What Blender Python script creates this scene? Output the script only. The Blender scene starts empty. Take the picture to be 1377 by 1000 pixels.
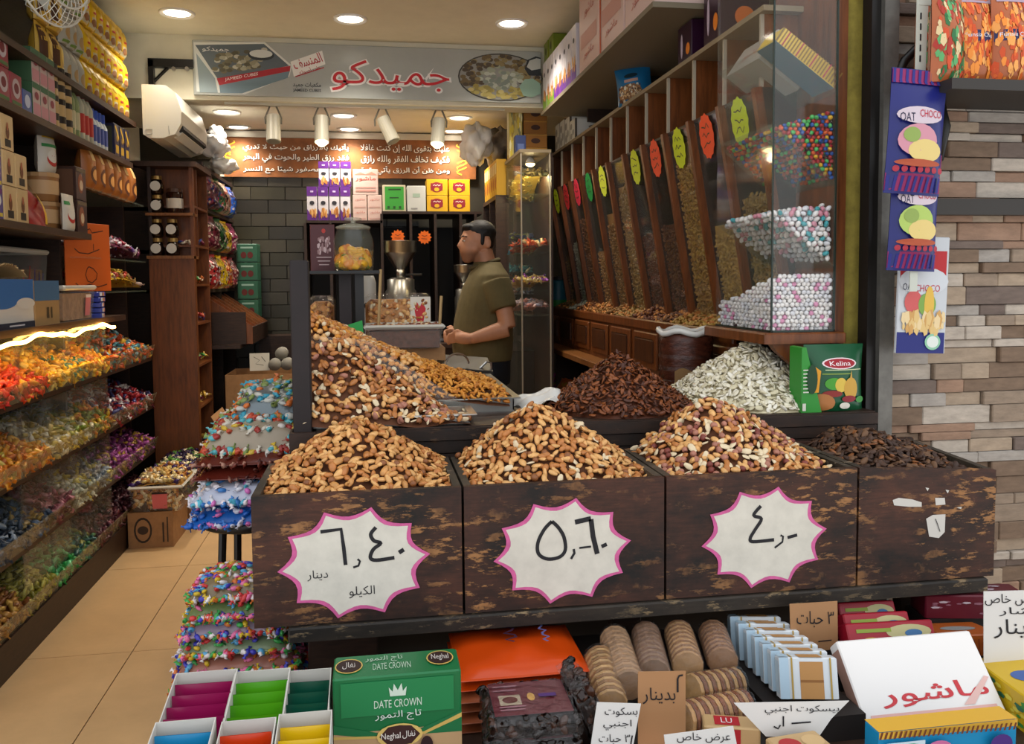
import bpy, math, random, unicodedata
import numpy as np
from mathutils import Vector, Matrix
random.seed(7); RNG = np.random.default_rng(7)
SC = bpy.context.scene
COL = SC.collection
# ------------------------------------------------------------------ camera
F = 1150.0; YAW, PITCH, ROLL = math.radians(9.3), math.radians(-3.5), math.radians(0.5)
SHIFT = -53 / 1377; CAM = Vector((0, 0, 1.4))
_fw = Vector((math.sin(YAW) * math.cos(PITCH), math.cos(YAW) * math.cos(PITCH), math.sin(PITCH)))
_rt = Vector((math.cos(YAW), -math.sin(YAW), 0)); _up = _rt.cross(_fw)
_r2 = _rt * math.cos(ROLL) - _up * math.sin(ROLL); _u2 = _up * math.cos(ROLL) + _rt * math.sin(ROLL)
CR = Matrix((_r2, _u2, -_fw)).transposed()
cam = bpy.data.cameras.new('camera'); camo = bpy.data.objects.new('camera', cam); COL.objects.link(camo)
cam.sensor_width = 36; cam.lens = F / 1377 * 36; cam.shift_y = SHIFT; cam.clip_start = 0.05
camo.matrix_world = Matrix.Translation(CAM) @ CR.to_4x4()
SC.camera = camo
# ------------------------------------------------------------------ light
SC.view_settings.view_transform = 'Standard'; SC.view_settings.look = 'None'
SC.view_settings.gamma = 1; SC.view_settings.use_curve_mapping = False
SC.view_settings.exposure = 0.0
W = bpy.data.worlds.new('street_daylight'); SC.world = W; W.use_nodes = True
W.node_tree.nodes['Background'].inputs[0].default_value = (0.93, 0.96, 1.0, 1)
W.node_tree.nodes['Background'].inputs[1].default_value = 1.5
LAMP_W = 26.0      # downlight power
SPOT_W = 1.6
# ------------------------------------------------------------------ pixel -> place
def ray(px, py): return CR @ Vector(((px - 688.5) / F, (500 - py + SHIFT * 1377) / F, -1))
def aty(px, py, Y): d = ray(px, py); return CAM + d * (Y / d.y)
def atz(px, py, Z): d = ray(px, py); return CAM + d * ((Z - CAM.z) / d.z)
def atx(px, py, X): d = ray(px, py); return CAM + d * (X / d.x)
# ------------------------------------------------------------------ materials
MATS = {}
def lin(c):
    if isinstance(c, str): c = tuple(int(c[i:i + 2], 16) / 255 for i in (0, 2, 4))
    return tuple(x / 12.92 if x < .04045 else ((x + .055) / 1.055) ** 2.4 for x in c)
def M(key, col=None, rough=.55, metal=0., var=0., scale=30., emit=0., trans=0., alpha=1., spec=.5, bump=0., col2=None, stretch=None, ior=1.45):
    """procedural material, cached by key; key alone may be a hex colour"""
    if key in MATS: return MATS[key]
    c = lin(col or key)
    m = bpy.data.materials.new(key); m.use_nodes = True; nt = m.node_tree; b = nt.nodes['Principled BSDF']
    b.inputs['Base Color'].default_value = (*c, 1); b.inputs['Roughness'].default_value = rough
    b.inputs['Metallic'].default_value = metal; b.inputs['IOR'].default_value = ior
    b.inputs['Specular IOR Level'].default_value = spec
    if trans: b.inputs['Transmission Weight'].default_value = trans
    if alpha < 1: b.inputs['Alpha'].default_value = alpha
    if emit: b.inputs['Emission Color'].default_value = (*c, 1); b.inputs['Emission Strength'].default_value = emit
    if var or bump or col2:
        tc = nt.nodes.new('ShaderNodeTexCoord'); n = nt.nodes.new('ShaderNodeTexNoise')
        n.inputs['Scale'].default_value = scale; n.inputs['Detail'].default_value = 5; n.inputs['Roughness'].default_value = .65
        src = tc.outputs['Object']
        if stretch:
            mp = nt.nodes.new('ShaderNodeMapping'); mp.inputs['Scale'].default_value = stretch
            nt.links.new(src, mp.inputs[0]); src = mp.outputs[0]
        nt.links.new(src, n.inputs['Vector'])
        if var or col2:
            r = nt.nodes.new('ShaderNodeValToRGB'); r.color_ramp.elements[0].position = .32; r.color_ramp.elements[1].position = .68
            c2 = lin(col2) if col2 else tuple(min(1, x * (1 + var)) for x in c)
            c1 = c if col2 else tuple(x * (1 - var) for x in c)
            r.color_ramp.elements[0].color = (*c1, 1); r.color_ramp.elements[1].color = (*c2, 1)
            nt.links.new(n.outputs['Fac'], r.inputs[0]); nt.links.new(r.outputs[0], b.inputs['Base Color'])
        if bump:
            bp = nt.nodes.new('ShaderNodeBump'); bp.inputs['Strength'].default_value = bump; bp.inputs['Distance'].default_value = .004
            nt.links.new(n.outputs['Fac'], bp.inputs['Height']); nt.links.new(bp.outputs[0], b.inputs['Normal'])
    MATS[key] = m
    return m
def glassy(key, col='dfe6e0', alpha=.14, rough=.05, gloss=.30, g0=.022, bump=0.):
    """thin clear sheet: mostly see-through with a glossy film"""
    if key in MATS: return MATS[key]
    m = bpy.data.materials.new(key); m.use_nodes = True; nt = m.node_tree; nt.nodes.clear()
    o = nt.nodes.new('ShaderNodeOutputMaterial'); t = nt.nodes.new('ShaderNodeBsdfTransparent'); g = nt.nodes.new('ShaderNodeBsdfGlossy')
    d = nt.nodes.new('ShaderNodeBsdfDiffuse'); mx = nt.nodes.new('ShaderNodeMixShader'); m2 = nt.nodes.new('ShaderNodeMixShader')
    lw = nt.nodes.new('ShaderNodeLayerWeight'); lw.inputs[0].default_value = .5
    pw_ = nt.nodes.new('ShaderNodeMath'); pw_.operation = 'POWER'; pw_.inputs[1].default_value = 4.0; nt.links.new(lw.outputs['Facing'], pw_.inputs[0])
    fr = nt.nodes.new('ShaderNodeMath'); fr.operation = 'MULTIPLY_ADD'; fr.inputs[1].default_value = gloss; fr.inputs[2].default_value = g0; nt.links.new(pw_.outputs[0], fr.inputs[0])
    d.inputs[0].default_value = (*lin(col), 1); g.inputs['Roughness'].default_value = rough
    m2.inputs[0].default_value = alpha
    if bump:
        tc = nt.nodes.new('ShaderNodeTexCoord'); nz = nt.nodes.new('ShaderNodeTexNoise'); nz.inputs['Scale'].default_value = 38; nz.inputs['Detail'].default_value = 3; bp = nt.nodes.new('ShaderNodeBump'); bp.inputs['Strength'].default_value = bump; bp.inputs['Distance'].default_value = .02
        nt.links.new(tc.outputs['Object'], nz.inputs['Vector']); nt.links.new(nz.outputs['Fac'], bp.inputs['Height']); nt.links.new(bp.outputs[0], g.inputs['Normal']); nt.links.new(bp.outputs[0], lw.inputs['Normal'])
    nt.links.new(t.outputs[0], m2.inputs[1]); nt.links.new(d.outputs[0], m2.inputs[2])
    nt.links.new(fr.outputs[0], mx.inputs[0]); nt.links.new(m2.outputs[0], mx.inputs[1]); nt.links.new(g.outputs[0], mx.inputs[2])
    nt.links.new(mx.outputs[0], o.inputs[0]); MATS[key] = m
    return m
def worn(key, dark, mid, chip, thr=.60, sc=5.):
    """old painted wood: grimy patches, grain and chipped scratches"""
    m = M(key, dark, .62); nt = m.node_tree; b = nt.nodes['Principled BSDF']; tc = nt.nodes.new('ShaderNodeNewGeometry')
    def noise(scale, stretch, det=6):
        mp = nt.nodes.new('ShaderNodeMapping'); mp.inputs['Scale'].default_value = stretch; n = nt.nodes.new('ShaderNodeTexNoise'); n.inputs['Scale'].default_value = scale; n.inputs['Detail'].default_value = det; n.inputs['Roughness'].default_value = .7
        nt.links.new(tc.outputs['Position'], mp.inputs[0]); nt.links.new(mp.outputs[0], n.inputs['Vector']); return n
    def ramp(n, a, c, ca, cb):
        r = nt.nodes.new('ShaderNodeValToRGB'); r.color_ramp.elements[0].position = a; r.color_ramp.elements[1].position = c; r.color_ramp.elements[0].color = (*lin(ca), 1); r.color_ramp.elements[1].color = (*lin(cb), 1); nt.links.new(n.outputs['Fac'], r.inputs[0]); return r
    base = ramp(noise(sc, (1, 1, 1.6)), .36, .66, dark, mid); grain = ramp(noise(22, (.6, 1, 6)), .3, .7, '8a8a8a', 'ffffff')
    mul = nt.nodes.new('ShaderNodeMixRGB'); mul.blend_type = 'MULTIPLY'; mul.inputs[0].default_value = .8; nt.links.new(base.outputs[0], mul.inputs[1]); nt.links.new(grain.outputs[0], mul.inputs[2])
    ch = ramp(noise(34, (.45, 1, 1.5), 8), thr, thr + .05, '000000', 'ffffff'); mask = ramp(noise(3.2, (1, 1, 1)), .44, .6, '000000', 'ffffff')
    mm = nt.nodes.new('ShaderNodeMixRGB'); mm.blend_type = 'MULTIPLY'; mm.inputs[0].default_value = 1; nt.links.new(ch.outputs[0], mm.inputs[1]); nt.links.new(mask.outputs[0], mm.inputs[2])
    mx = nt.nodes.new('ShaderNodeMixRGB'); nt.links.new(mm.outputs[0], mx.inputs[0]); nt.links.new(mul.outputs[0], mx.inputs[1]); mx.inputs[2].default_value = (*lin(chip), 1)
    nt.links.new(mx.outputs[0], b.inputs['Base Color']); bp = nt.nodes.new('ShaderNodeBump'); bp.inputs['Strength'].default_value = .5; bp.inputs['Distance'].default_value = .003; nt.links.new(mm.outputs[0], bp.inputs['Height']); nt.links.new(bp.outputs[0], b.inputs['Normal'])
    return m
WOODD = M('wood_dark', '2e1c12', .5, var=.45, scale=14, stretch=(1, 1, 6), bump=.1)
WOODM = M('wood_mid', '6b3a18', .4, var=.4, scale=9, stretch=(5, 5, .6), bump=.08)
WOODO = M('wood_oak', '7a4c22', .45, var=.35, scale=12, stretch=(6, 6, .7))
WOODH = M('wood_shelf', '3a2416', .5, var=.4, scale=10, stretch=(6, .6, 6))
BLACK = M('black_paint', '14110f', .4); GLASS = glassy('clear_glass', 'cfd8c8', .02)
FILM = glassy('clear_film', 'f2f2f2', .02, .10, .45, .02, 1.0); PLAST = glassy('clear_plastic', 'eef0ea', .07, .15)
STEEL = M('brushed_steel', 'b8b6b0', .28, 1.0); WHITE = M('white_paint', 'ecebe6', .5)
CARD = M('cardboard', '9b7148', .75, var=.15, scale=25); INK = M('black_ink', '17161c', .6)
# ------------------------------------------------------------------ mesh builder
class MB:
    def __init__(s): s.v = []; s.f = []; s.m = []; s.mats = []; s.cur = 0
    def mat(s, m):
        if isinstance(m, str): m = M(m)
        if m not in s.mats: s.mats.append(m)
        s.cur = s.mats.index(m); return s
    def add(s, vs, fs):
        b = len(s.v); s.v += [tuple(p) for p in vs]; s.f += [tuple(i + b for i in f) for f in fs]; s.m += [s.cur] * len(fs); return s
    def hexa(s, p):   # 4 bottom ccw, 4 top ccw
        return s.add(p, [(3, 2, 1, 0), (4, 5, 6, 7), (0, 1, 5, 4), (1, 2, 6, 5), (2, 3, 7, 6), (3, 0, 4, 7)])
    def box(s, x0, x1, y0, y1, z0, z1):
        return s.hexa([(x0, y0, z0), (x1, y0, z0), (x1, y1, z0), (x0, y1, z0), (x0, y0, z1), (x1, y0, z1), (x1, y1, z1), (x0, y1, z1)])
    def rbox(s, x0, x1, y0, y1, z0, z1, r=.006):   # box with chamfered vertical and top edges
        o = [(x0 + r, y0), (x1 - r, y0), (x1, y0 + r), (x1, y1 - r), (x1 - r, y1), (x0 + r, y1), (x0, y1 - r), (x0, y0 + r)]
        cx, cy = (x0 + x1) / 2, (y0 + y1) / 2
        i = [(cx + (x - cx) * (1 - 2 * r / max(.001, x1 - x0)), cy + (y - cy) * (1 - 2 * r / max(.001, y1 - y0))) for x, y in o]
        vs = [(*p, z0) for p in o] + [(*p, z1 - r) for p in o] + [(*p, z1) for p in i]
        fs = [tuple(range(7, -1, -1)), tuple(range(16, 24))]
        for k in range(8):
            j = (k + 1) % 8
            fs += [(k, j, 8 + j, 8 + k), (8 + k, 8 + j, 16 + j, 16 + k)]
        return s.add(vs, fs)
    def obox(s, c, u, v, w):    # oriented box: centre and three half vectors
        c, u, v, w = map(Vector, (c, u, v, w))
        return s.hexa([c - u - v - w, c + u - v - w, c + u + v - w, c - u + v - w, c - u - v + w, c + u - v + w, c + u + v + w, c - u + v + w])
    def bar(s, a, b, t):
        a, b = Vector(a), Vector(b); d = (b - a); n = d.normalized(); x = n.orthogonal().normalized()
        return s.obox((a + b) / 2, d / 2, x * t / 2, n.cross(x) * t / 2)
    def tube(s, pts, r, n=8, close=True):
        pts = [Vector(p) for p in pts]; rs = r if isinstance(r, (list, tuple)) else [r] * len(pts)
        vs = []; fs = []; prev = None
        for i, p in enumerate(pts):
            t = (pts[min(i + 1, len(pts) - 1)] - pts[max(i - 1, 0)]).normalized()
            x = (t.orthogonal() if prev is None else prev - t * prev.dot(t)).normalized(); prev = x; y = t.cross(x)
            vs += [p + (x * math.cos(a) + y * math.sin(a)) * rs[i] for a in [2 * math.pi * k / n for k in range(n)]]
        for i in range(len(pts) - 1):
            for k in range(n):
                j = (k + 1) % n; fs.append((i * n + k, i * n + j, (i + 1) * n + j, (i + 1) * n + k))
        if close: fs += [tuple(range(n - 1, -1, -1)), tuple(range((len(pts) - 1) * n, len(pts) * n))]
        return s.add(vs, fs)
    def lathe(s, prof, c=(0, 0, 0), n=16, sx=1, sy=1):
        vs = []; fs = []
        for r, z in prof: vs += [(c[0] + r * sx * math.cos(2 * math.pi * k / n), c[1] + r * sy * math.sin(2 * math.pi * k / n), c[2] + z) for k in range(n)]
        for i in range(len(prof) - 1):
            for k in range(n):
                j = (k + 1) % n; fs.append((i * n + k, i * n + j, (i + 1) * n + j, (i + 1) * n + k))
        if prof[0][0] > 1e-5: fs.append(tuple(range(n - 1, -1, -1)))
        if prof[-1][0] > 1e-5: fs.append(tuple(range((len(prof) - 1) * n, len(prof) * n)))
        return s.add(vs, fs)
    def ell(s, c, rx, ry, rz, n=12, m=8):
        return s.lathe([(max(1e-4, math.sin(math.pi * i / m)), 0) for i in range(m + 1)], (0, 0, 0), n) if False else s._ell(c, rx, ry, rz, n, m)
    def _ell(s, c, rx, ry, rz, n, m):
        vs = []; fs = []
        for i in range(m + 1):
            a = math.pi * i / m - math.pi / 2
            for k in range(n):
                b = 2 * math.pi * k / n; vs.append((c[0] + rx * math.cos(a) * math.cos(b), c[1] + ry * math.cos(a) * math.sin(b), c[2] + rz * math.sin(a)))
        for i in range(m):
            for k in range(n):
                j = (k + 1) % n; fs.append((i * n + k, i * n + j, (i + 1) * n + j, (i + 1) * n + k))
        return s.add(vs, fs)
    def poly(s, pts): return s.add(pts, [tuple(range(len(pts)))])
    def ext(s, p2, fr, d=.001, z=0.):       # polygon in frame extruded by d along the normal
        o, u, v = fr; n = u.cross(v).normalized(); k = len(p2)
        a = [o + u * x + v * y + n * z for x, y in p2]; b = [p + n * d for p in a]
        return s.add(a + b, [tuple(range(k - 1, -1, -1)), tuple(range(k, 2 * k))] + [(i, (i + 1) % k, k + (i + 1) % k, k + i) for i in range(k)])
    def grid(s, fn, nx, ny):                 # fn(s,t) -> point, s,t in 0..1
        vs = [fn(i / nx, j / ny) for j in range(ny + 1) for i in range(nx + 1)]
        return s.add(vs, [(j * (nx + 1) + i, j * (nx + 1) + i + 1, (j + 1) * (nx + 1) + i + 1, (j + 1) * (nx + 1) + i) for j in range(ny) for i in range(nx)])
    def stroke(s, pts, fr, w=.004, z=.0008):   # pen stroke in a frame
        o, u, v = fr; n = u.cross(v).normalized(); P = [o + u * x + v * y + n * z for x, y in pts]; L = []; R = []
        for i, p in enumerate(P):
            t = (P[min(i + 1, len(P) - 1)] - P[max(0, i - 1)]).normalized(); q = n.cross(t) * w / 2
            L.append(p + q); R.append(p - q)
        k = len(P); return s.add(L + R, [(i + 1, i, k + i, k + i + 1) for i in range(k - 1)])
    def text(s, body, fr, w=None, h=None, cx=0., cy=0., z=.001, bold=0.):   # centred lettering fitted to w x h
        vs, fs = text_mesh(body, bold); o, u, v = fr; n = u.cross(v).normalized()
        xs = [p[0] for p in vs]; ys = [p[1] for p in vs]
        tw, th = max(xs) - min(xs), max(ys) - min(ys)
        sx = w / tw if w else h / th; sy = h / th if h else w / tw
        mx, my = (max(xs) + min(xs)) / 2, (max(ys) + min(ys)) / 2
        return s.add([o + u * (cx + (p[0] - mx) * sx) + v * (cy + (p[1] - my) * sy) + n * (z + p[2]) for p in vs], fs)
    def build(s, name, parent=None, smooth=False, loc=None):
        me = bpy.data.meshes.new(name); me.from_pydata(s.v, [], s.f)
        for m in s.mats: me.materials.append(m)
        if s.mats: me.polygons.foreach_set('material_index', s.m)
        if smooth: me.polygons.foreach_set('use_smooth', [True] * len(s.f))
        me.update()
        o = bpy.data.objects.new(name, me); COL.objects.link(o)
        if parent is not None: o.parent = parent
        if loc is not None: o.location = loc
        return o
TXT = {}
def text_mesh(body, bold=0.):
    k = (body, bold)
    if k not in TXT:
        c = bpy.data.curves.new('lettering', 'FONT'); c.body = body; c.resolution_u = 2; c.offset = bold
        o = bpy.data.objects.new('lettering', c); COL.objects.link(o)
        me = bpy.data.meshes.new_from_object(o.evaluated_get(bpy.context.evaluated_depsgraph_get()))
        par = list(range(len(me.vertices)))
        def root(i):
            while par[i] != i: par[i] = par[par[i]]; i = par[i]
            return i
        for p in me.polygons:
            for v in p.vertices[1:]: par[root(v)] = root(p.vertices[0])
        ids = {}     # each glyph lies a hair above the one before, so joined strokes never share a plane
        TXT[k] = ([(v.co.x, v.co.y, ids.setdefault(root(v.index), len(ids)) % 6 * .00012) for v in me.vertices], [tuple(p.vertices) for p in me.polygons])
        bpy.data.objects.remove(o); bpy.data.curves.remove(c); bpy.data.meshes.remove(me)
    return TXT[k]
_FORM = {}
for _c in list(range(0xFE80, 0xFEFD)):
    _d = unicodedata.decomposition(chr(_c)).split()
    if _d: _FORM[(tuple(int(x, 16) for x in _d[1:]), _d[0])] = chr(_c)
def arab(t):      # joined letter forms, laid out right to left
    out = []; i = 0; prevjoin = False
    def forms(k, f): return _FORM.get((k, f))
    while i < len(t):
        k = (ord(t[i]),)
        if i + 1 < len(t) and (ord(t[i]), ord(t[i + 1])) and forms((ord(t[i]), ord(t[i + 1])), '<isolated>'): k = (ord(t[i]), ord(t[i + 1]))
        n = i + len(k)
        nxt = n < len(t) and (forms((ord(t[n]),), '<final>') is not None)
        dual = forms(k, '<initial>') is not None
        f = ('<medial>' if prevjoin and nxt and dual else '<final>' if prevjoin else '<initial>' if nxt and dual else '<isolated>')
        out.append(forms(k, f) or ''.join(chr(x) for x in k)); prevjoin = dual and nxt and forms(k, f) is not None; i = n
    return ''.join(reversed(out))
# ------------------------------------------------------------------ things
def tag(o, label, cat, group=None):
    o['label'] = label; o['category'] = cat
    if group: o['group'] = group
    return o
def thing(name, label, cat, loc=(0, 0, 0), group=None, rz=0.):
    o = bpy.data.objects.new(name, None); COL.objects.link(o); o.location = loc; o.rotation_euler = (0, 0, rz); o.empty_display_size = .05
    return tag(o, label, cat, group)
def struct(name, mb, smooth=False):
    o = mb.build(name, None, smooth); o['kind'] = 'structure'; return o
def dup(o, loc=None, rot=None, label=None, scale=None, parent=None):
    c = o.copy(); COL.objects.link(c)
    if parent is not None: c.parent = parent
    for ch in o.children: dup(ch, parent=c)
    if loc is not None: c.location = loc
    if rot is not None: c.rotation_euler = rot
    if scale is not None: c.scale = scale
    if label: c['label'] = label
    return c
X, Y_, Z = Vector((1, 0, 0)), Vector((0, 1, 0)), Vector((0, 0, 1))
def fr_front(x, y, z): return (Vector((x, y, z)), X.copy(), Z.copy())        # faces the street (-Y)
def fr_right(x, y, z): return (Vector((x, y, z)), Y_.copy(), Z.copy())       # faces +X
def fr_left(x, y, z): return (Vector((x, y, z)), -Y_, Z.copy())              # faces -X
def circ(cx, cy, rx, ry=None, n=20): return [(cx + rx * math.cos(2 * math.pi * i / n), cy + (ry or rx) * math.sin(2 * math.pi * i / n)) for i in range(n)]
def rect(x0, x1, y0, y1): return [(x0, y0), (x1, y0), (x1, y1), (x0, y1)]
# ------------------------------------------------------------------ small pieces and heaps
def tri(vs, fs):
    t = []
    for f in fs:
        for i in range(1, len(f) - 1): t.append((f[0], f[i], f[i + 1]))
    return np.array(vs, np.float32), np.array(t, np.int32)
def p_ell(a, b, c, n=7, m=4, point=0.):
    mb = MB(); mb._ell((0, 0, 0), 1, 1, 1, n, m); v = np.array(mb.v)
    if point:   # egg-shaped: narrow one end (poles on z)
        k = 1 - point * (v[:, 2] + 1) / 2; v[:, 0] *= k; v[:, 1] *= k
    v = v[:, [2, 1, 0]] * np.array([a, b, c]); return tri(v, mb.f)
def p_cashew(s):
    mb = MB(); n = 6; pts = []; rs = []
    for i in range(n + 1):
        t = i / n; a = math.pi * (.05 + 1.0 * t); pts.append((math.cos(a) * s, math.sin(a) * s * .9, 0)); rs.append(s * (.18 + .33 * math.sin(math.pi * min(1, t * .85 + .12))))
    mb.tube(pts, rs, 6); return tri(mb.v, mb.f)
def p_candy(l, w, h):       # twist-wrapped sweet
    mb = MB()
    sec = [(-1.0, .95, .25), (-.62, .25, .22), (-.48, .8, .9), (0, 1, 1), (.48, .8, .9), (.62, .25, .22), (1.0, .95, .25)]
    n = 6; vs = []
    for k, (x, a, b) in enumerate(sec): vs += [(x * l, a * w * math.cos(2 * math.pi * i / n), b * h * math.sin(2 * math.pi * i / n)) for i in range(n)]
    fs = [(k * n + i, k * n + (i + 1) % n, (k + 1) * n + (i + 1) % n, (k + 1) * n + i) for k in range(len(sec) - 1) for i in range(n)]
    return tri(vs, fs + [tuple(range(n - 1, -1, -1)), tuple(range((len(sec) - 1) * n, len(sec) * n))])
def p_box(l, w, h):
    mb = MB(); mb.rbox(-l, l, -w, w, -h, h, min(l, w, h) * .35); return tri(mb.v, mb.f)
def rotmats(nrm, tilt, spin=None):
    n = len(nrm); N = np.array(nrm, float); N += RNG.normal(0, tilt, (n, 3)); N /= np.linalg.norm(N, axis=1)[:, None]
    A = RNG.normal(size=(n, 3))
    if spin is not None: A = np.array(spin)[None, :] + RNG.normal(0, .35, (n, 3))
    A -= N * (A * N).sum(1)[:, None]; A /= np.linalg.norm(A, axis=1)[:, None]
    return np.stack([A, np.cross(N, A), N], axis=2)
def heap(name, label, cat, pts, nrm, protos, mats, weights=None, tilt=.5, n_ind=0, ind=None, mound=None, mound_mat=None, var=.18, spin=None, parent=None):
    """pieces laid on a mound: the n_ind that show largest are things, the others one stuff object"""
    P = np.array(pts, float); n = len(P); R = rotmats(nrm, tilt, spin)
    w = np.array(weights or [1] * len(mats), float); mi = RNG.choice(len(mats), n, p=w / w.sum()); pi = RNG.integers(0, len(protos), n) if len(protos) != len(mats) else mi
    sc = 1 + RNG.normal(0, var / 2, n); sc = np.clip(sc, .7, 1.35)
    d = np.linalg.norm(P - np.array(CAM), axis=1); order = np.argsort(d); ids = set(order[:n_ind].tolist())
    V = []; T = []; MI = []; base = 0
    for i in range(n):
        if i in ids: continue
        v, t = protos[pi[i]]; V.append((v * sc[i]) @ R[i].T + P[i]); T.append(t + base); base += len(v); MI.append(np.full(len(t), mi[i] , np.int32))
    allm = list(mats)
    if mound is not None:
        mv, mt = tri(mound.v, mound.f); V.append(mv); T.append(mt + base); base += len(mv)
        allm.append(mound_mat); MI.append(np.full(len(mt), len(allm) - 1, np.int32))
    o = None
    if V:
        V = np.concatenate(V).astype(np.float32); T = np.concatenate(T).astype(np.int32); MI = np.concatenate(MI)
        me = bpy.data.meshes.new(name); me.vertices.add(len(V)); me.vertices.foreach_set('co', V.ravel())
        me.loops.add(T.size); me.loops.foreach_set('vertex_index', T.ravel()); me.polygons.add(len(T))
        me.polygons.foreach_set('loop_start', np.arange(0, T.size, 3, dtype=np.int32)); me.polygons.foreach_set('loop_total', np.full(len(T), 3, np.int32))
        for m in allm: me.materials.append(M(m) if isinstance(m, str) else m)
        me.polygons.foreach_set('material_index', MI); me.polygons.foreach_set('use_smooth', np.ones(len(T), bool)); me.update(calc_edges=True); me.validate()
        o = bpy.data.objects.new(name, me); COL.objects.link(o); o['kind'] = 'stuff'
        if parent is None: tag(o, label, cat)
        else: o.parent = parent
    cache = {}
    for i in order[:n_ind]:
        k = (int(pi[i]), int(mi[i]))
        if k not in cache:
            v, t = protos[k[0]]; me = bpy.data.meshes.new(ind[0]); me.from_pydata(v.tolist(), [], t.tolist())
            m = mats[k[1]]; me.materials.append(M(m) if isinstance(m, str) else m); me.polygons.foreach_set('use_smooth', [True] * len(t)); cache[k] = me
        q = bpy.data.objects.new(ind[0], cache[k]); COL.objects.link(q)
        q.matrix_world = Matrix.Translation(Vector(P[i])) @ Matrix(R[i].tolist()).to_4x4() @ Matrix.Scale(float(sc[i]), 4)
        tag(q, ind[1], ind[2], ind[3])
    return o
def field(x0, x1, y0, y1, zf, sp, jit=.35, zj=0., mask=None):
    """jittered points and normals on a height field z = zf(x, y)"""
    P = []; N = []; e = .004
    nx, ny = max(1, int((x1 - x0) / sp)), max(1, int((y1 - y0) / (sp * .87)))
    for j in range(ny):
        for i in range(nx):
            x = x0 + (i + .5 + (.5 if j % 2 else 0) - .25 + random.uniform(-jit, jit)) * (x1 - x0) / nx; y = y0 + (j + .5 + random.uniform(-jit, jit)) * (y1 - y0) / ny
            x = min(max(x, x0), x1); y = min(max(y, y0), y1)
            if mask and not mask(x, y): continue
            z = zf(x, y); gx = (zf(x + e, y) - z) / e; gy = (zf(x, y + e) - z) / e
            # steep flanks carry more pieces
            k = math.sqrt(1 + gx * gx + gy * gy); nrm = Vector((-gx, -gy, 1)).normalized()
            for q in range(1 + (random.random() < (k - 1))):
                dx, dy = (0, 0) if q == 0 else (random.uniform(-.5, .5) * sp, random.uniform(-.5, .5) * sp)
                xx, yy = min(max(x + dx, x0), x1), min(max(y + dy, y0), y1)
                P.append((xx, yy, zf(xx, yy) + random.uniform(0, zj))); N.append(tuple(nrm))
    return P, N
def mound_mesh(x0, x1, y0, y1, zf, zb, nx=20, ny=16, drop=.006):
    mb = MB(); mb.grid(lambda s, t: (x0 + (x1 - x0) * s, y0 + (y1 - y0) * t, zf(x0 + (x1 - x0) * s, y0 + (y1 - y0) * t) - drop), nx, ny)
    return mb
# ================================================================== prints, cartons, pouches
def paint(mb, surf, shapes):
    """flat print on a surface: surf(u, v, off) -> point; shapes in 0..1 face units"""
    for k, sh in enumerate(shapes):
        off = .0008 + .0004 * k; kind, m = sh[0], sh[1]; mb.mat(m)
        if kind == 'q':
            a, b, c, d = sh[2:6]; mb.grid(lambda s, t: surf(a + (b - a) * s, c + (d - c) * t, off), 5, 5)
        elif kind == 'e':
            cu, cv, ru, rv = sh[2:6]; vs = [surf(cu, cv, off)]; fs = []; n = 18
            for r in (.55, 1):
                vs += [surf(cu + ru * r * math.cos(2 * math.pi * i / n), cv + rv * r * math.sin(2 * math.pi * i / n), off) for i in range(n)]
            for i in range(n):
                j = (i + 1) % n; fs += [(0, 1 + i, 1 + j), (1 + i, 1 + n + i, 1 + n + j, 1 + j)]
            mb.add(vs, fs)
        elif kind == 'p':
            mb.add([surf(u, v, off) for u, v in sh[2]], [tuple(range(len(sh[2])))])
        elif kind == 't':
            body, cu, cv, w, h = sh[2:7]; vs, fs = text_mesh(body, sh[7] if len(sh) > 7 else 0.)
            xs = [p[0] for p in vs]; ys = [p[1] for p in vs]; tw, th = max(xs) - min(xs), max(ys) - min(ys); mx, my = (max(xs) + min(xs)) / 2, (max(ys) + min(ys)) / 2
            mb.add([surf(cu + (p[0] - mx) / tw * w, cv + (p[1] - my) / th * h, off + p[2]) for p in vs], fs)
        elif kind == 's':     # pen strokes: list of polylines, width as share of face
            for pl in sh[2]:
                w = sh[3]; L = []; R = []
                for i, (u, v) in enumerate(pl):
                    a = pl[max(0, i - 1)]; b = pl[min(len(pl) - 1, i + 1)]; dx, dy = b[0] - a[0], b[1] - a[1]; q = math.hypot(dx, dy) or 1
                    L.append(surf(u - dy / q * w, v + dx / q * w, off)); R.append(surf(u + dy / q * w, v - dx / q * w, off))
                n = len(pl); mb.add(L + R, [(i + 1, i, n + i, n + i + 1) for i in range(n - 1)])
        elif kind == 'dots':  # sprinkled specks (printed food picture)
            cols, n, a, b, c, d, r = sh[2:9]
            for i in range(n):
                mb.mat(random.choice(cols)); u, v = random.uniform(a, b), random.uniform(c, d); q = r * random.uniform(.6, 1.3); ph = random.random() * 6
                mb.add([surf(u + q * math.cos(ph + k_ * 1.2566), v + q * 1.1 * math.sin(ph + k_ * 1.2566), off + .000012 * i) for k_ in range(5)], [(0, 1, 2, 3, 4)])
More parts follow.
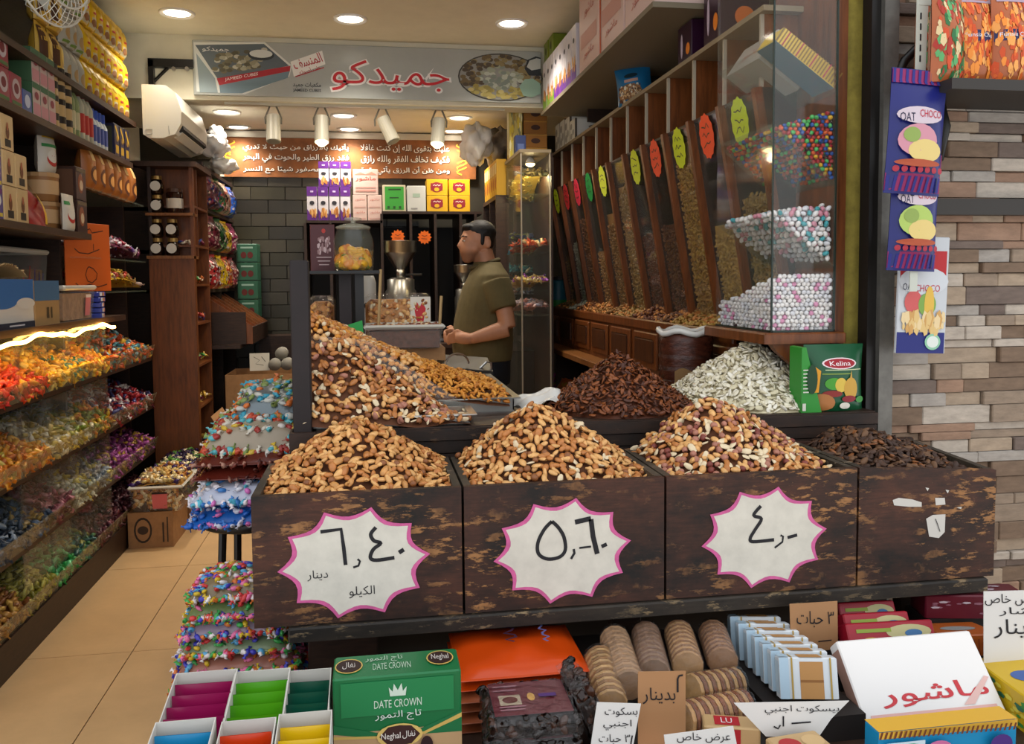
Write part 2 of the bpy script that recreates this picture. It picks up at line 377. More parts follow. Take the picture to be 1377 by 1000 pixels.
def carton(name, label, cat, w, d, h, loc, mat, faces=None, group=None, rz=0., rot=None, body='box', r=.003):
    """box standing on loc (base centre); faces: f street side, r right side, l left side, t top"""
    mb = MB().mat(mat); mb.rbox(-w / 2, w / 2, -d / 2, d / 2, 0, h, min(r, w / 5, d / 5, h / 5))
    o = mb.build(name, None, False, loc); o.rotation_euler = rot if rot else (0, 0, rz); tag(o, label, cat, group)
    if faces:
        p = MB()
        S = {'f': lambda u, v, e: (-w / 2 + u * w, -d / 2 - e, v * h), 'r': lambda u, v, e: (w / 2 + e, -d / 2 + u * d, v * h),
             'l': lambda u, v, e: (-w / 2 - e, d / 2 - u * d, v * h), 't': lambda u, v, e: (-w / 2 + u * w, -d / 2 + v * d, h + e)}
        for k, sh in faces.items(): paint(p, S[k], sh)
        p.build('print', o)
    return o
def pouch(name, label, cat, w, h, d, loc, mat, shapes=None, group=None, rz=0., rot=None, crimp=.06, wav=.0, seed=0, parent=None, base=.45):
    """filled bag facing -Y, standing on loc: bulged front and back, flat crimped ends"""
    rr = random.Random(seed); ph = [rr.uniform(0, 6) for _ in range(4)]
    def bulge(u, v):
        e = max(0., math.sin(math.pi * min(1, max(0, u)))) ** .5
        if v > 1 - crimp: q = 0.
        else: q = min(1, (1 - crimp - v) / .35) ** .6 * min(1, base + v / .2)
        return d / 2 * e * q + .001 + wav * math.sin(7 * u + ph[0] + 5 * v) * math.sin(9 * v + ph[1]) * e
    def half(u, v): return 1 - .10 * math.sin(math.pi * min(1, v)) * (d / w)
    def S(u, v, e): k = half(u, v); return ((u - .5) * w * k, -bulge(u, v) - e, v * h)
    def B(u, v, e): k = half(u, v); return ((u - .5) * w * k, bulge(u, v) + e, v * h)
    mb = MB().mat(mat); mb.grid(lambda s, t: S(s, t, 0), 10, 12); mb.grid(lambda s, t: B(1 - s, t, 0), 10, 12)
    mb.poly([S(i / 10, 0, 0) for i in range(11)] + [B(1 - i / 10, 0, 0) for i in range(11)])
    o = mb.build(name, parent, True, loc); o.rotation_euler = rot if rot else (0, 0, rz)
    if parent is None: tag(o, label, cat, group)
    if shapes:
        p = MB(); paint(p, S, shapes); p.build('print', o, True)
    return o
def bottle(name, label, cat, loc, prof, mat, cap=None, capm=None, band=None, group=None, n=14):
    """turned container; prof (r,z) list; cap (r,z0,z1); band (r,z0,z1,mat)"""
    t = MB().mat(mat); t.lathe(prof, n=n); o = t.build(name, None, True, loc); tag(o, label, cat, group)
    if cap: c = MB().mat(capm); c.lathe([(cap[0], cap[1]), (cap[0], cap[2] - .002), (cap[0] * .93, cap[2])], n=n); c.build('cap', o)
    if band: c = MB().mat(band[3]); c.lathe([(band[0], band[1]), (band[0], band[2])], n=n); c.f = c.f[:-2]; c.m = c.m[:-2]; c.build('paper_label', o, True)
    return o
# ================================================================== structure
XL = -1.30; XW = -1.78; YB = 7.2; XR = 1.86; CEIL = 2.92; CEILB = 2.62; YBEAM = 5.6
FLOORM = M('floor_stone', 'c2a074', .35, var=.08, scale=5); GROUT = M('grout', '6a4b2c', .8)
PLASTER = M('cream_plaster', 'd8d2bc', .7, var=.04, scale=8); TILEW = M('olive_tile', '5a5340', .35, var=.18, scale=7)
b = MB().mat(GROUT); b.box(-1.85, 3.2, -1.2, YB + .1, -.06, -.004); fl = struct('floor', b)
xs = [-1.85, -1.53, -.925, -.32, .285, .89, 1.495, 2.1, 2.7, 3.2]; ys = [-1.2, -.4, .37, 1.37, 2.37, 3.375, 4.38, 5.38, 6.38, YB + .1]
for i in range(len(xs) - 1):
    for j in range(len(ys) - 1):
        b = MB().mat(FLOORM); b.box(xs[i] + .002, xs[i + 1] - .002, ys[j] + .002, ys[j + 1] - .002, -.05, 0); b.build('floor_tile', fl)
b = MB().mat(PLASTER); b.box(XW - .1, XW, 2.3, YB + .1, 0, CEIL); struct('wall_left', b)
b = MB().mat(PLASTER); b.box(XR, XR + .1, 2.62, YB + .1, 0, CEIL); struct('wall_right', b)
b = MB().mat(M('tile_joint', '2e2a20', .8)); b.box(XW, XR, YB, YB + .1, 0, CEIL); wb = struct('wall_back', b)
tm = [M('olive_tile_%d' % k, c, .35, var=.15, scale=9) for k, c in enumerate(('332e22', '2d291a', '383326', '231f16'))]
for j in range(23):
    z0 = .05 + j * .106
    for i in range(6):
        x0 = -1.35 + i * .27 + (.135 if j % 2 else 0); b = MB().mat(random.choice(tm[:3] + tm)); b.box(x0 + .004, x0 + .266, YB - .012, YB, z0 + .003, z0 + .103); b.build('wall_tile', wb)
b = MB().mat(PLASTER); b.box(XW, XR, 2.55, YBEAM, CEIL, CEIL + .1); struct('ceiling', b)
b = MB().mat(PLASTER); b.box(XW, XR, YBEAM + .18, YB, CEILB, CEILB + .1); struct('ceiling_back', b)
b = MB().mat(PLASTER); b.box(XW, XR, YBEAM, YBEAM + .18, 2.53, CEIL + .1); struct('wall_beam', b)
# ---- shop front, right: columns and stone-clad facade
b = MB().mat(M('mustard_render', '9a8a3c', .8, var=.25, scale=22, bump=.5)); b.box(1.475, 1.555, 2.52, 2.62, 0, 3.1); struct('trim_1', b)
b = MB().mat(WOODM); b.box(1.435, 1.475, 2.50, 2.60, 0, 3.1); struct('trim_2', b)
b = MB().mat(M('grey_steel', '6d6a64', .45, .6, var=.2, scale=20)); b.box(1.535, 1.582, 2.40, 2.45, 0, 3.1); struct('trim_3', b)
b = MB().mat(BLACK); b.box(1.505, 1.535, 2.42, 2.47, 0, 3.1); struct('trim_4', b)
b = MB().mat(M('mortar', '4d4036', .9)); b.box(1.582, 3.2, 2.46, 2.62, 0, 3.1); fac = struct('wall_facade', b)
sm = [M('stone_%d' % k, c, .8, var=.18, scale=16, bump=.6, stretch=(1, 1, 3)) for k, c in enumerate(('8c7a68', 'a08d78', '75604e', 'b0a496', '6c5d54', '937560', '9d958c'))]
z = .0
while z < 3.05:
    hh = random.choice((.026, .034, .042, .05, .058)); x = 1.584 - random.random() * .12
    while x < 3.2:
        ww = random.uniform(.09, .26); x0 = max(1.584, x)
        if x + ww - x0 > .02:
            b = MB().mat(random.choice(sm)); b.rbox(x0 + .001, min(3.2, x + ww - .001), 2.46 - random.uniform(.006, .026), 2.47, z + .001, z + hh - .001, .003); b.build('stone_strip', fac)
        x += ww
    z += hh
# ---- downlights
def downlight(x, y, z, p, label):
    t = thing('downlight', label, 'ceiling light', (x, y, z))
    r = MB().mat(WHITE); r.lathe([(.072, 0), (.086, -.004), (.092, -.012), (.098, -.006), (.098, 0)], n=24); r.build('trim_ring', t, True)
    e = MB().mat(M('lamp_disc', 'fff4e0', emit=9.)); e.lathe([(.07, -.004), (.04, -.007), (.001, -.008)], n=24); e.build('diffuser', t)
    l = bpy.data.lights.new('downlight_light', 'SPOT'); l.energy = p * 3.3; l.color = (1, .90, .76); l.spot_size = math.radians(128); l.spot_blend = .9; l.shadow_soft_size = .07
    lo = bpy.data.objects.new('downlight_light', l); COL.objects.link(lo); lo.location = (0, 0, -.02); lo.parent = t
for (px, py), w in zip(((238, 17), (471, 25), (688, 31)), ('near the yellow pouches', 'above the middle of the big sign', 'near the right wall shelf')):
    p = atz(px, py, CEIL); downlight(p.x, p.y, CEIL, LAMP_W, 'round white downlight in the front ceiling ' + w)
for (px, py), w in zip(((305, 150), (462, 155), (618, 158), (322, 172), (470, 175), (610, 178)), ('left of first row', 'middle of first row', 'right of first row', 'left beside the banner', 'middle beside the banner', 'right beside the banner')):
    p = atz(px, py, CEILB); downlight(p.x, min(p.y, 7.05), CEILB, LAMP_W * .85, 'round white downlight in the lower back ceiling, ' + w)
# ---- big sign on the beam
a = aty(258, 50, YBEAM - .03); c = aty(728, 136, YBEAM - .03); SW, SH_ = c.x - a.x, 2.885 - 2.555
sg = thing('shop_sign', 'long silver grey sign with red arabic lettering, food pictures and box picture', 'sign', ((a.x + c.x) / 2, YBEAM - .03, 2.555))
b = MB().mat(M('sign_silver', 'a6aaa6', .3, var=.06, scale=3)); b.rbox(-SW / 2, SW / 2, 0, .03, 0, SH_, .004); b.build('panel', sg)
SU = SW / 470; fr = (Vector((-SW / 2, -.001, 0)), X * SU, Z * (SH_ / 80))       # sign pixel units: 470 x 80, y up
b = MB(); b.mat('d5d8d4'); b.ext([(2, 76), (93, 80), (128, 46), (124, 30), (66, 2), (4, 4)], fr, .0008)
b.mat('59646b'); b.ext([(4, 72), (92, 77), (124, 46), (32, 22)], fr, .0008, .001); b.mat('a32630'); b.ext([(30, 24), (126, 46), (125, 38), (33, 14)], fr, .0006, .002)
b.mat('6d838f'); b.ext([(33, 14), (125, 38), (122, 28), (62, 3), (34, 3)], fr, .0006, .002); b.mat('8a9aa0'); b.ext([(5, 60), (28, 24), (31, 3), (8, 3)], fr, .0006, .002)
for k in range(80):
    u, v = random.random(), random.random(); x = 22 + 62 * u + 12 * v; y = 30 + 12 * u + 34 * v * (.9 - .1 * u)
    b.mat(random.choice(('8a8770', '6c6650', '9d9a86', '55523f', 'b5b3a4'))); b.ext(circ(x, y, 4.2, 3.0, 7), fr, .00002, .003 + .00004 * k)
b.mat('33383a'); b.ext(circ(88, 60, 17, 8), fr, .0002, .0066); b.mat('c9cdca'); b.ext(circ(88, 62, 15, 6), fr, .0002, .0072)
b.build('box_picture', sg)
b = MB(); b.mat('3c3a33'); b.ext(circ(412, 38, 60, 37, 28), fr, .0006); b.mat('8f8f88'); b.ext(circ(412, 38, 58, 35, 28), fr, .0004, .001)
for k in range(230):
    a_, r_ = random.random() * 6.283, math.sqrt(random.random()); x, y = 412 + 56 * r_ * math.cos(a_), 38 + 33 * r_ * math.sin(a_)
    cl = ('9aa08a', 'b6bcae', '7f8a80') if r_ < .55 else (('b3a55e', 'c4b878', '9a8c48') if y < 24 else ('6b5a3a', '4c4030', '8a7a50'))
    b.mat(random.choice(cl)); b.ext(circ(x, y, 4.4, 3.2, 7), fr, .00001, .002 + .00002 * k)
b.mat('2a2f33'); b.ext([(446, 52), (450, 66), (462, 72), (469, 70), (469, 42), (452, 42)], fr, .0004, .0070); b.mat('b9bdb8'); b.ext([(449, 55), (453, 65), (463, 69), (469, 68), (469, 53), (456, 50)], fr, .0004, .0078)
b.mat('8fb0a0'); b.ext([(438, 24), (446, 36), (458, 37), (468, 30), (469, 14), (456, 8), (444, 10)], fr, .0006, .0085); b.build('food_picture', sg)
b = MB(); lt = arab('جميدكو')
b.mat('ece9e6'); b.text(lt, fr, w=166, h=52, cx=260, cy=34, z=.0012, bold=.045); b.mat('c3202b'); b.text(lt, fr, w=160, h=47, cx=260, cy=34.5, z=.0030)
b.build('lettering', sg); b = MB()
b.mat('e4e2de'); b.ext([(126, 52), (168, 70), (172, 50), (130, 30)], fr, .0006)
f2 = (fr[0] + fr[1] * 148 + fr[2] * 54, (fr[1] * .93 + fr[2] * .33), (fr[2] * .93 - fr[1] * .33)); b.mat('a8222c'); b.text(arab('المنسف'), f2, w=40, h=15, z=.001, bold=.01)
f2 = (fr[0] + fr[1] * 151 + fr[2] * 41, f2[1], f2[2]); b.text(arab('على أصوله'), f2, w=30, h=8, z=.001); b.stroke([(132, 30), (150, 37), (170, 45)], fr, .006, .001)
b.build('script_patch', sg); b = MB()
b.mat('1d1f22'); b.text(arab('مكعبات جميد'), fr, w=37, h=8, cx=147, cy=18, bold=.01); b.text('JAMEED CUBES', fr, w=37, h=5.5, cx=147, cy=9.5, bold=.012)
b.build('caption', sg); b = MB()
b.mat('e9e9e9'); f2 = (fr[0] + fr[1] * 62 + fr[2] * 27, (fr[1] * .97 + fr[2] * .23), fr[2]); b.text('JAMEED CUBES', f2, w=44, h=5.5, z=.0032)
f2 = (fr[0] + fr[1] * 30 + fr[2] * 66, fr[1], fr[2]); b.text(arab('جميدكو'), f2, w=34, h=8, z=.0075); b.build('box_lettering', sg)
# ---- black bracket on the beam
b = MB().mat(BLACK); a = aty(200, 86, YBEAM - .02); c = aty(262, 125, YBEAM - .02)
b.box(a.x, c.x, YBEAM - .045, YBEAM, a.z - .02, a.z + .03); b.box(a.x, a.x + .03, YBEAM - .045, YBEAM, 2.535, a.z + .02)
b.bar((a.x + .02, YBEAM - .02, a.z - .11), (a.x + .11, YBEAM - .02, a.z - .02), .014); br = b.build('wall_bracket'); tag(br, 'black steel angle bracket on the cream beam above the air conditioner', 'bracket')
b = MB().mat(STEEL)
for px in (233, 251): p = aty(px, 92, YBEAM - .048); b.tube([p, p + Vector((0, .02, 0))], .012, 10)
b.build('bolt', br)
# ---- air conditioner
a = aty(190, 113, 5.2); c = aty(245, 186, 5.2); y0, y1 = 5.2, 5.98
ac = thing('air_conditioner', 'white split air conditioner with dark louvre below the beam', 'air conditioner', (a.x, y0, c.z))
w, h = c.x - a.x, a.z - c.z; L = y1 - y0; prof = [(0, .02), (0, h), (w * .62, h - .002), (w * .86, h * .86), (w, h * .52), (w * .98, h * .28), (w * .82, h * .08), (w * .5, 0), (.03, 0)]
def prism(mb, pr, ya, yb):
    k = len(pr); mb.add([(x, ya, z) for x, z in pr] + [(x, yb, z) for x, z in pr], [tuple(range(k - 1, -1, -1)), tuple(range(k, 2 * k))] + [(i, (i + 1) % k, k + (i + 1) % k, k + i) for i in range(k)]); return mb
prof = prof[::-1]
b = MB().mat(M('ac_white', 'dcd9cc', .3)); prism(b, prof, 0, L); b.build('body', ac)
b = MB().mat(M('ac_dark', '1d1c1a', .5)); b.hexa([(w * .60, .05, .012), (w * 1.0, .05, h * .20), (w * 1.0, L - .04, h * .20), (w * .60, L - .04, .012), (w * .58, .05, .03), (w * .985, .05, h * .27), (w * .985, L - .04, h * .27), (w * .58, L - .04, .03)]); b.build('outlet', ac)
b = MB().mat(M('ac_white', 'dcd9cc', .3)); b.obox((w * .83, L / 2, h * .10), (.022, 0, .016), (0, L / 2 - .08, 0), (-.002, 0, .003)); b.build('louvre', ac)
b = MB().mat(M('ac_line', '8b887c', .5)); b.tube([(.016, -.001, .05), (.05, -.001, .05), (.05, -.001, .022), (.016, -.001, .022)], .0012, 5); b.tube([(w * .68, -.001, .02), (w * .66, -.001, .07)], .0012, 5); b.build('seam', ac)
# ================================================================== left wall shelving
def LY(px, py=300): return atx(px, py, XL).y
def LZ(px, py): return atx(px, py, XL).z
S1, S2, S3, S4 = 2.31, 2.07, 1.635, 1.235
Y0L, YM, YE = 2.75, 4.33, 5.40
BROW = [.96, .672, .405, .14]
shl = thing('shelf_unit', 'tall dark brown wooden shelving along the left wall with candy bins below', 'shelving', (XL, Y0L, 0))
def lpart(name, mat, *boxes):
    b = MB().mat(mat)
    for q in boxes: b.box(q[0] - XL, q[1] - XL, q[2] - Y0L, q[3] - Y0L, q[4], q[5])
    return b.build(name, shl)
lpart('back_panel', WOODD, (XW + .001, XW + .015, Y0L, YE, 0, 2.9))
for z, y1 in ((S1, 5.2), (S2, 5.1), (S3, YM), (S4, 4.85)): lpart('shelf_board', WOODH, (XW + .015, XL, Y0L, y1, z - .028, z))
lpart('kerb', WOODD, (XL - .03, XL, Y0L, YE, 0, .135)); lpart('plinth', WOODD, (XW + .015, XL - .03, Y0L, YE, .10, .135))
for y in (Y0L, YM, YE): lpart('upright', WOODD, (XW + .015, XL - .14, y - .012, y + .012, .135, 2.31 if y > 3 else 2.9))
for z in BROW: lpart('bin_board', WOODH, (XW + .015, XL - .01, Y0L, YE, z - .02, z))
GS = glassy('green_glass', 'a9b8a0', .10)
for z in (1.86, 1.53, 1.36): lpart('glass_shelf', GS, (XW + .015, XL - .02, YM + .02, YE - .02, z - .008, z))
BY = [Y0L, 3.08, 3.43, 3.72, 3.98, 4.26, 4.55, YE - .012]
LIP = glassy('lip_glass', 'b9b089', .16, .08)
for r, z in enumerate(BROW):
    top = (S4 - .03) if r == 0 else BROW[r - 1] - .025
    for k in range(7):
        b = MB().mat(LIP); y0, y1 = BY[k] + .004 - Y0L, BY[k + 1] - .004 - Y0L
        b.hexa([(-.012, y0, z), (-.006, y0, z), (-.006, y1, z), (-.012, y1, z), (.012, y0, z + .075), (.018, y0, z + .075), (.018, y1, z + .075), (.012, y1, z + .075)]); b.build('front_lip', shl)
    for y in BY[1:6]:
        b = MB().mat(GLASS); b.box(-.30, 0, y - .003 - Y0L, y + .003 - Y0L, z, top); b.build('divider_pane', shl)
    for k in (2, 3, 4, 5):
        b = MB().mat(GLASS); b.box(-.02, -.015, BY[k] + .006 - Y0L, BY[k + 1] - .006 - Y0L, z + .08, top); b.build('front_pane', shl)
# rope light
b = MB().mat(M('rope_glow', 'ffc060', emit=30.)); pts = []
for i in range(41):
    y = 2.8 + (4.62 - 2.8) * i / 40; pts.append((XL + .005, y, S4 - .045 + .010 * math.sin(y * 9) + .006 * math.sin(y * 23)))
b.tube(pts, .0075, 6); rp = b.build('rope_light', None, True); tag(rp, 'glowing warm rope light hung under the shelf above the candy bins', 'rope light')
# candy heaps
FOIL = {}
def foil(c):
    return M('foil_' + c, c, .30, .15)
CANDY = [p_candy(.030, .011, .010), p_candy(.025, .013, .011), p_box(.017, .011, .007)]
bins = [  # rows of seven bins, from the street end inwards
 [('red', ('c8201c', 'd83a20', 'b01818', 'e05030')), ('red', ('d02a1c', 'e04424', 'c81c18', 'e86a50', 'd86a20')), ('amber red', ('e08a1c', 'd8401c', 'e8a830', 'c83018')), ('golden yellow', ('e8b020', 'f0c840', 'd89a18', 'e8d070')), ('yellow with teal', ('e8b828', 'f0d050', '2a8a78', 'd8a020')), ('golden orange', ('e0a020', 'e88a20', 'e8c040')), ('orange, teal and brown', ('b8441c', '2f6a74', '5a2a18', 'c8a030', 'c86030', '7a98a0'))],
 [('orange', ('c86a18', 'd88428', 'a84a14')), ('amber', ('d07818', 'e09828', 'a85818', 'b8a040')), ('orange and gold', ('d88a20', 'c86818', 'e0a840')), ('cream and gold', ('d8c8a0', 'e8e0c8', 'b89a40', 'c8b060')), ('olive and white', ('a8a040', 'd8d0b0', '7a8a30', 'c8a838')), ('green and orange', ('7a8a28', 'c8a028', 'd87820', '5a6a20')), ('red, white and blue', ('8a1c24', 'd8d0d0', '3a3a68', 'a83038', '5a1820'))],
 [('black foil', ('20242c', '3a424c', '58606a')), ('navy foil', ('2a3848', '48586a', '1c2430', '8a94a0')), ('navy and gold', ('2c3a4c', '8a7030', '1c2430', '4a5a70')), ('maroon', ('6a2a34', '8a4450', 'a86a70', '4a1a20')), ('silver and yellow', ('a8a890', 'c8b850', '8a8a78', 'd8d8c0')), ('silver grey', ('7a8288', 'a0a8b0', '5a6268', 'b8a850')), ('purple and gold', ('8a3a78', 'a8589a', 'a88430', '5a2450'))],
 [('brown and gold', ('8a5a28', 'b88a3c', '6a3a1c')), ('brown', ('7a4a24', 'a87838', 'b89040')), ('olive gold', ('8a8428', 'a8a040', '6a6420', 'c0b458')), ('green foil', ('1c7a34', '2a9a48', '14502a', '48a868')), ('dark teal', ('1e4a44', '2e6a5c', '4a7a50', '8a8a38')), ('dark maroon', ('4a2028', '6a3038', '38202c')), ('dark maroon', ('4a2028', '5a2830', '3a1a24'))]]
for r in range(4):
    for k in range(7):
        z = BROW[r]; y0, y1 = BY[k] + .012, BY[k + 1] - .012; nm, cs = bins[r][k]; sp = .029 if k < 6 else .033
        ph = random.random() * 6
        zf = lambda x, y, z=z, ph=ph, y0=y0, y1=y1: z + .055 + .09 * min(1, (XL - x) / .22) + .014 * math.sin(11 * y + ph) * math.sin(14 * x + ph)
        P, N = field(XL - .30, XL - .004, y0, y1, zf, sp, zj=.012)
        near = k in (1, 2) and r == 0
        for i in range(int((y1 - y0) / .012)): P.append((XL - .012, random.uniform(y0, y1), z + random.uniform(.008, .06))); N.append((1, 0, .3))
        heap('wrapped_candy_heap', 'heap of %s wrapped sweets, %s bin row, %s' % (nm, ('top', 'second', 'third', 'bottom')[r], ('at the street end', 'next to the street end', 'third from the street', 'in the middle', 'past the middle', 'before the open end', 'at the pillar end')[k]), 'candy', P, N, CANDY, [foil(c) for c in cs], tilt=.7,
             n_ind=45 if near else 0, ind=('wrapped_candy', 'red or amber wrapped sweet lying at the front of the lit candy bins', 'candy', 'wrapped sweets at the front of the lit bins'),
             mound=mound_mesh(XL - .30, XL - .004, y0, y1, zf, z, 8, 8, .01), mound_mat=foil(cs[0]))
for (z, cs, nm) in ((1.53, ('6a2a48', 'c8b8c0', '8a2030', 'd8d0d8', '503070'), 'purple, red and white'), (1.36, ('c8a028', 'd8b840', 'b09890', '8a6a3a', 'a83a28'), 'yellow and brown')):
    zf = lambda x, y, z=z: z + .02 + .085 * max(0, 1 - ((y - 4.86) / .45) ** 2) * min(1, (XL - x) / .1 + .3)
    P, N = field(XL - .3, XL - .03, 4.56, 5.3, zf, .034, zj=.015)
    heap('bagged_candy_heap', 'mound of %s wrapped sweets on a glass shelf by the pillar' % nm, 'candy', P, N, [p_candy(.028, .012, .01)], [foil(c) for c in cs], tilt=.7, mound=mound_mesh(XL - .3, XL - .03, 4.56, 5.3, zf, z, 8, 10), mound_mat=foil(cs[0]))
# ---- top shelf: pouches
def row(name, label, group, y0, n, dy, rows, z0, dz, mat, shapes, dep=.07, cat='pouch', kind='pouch', x=XL - .06):
    src = None
    for k in range(n):
        for r in range(rows):
            loc = (x, y0 + dy * (k + .5), z0 + r * dz)
            if src is None:
                src = pouch(name, label, cat, dy * .97, dz * .985, dep, loc, mat, shapes, group, rz=math.pi / 2, seed=3) if kind == 'pouch' else carton(name, label, cat, dy * .96, dep, dz * .99, loc, mat, {'f': shapes, 'l': [('q', mat, 0, .01, 0, .01)]}, group, rz=math.pi / 2)
            else: dup(src, loc, (0, 0, math.pi / 2 + random.uniform(-.06, .06)))
    return src
YEL = M('pouch_yellow', 'd8b010', .4)
row('yellow_pouch', 'yellow drink powder pouch stacked on the top shelf under the ceiling', 'yellow pouches on the top shelf', 4.44, 7, .108, 3, S1, .172, YEL,
    [('q', 'b8b090', .06, .94, .03, .34), ('e', '8a5a30', .35, .18, .2, .11), ('e', '4a7a1c', .70, .2, .17, .1), ('q', 'b83020', .25, .75, .44, .5), ('e', 'c8a010', .5, .72, .3, .1)])
row('golden_pouch', 'golden and brown printed pouch stacked on the top shelf next to the yellow pouches', 'golden pouches on the top shelf', 3.88, 2, .135, 3, S1, .19, M('pouch_gold', 'c8a23c', .35),
    [('q', '4a2c18', .04, .3, .05, .9), ('e', 'e8cc70', .62, .5, .26, .24), ('q', 'f0e0a0', .4, .9, .08, .2)], dep=.085)
row('white_red_pouch', 'white and red printed pouch stacked between golden and yellow pouches', 'white and red pouches on the top shelf', 4.16, 3, .092, 3, S1, .17, M('pouch_white', 'a8a698', .4),
    [('p', 'b8202a', [(.05, .98), (.95, .98), (.95, .7), (.5, .6)]), ('e', 'a88a5a', .5, .3, .3, .18), ('q', '6a8a3a', .1, .9, .04, .1)])
bottle('dark_bottle', 'dark glass bottle with black cap on the top shelf', 'bottle', (XL - .08, LY(10), S1), [(.036, 0), (.038, .01), (.038, .14), (.015, .19), (.014, .23)], M('dark_glass', '241510', .15), (.016, .22, .25), BLACK, (.0385, .03, .11, M('amber_label', '6a3a1c')))
# wall fan, only its cage bottom is in the picture
fn = thing('wall_fan', 'white cage wall fan hanging over the top shelf', 'fan', atx(70, -38, -1.12))
def fpt(a, r, d): return Vector((.10 * math.cos(.5) * 0, 0, 0)) + Vector((r * math.cos(a) * .35 + d * .9, r * math.cos(a) * .94 - d * .35, r * math.sin(a)))
b = MB().mat(M('fan_white', 'c9c6ba', .4))
for r in (.19, .13, .06): b.tube([fpt(2 * math.pi * i / 28, r, .06 if r < .15 else .0) for i in range(29)], .004, 5)
for k in range(36):
    a = 2 * math.pi * k / 36; b.tube([fpt(a, .03, .075), fpt(a, .12, .062), fpt(a, .17, .03), fpt(a, .19, 0), fpt(a, .16, -.05), fpt(a, .05, -.08)], .0016, 4)
b.build('cage', fn)
b = MB().mat(M('fan_blade', 'a9a89e', .4))
for k in range(3):
    a = k * 2.094; b.add([fpt(a, .03, -.01), fpt(a - .5, .15, -.02), fpt(a + .2, .165, .015), fpt(a + .4, .04, .015)], [(0, 1, 2, 3)])
b.build('blade', fn)
b = MB().mat(M('fan_white', 'c9c6ba', .4)); b.tube([fpt(0, 0, -.17), fpt(0, 0, -.05)], .05, 14); b.tube([fpt(0, 0, -.12), (-.2, .05, -.02), (-.655, .1, .02)], .02, 8); b.build('motor', fn)
# ---- second shelf
def shelfbox(name, label, y0, y1, z, h, mat, shapes, group=None, dep=.12, side=None, x=XL - .01):
    return carton(name, label, 'box', y1 - y0, dep, h, (x - dep / 2, (y0 + y1) / 2, z), mat, {'f': shapes, **({'l': side} if side else {})}, group, rz=math.pi / 2)
for k in range(2):
    shelfbox('tea_box', 'navy tea box with silver badge, %s of two at the street end' % ('bottom', 'top')[k], 3.2, 3.36, S2 + k * .125, .124, M('navy_card', '2a3660', .4), [('e', 'b8c0c8', .5, .5, .3, .25), ('q', '5a8a40', .1, .9, .05, .2), ('q', 'c8c8d0', .2, .8, .8, .9)])
for k in range(3):
    shelfbox('crimson_box', 'crimson box with round silver badge, on the second shelf', 3.37 + k % 2 * .115, 3.48 + k % 2 * .115, S2 + (k // 2) * .125, .124, M('crimson_card', '8a1c30', .35), [('e', 'b8a8a8', .5, .55, .34, .3), ('e', '6a1424', .5, .55, .2, .16), ('q', '4a6a3a', .1, .9, .05, .16)], 'crimson boxes on the second shelf')
shelfbox('small_blue_box', 'small blue box with white badge between crimson and green boxes', 3.60, 3.69, S2, .085, M('blue_card', '2c4a8a', .4), [('e', 'c0c8d8', .5, .5, .3, .3)])
for k in range(3):
    for r in range(2):
        shelfbox('green_tea_box', 'white and green box with pink lower half, stacked on the second shelf', 3.70 + k * .085, 3.782 + k * .085, S2 + r * .135, .134, M('greenish_card', 'a9b89a' if r else 'c0a8a0', .4), [('q', '3a6a4a', 0, 1, .82, 1), ('q', 'c88a90', .05, .95, .05, .4), ('e', '8a3040', .5, .62, .25, .12)], 'white and green boxes on the second shelf', side=[('q', '3a5a3a', 0, 1, 0, 1)])
cs = None
for k in range(3):
    for r in range(2):
        l = (XL - .05, 3.985 + k * .085, S2 + r * .135)
        if cs is None: cs = bottle('banded_tin', 'cream and black banded tin stacked on the second shelf', 'tin', l, [(.038, 0), (.04, .004), (.04, .126), (.036, .132)], M('cream_tin', 'b99a66', .35), (.041, .11, .134), M('black_lid', '1c1814', .4), (.0405, .03, .06, M('tin_band', '241c16')), 'banded tins on the second shelf')
        else: dup(cs, l)
g1 = g2 = g3 = None
for k in range(2):
    l = (XL - .05, 4.23 + k * .062, S2)
    if g1 is None: g1 = bottle('oil_bottle', 'clear green bottle with pale cap on the second shelf', 'bottle', l, [(.028, 0), (.03, .006), (.03, .17), (.012, .21), (.012, .25)], M('green_bottle', '7d8a5c', .2), (.014, .235, .265), M('pale_cap', 'c8c0a0'), (.0305, .04, .12, M('bottle_label', 'b8b08a')), 'green bottles on the second shelf')
    else: dup(g1, l)
for k in range(3):
    l = (XL - .05, 4.36 + k * .062, S2)
    if g2 is None: g2 = bottle('red_label_bottle', 'bottle with dark red cap and red label on the second shelf', 'bottle', l, [(.028, 0), (.03, .006), (.03, .17), (.012, .21), (.012, .25)], M('clear_bottle', 'a8a690', .2), (.014, .21, .265), M('red_cap', '8a1c1c'), (.0305, .04, .13, M('red_label', 'a82a24')), 'red label bottles on the second shelf')
    else: dup(g2, l)
for k in range(4):
    l = (XL - .05, 4.545 + k * .058, S2)
    if g3 is None: g3 = bottle('blue_cap_bottle', 'small bottle with blue cap and blue label on the second shelf', 'bottle', l, [(.026, 0), (.028, .006), (.028, .12), (.014, .15), (.014, .17)], M('pale_bottle', 'c0c8c8', .25), (.018, .145, .19), M('blue_cap', '2a4aa8'), (.0285, .03, .11, M('blue_label', '3a4a8a')), 'blue cap bottles on the second shelf')
    else: dup(g3, l)
for k in range(3): shelfbox('navy_gold_pack', ('navy and gold pack beside the blue cap bottles', 'navy and gold pack in the middle of its trio', 'navy and gold pack at the pillar end of the second shelf')[k], 4.80 + k * .095, 4.885 + k * .095, S2, .17, M('navy_gold', '1c1a38', .35), [('q', 'b08a20', .2, .8, .1, .35), ('p', 'c8a028', [(.1, .9), (.9, .5), (.9, .62), (.3, .95)]), ('e', '8a6a28', .5, .55, .2, .1)], side=[('q', '3a3820', .1, .9, .1, .9)])
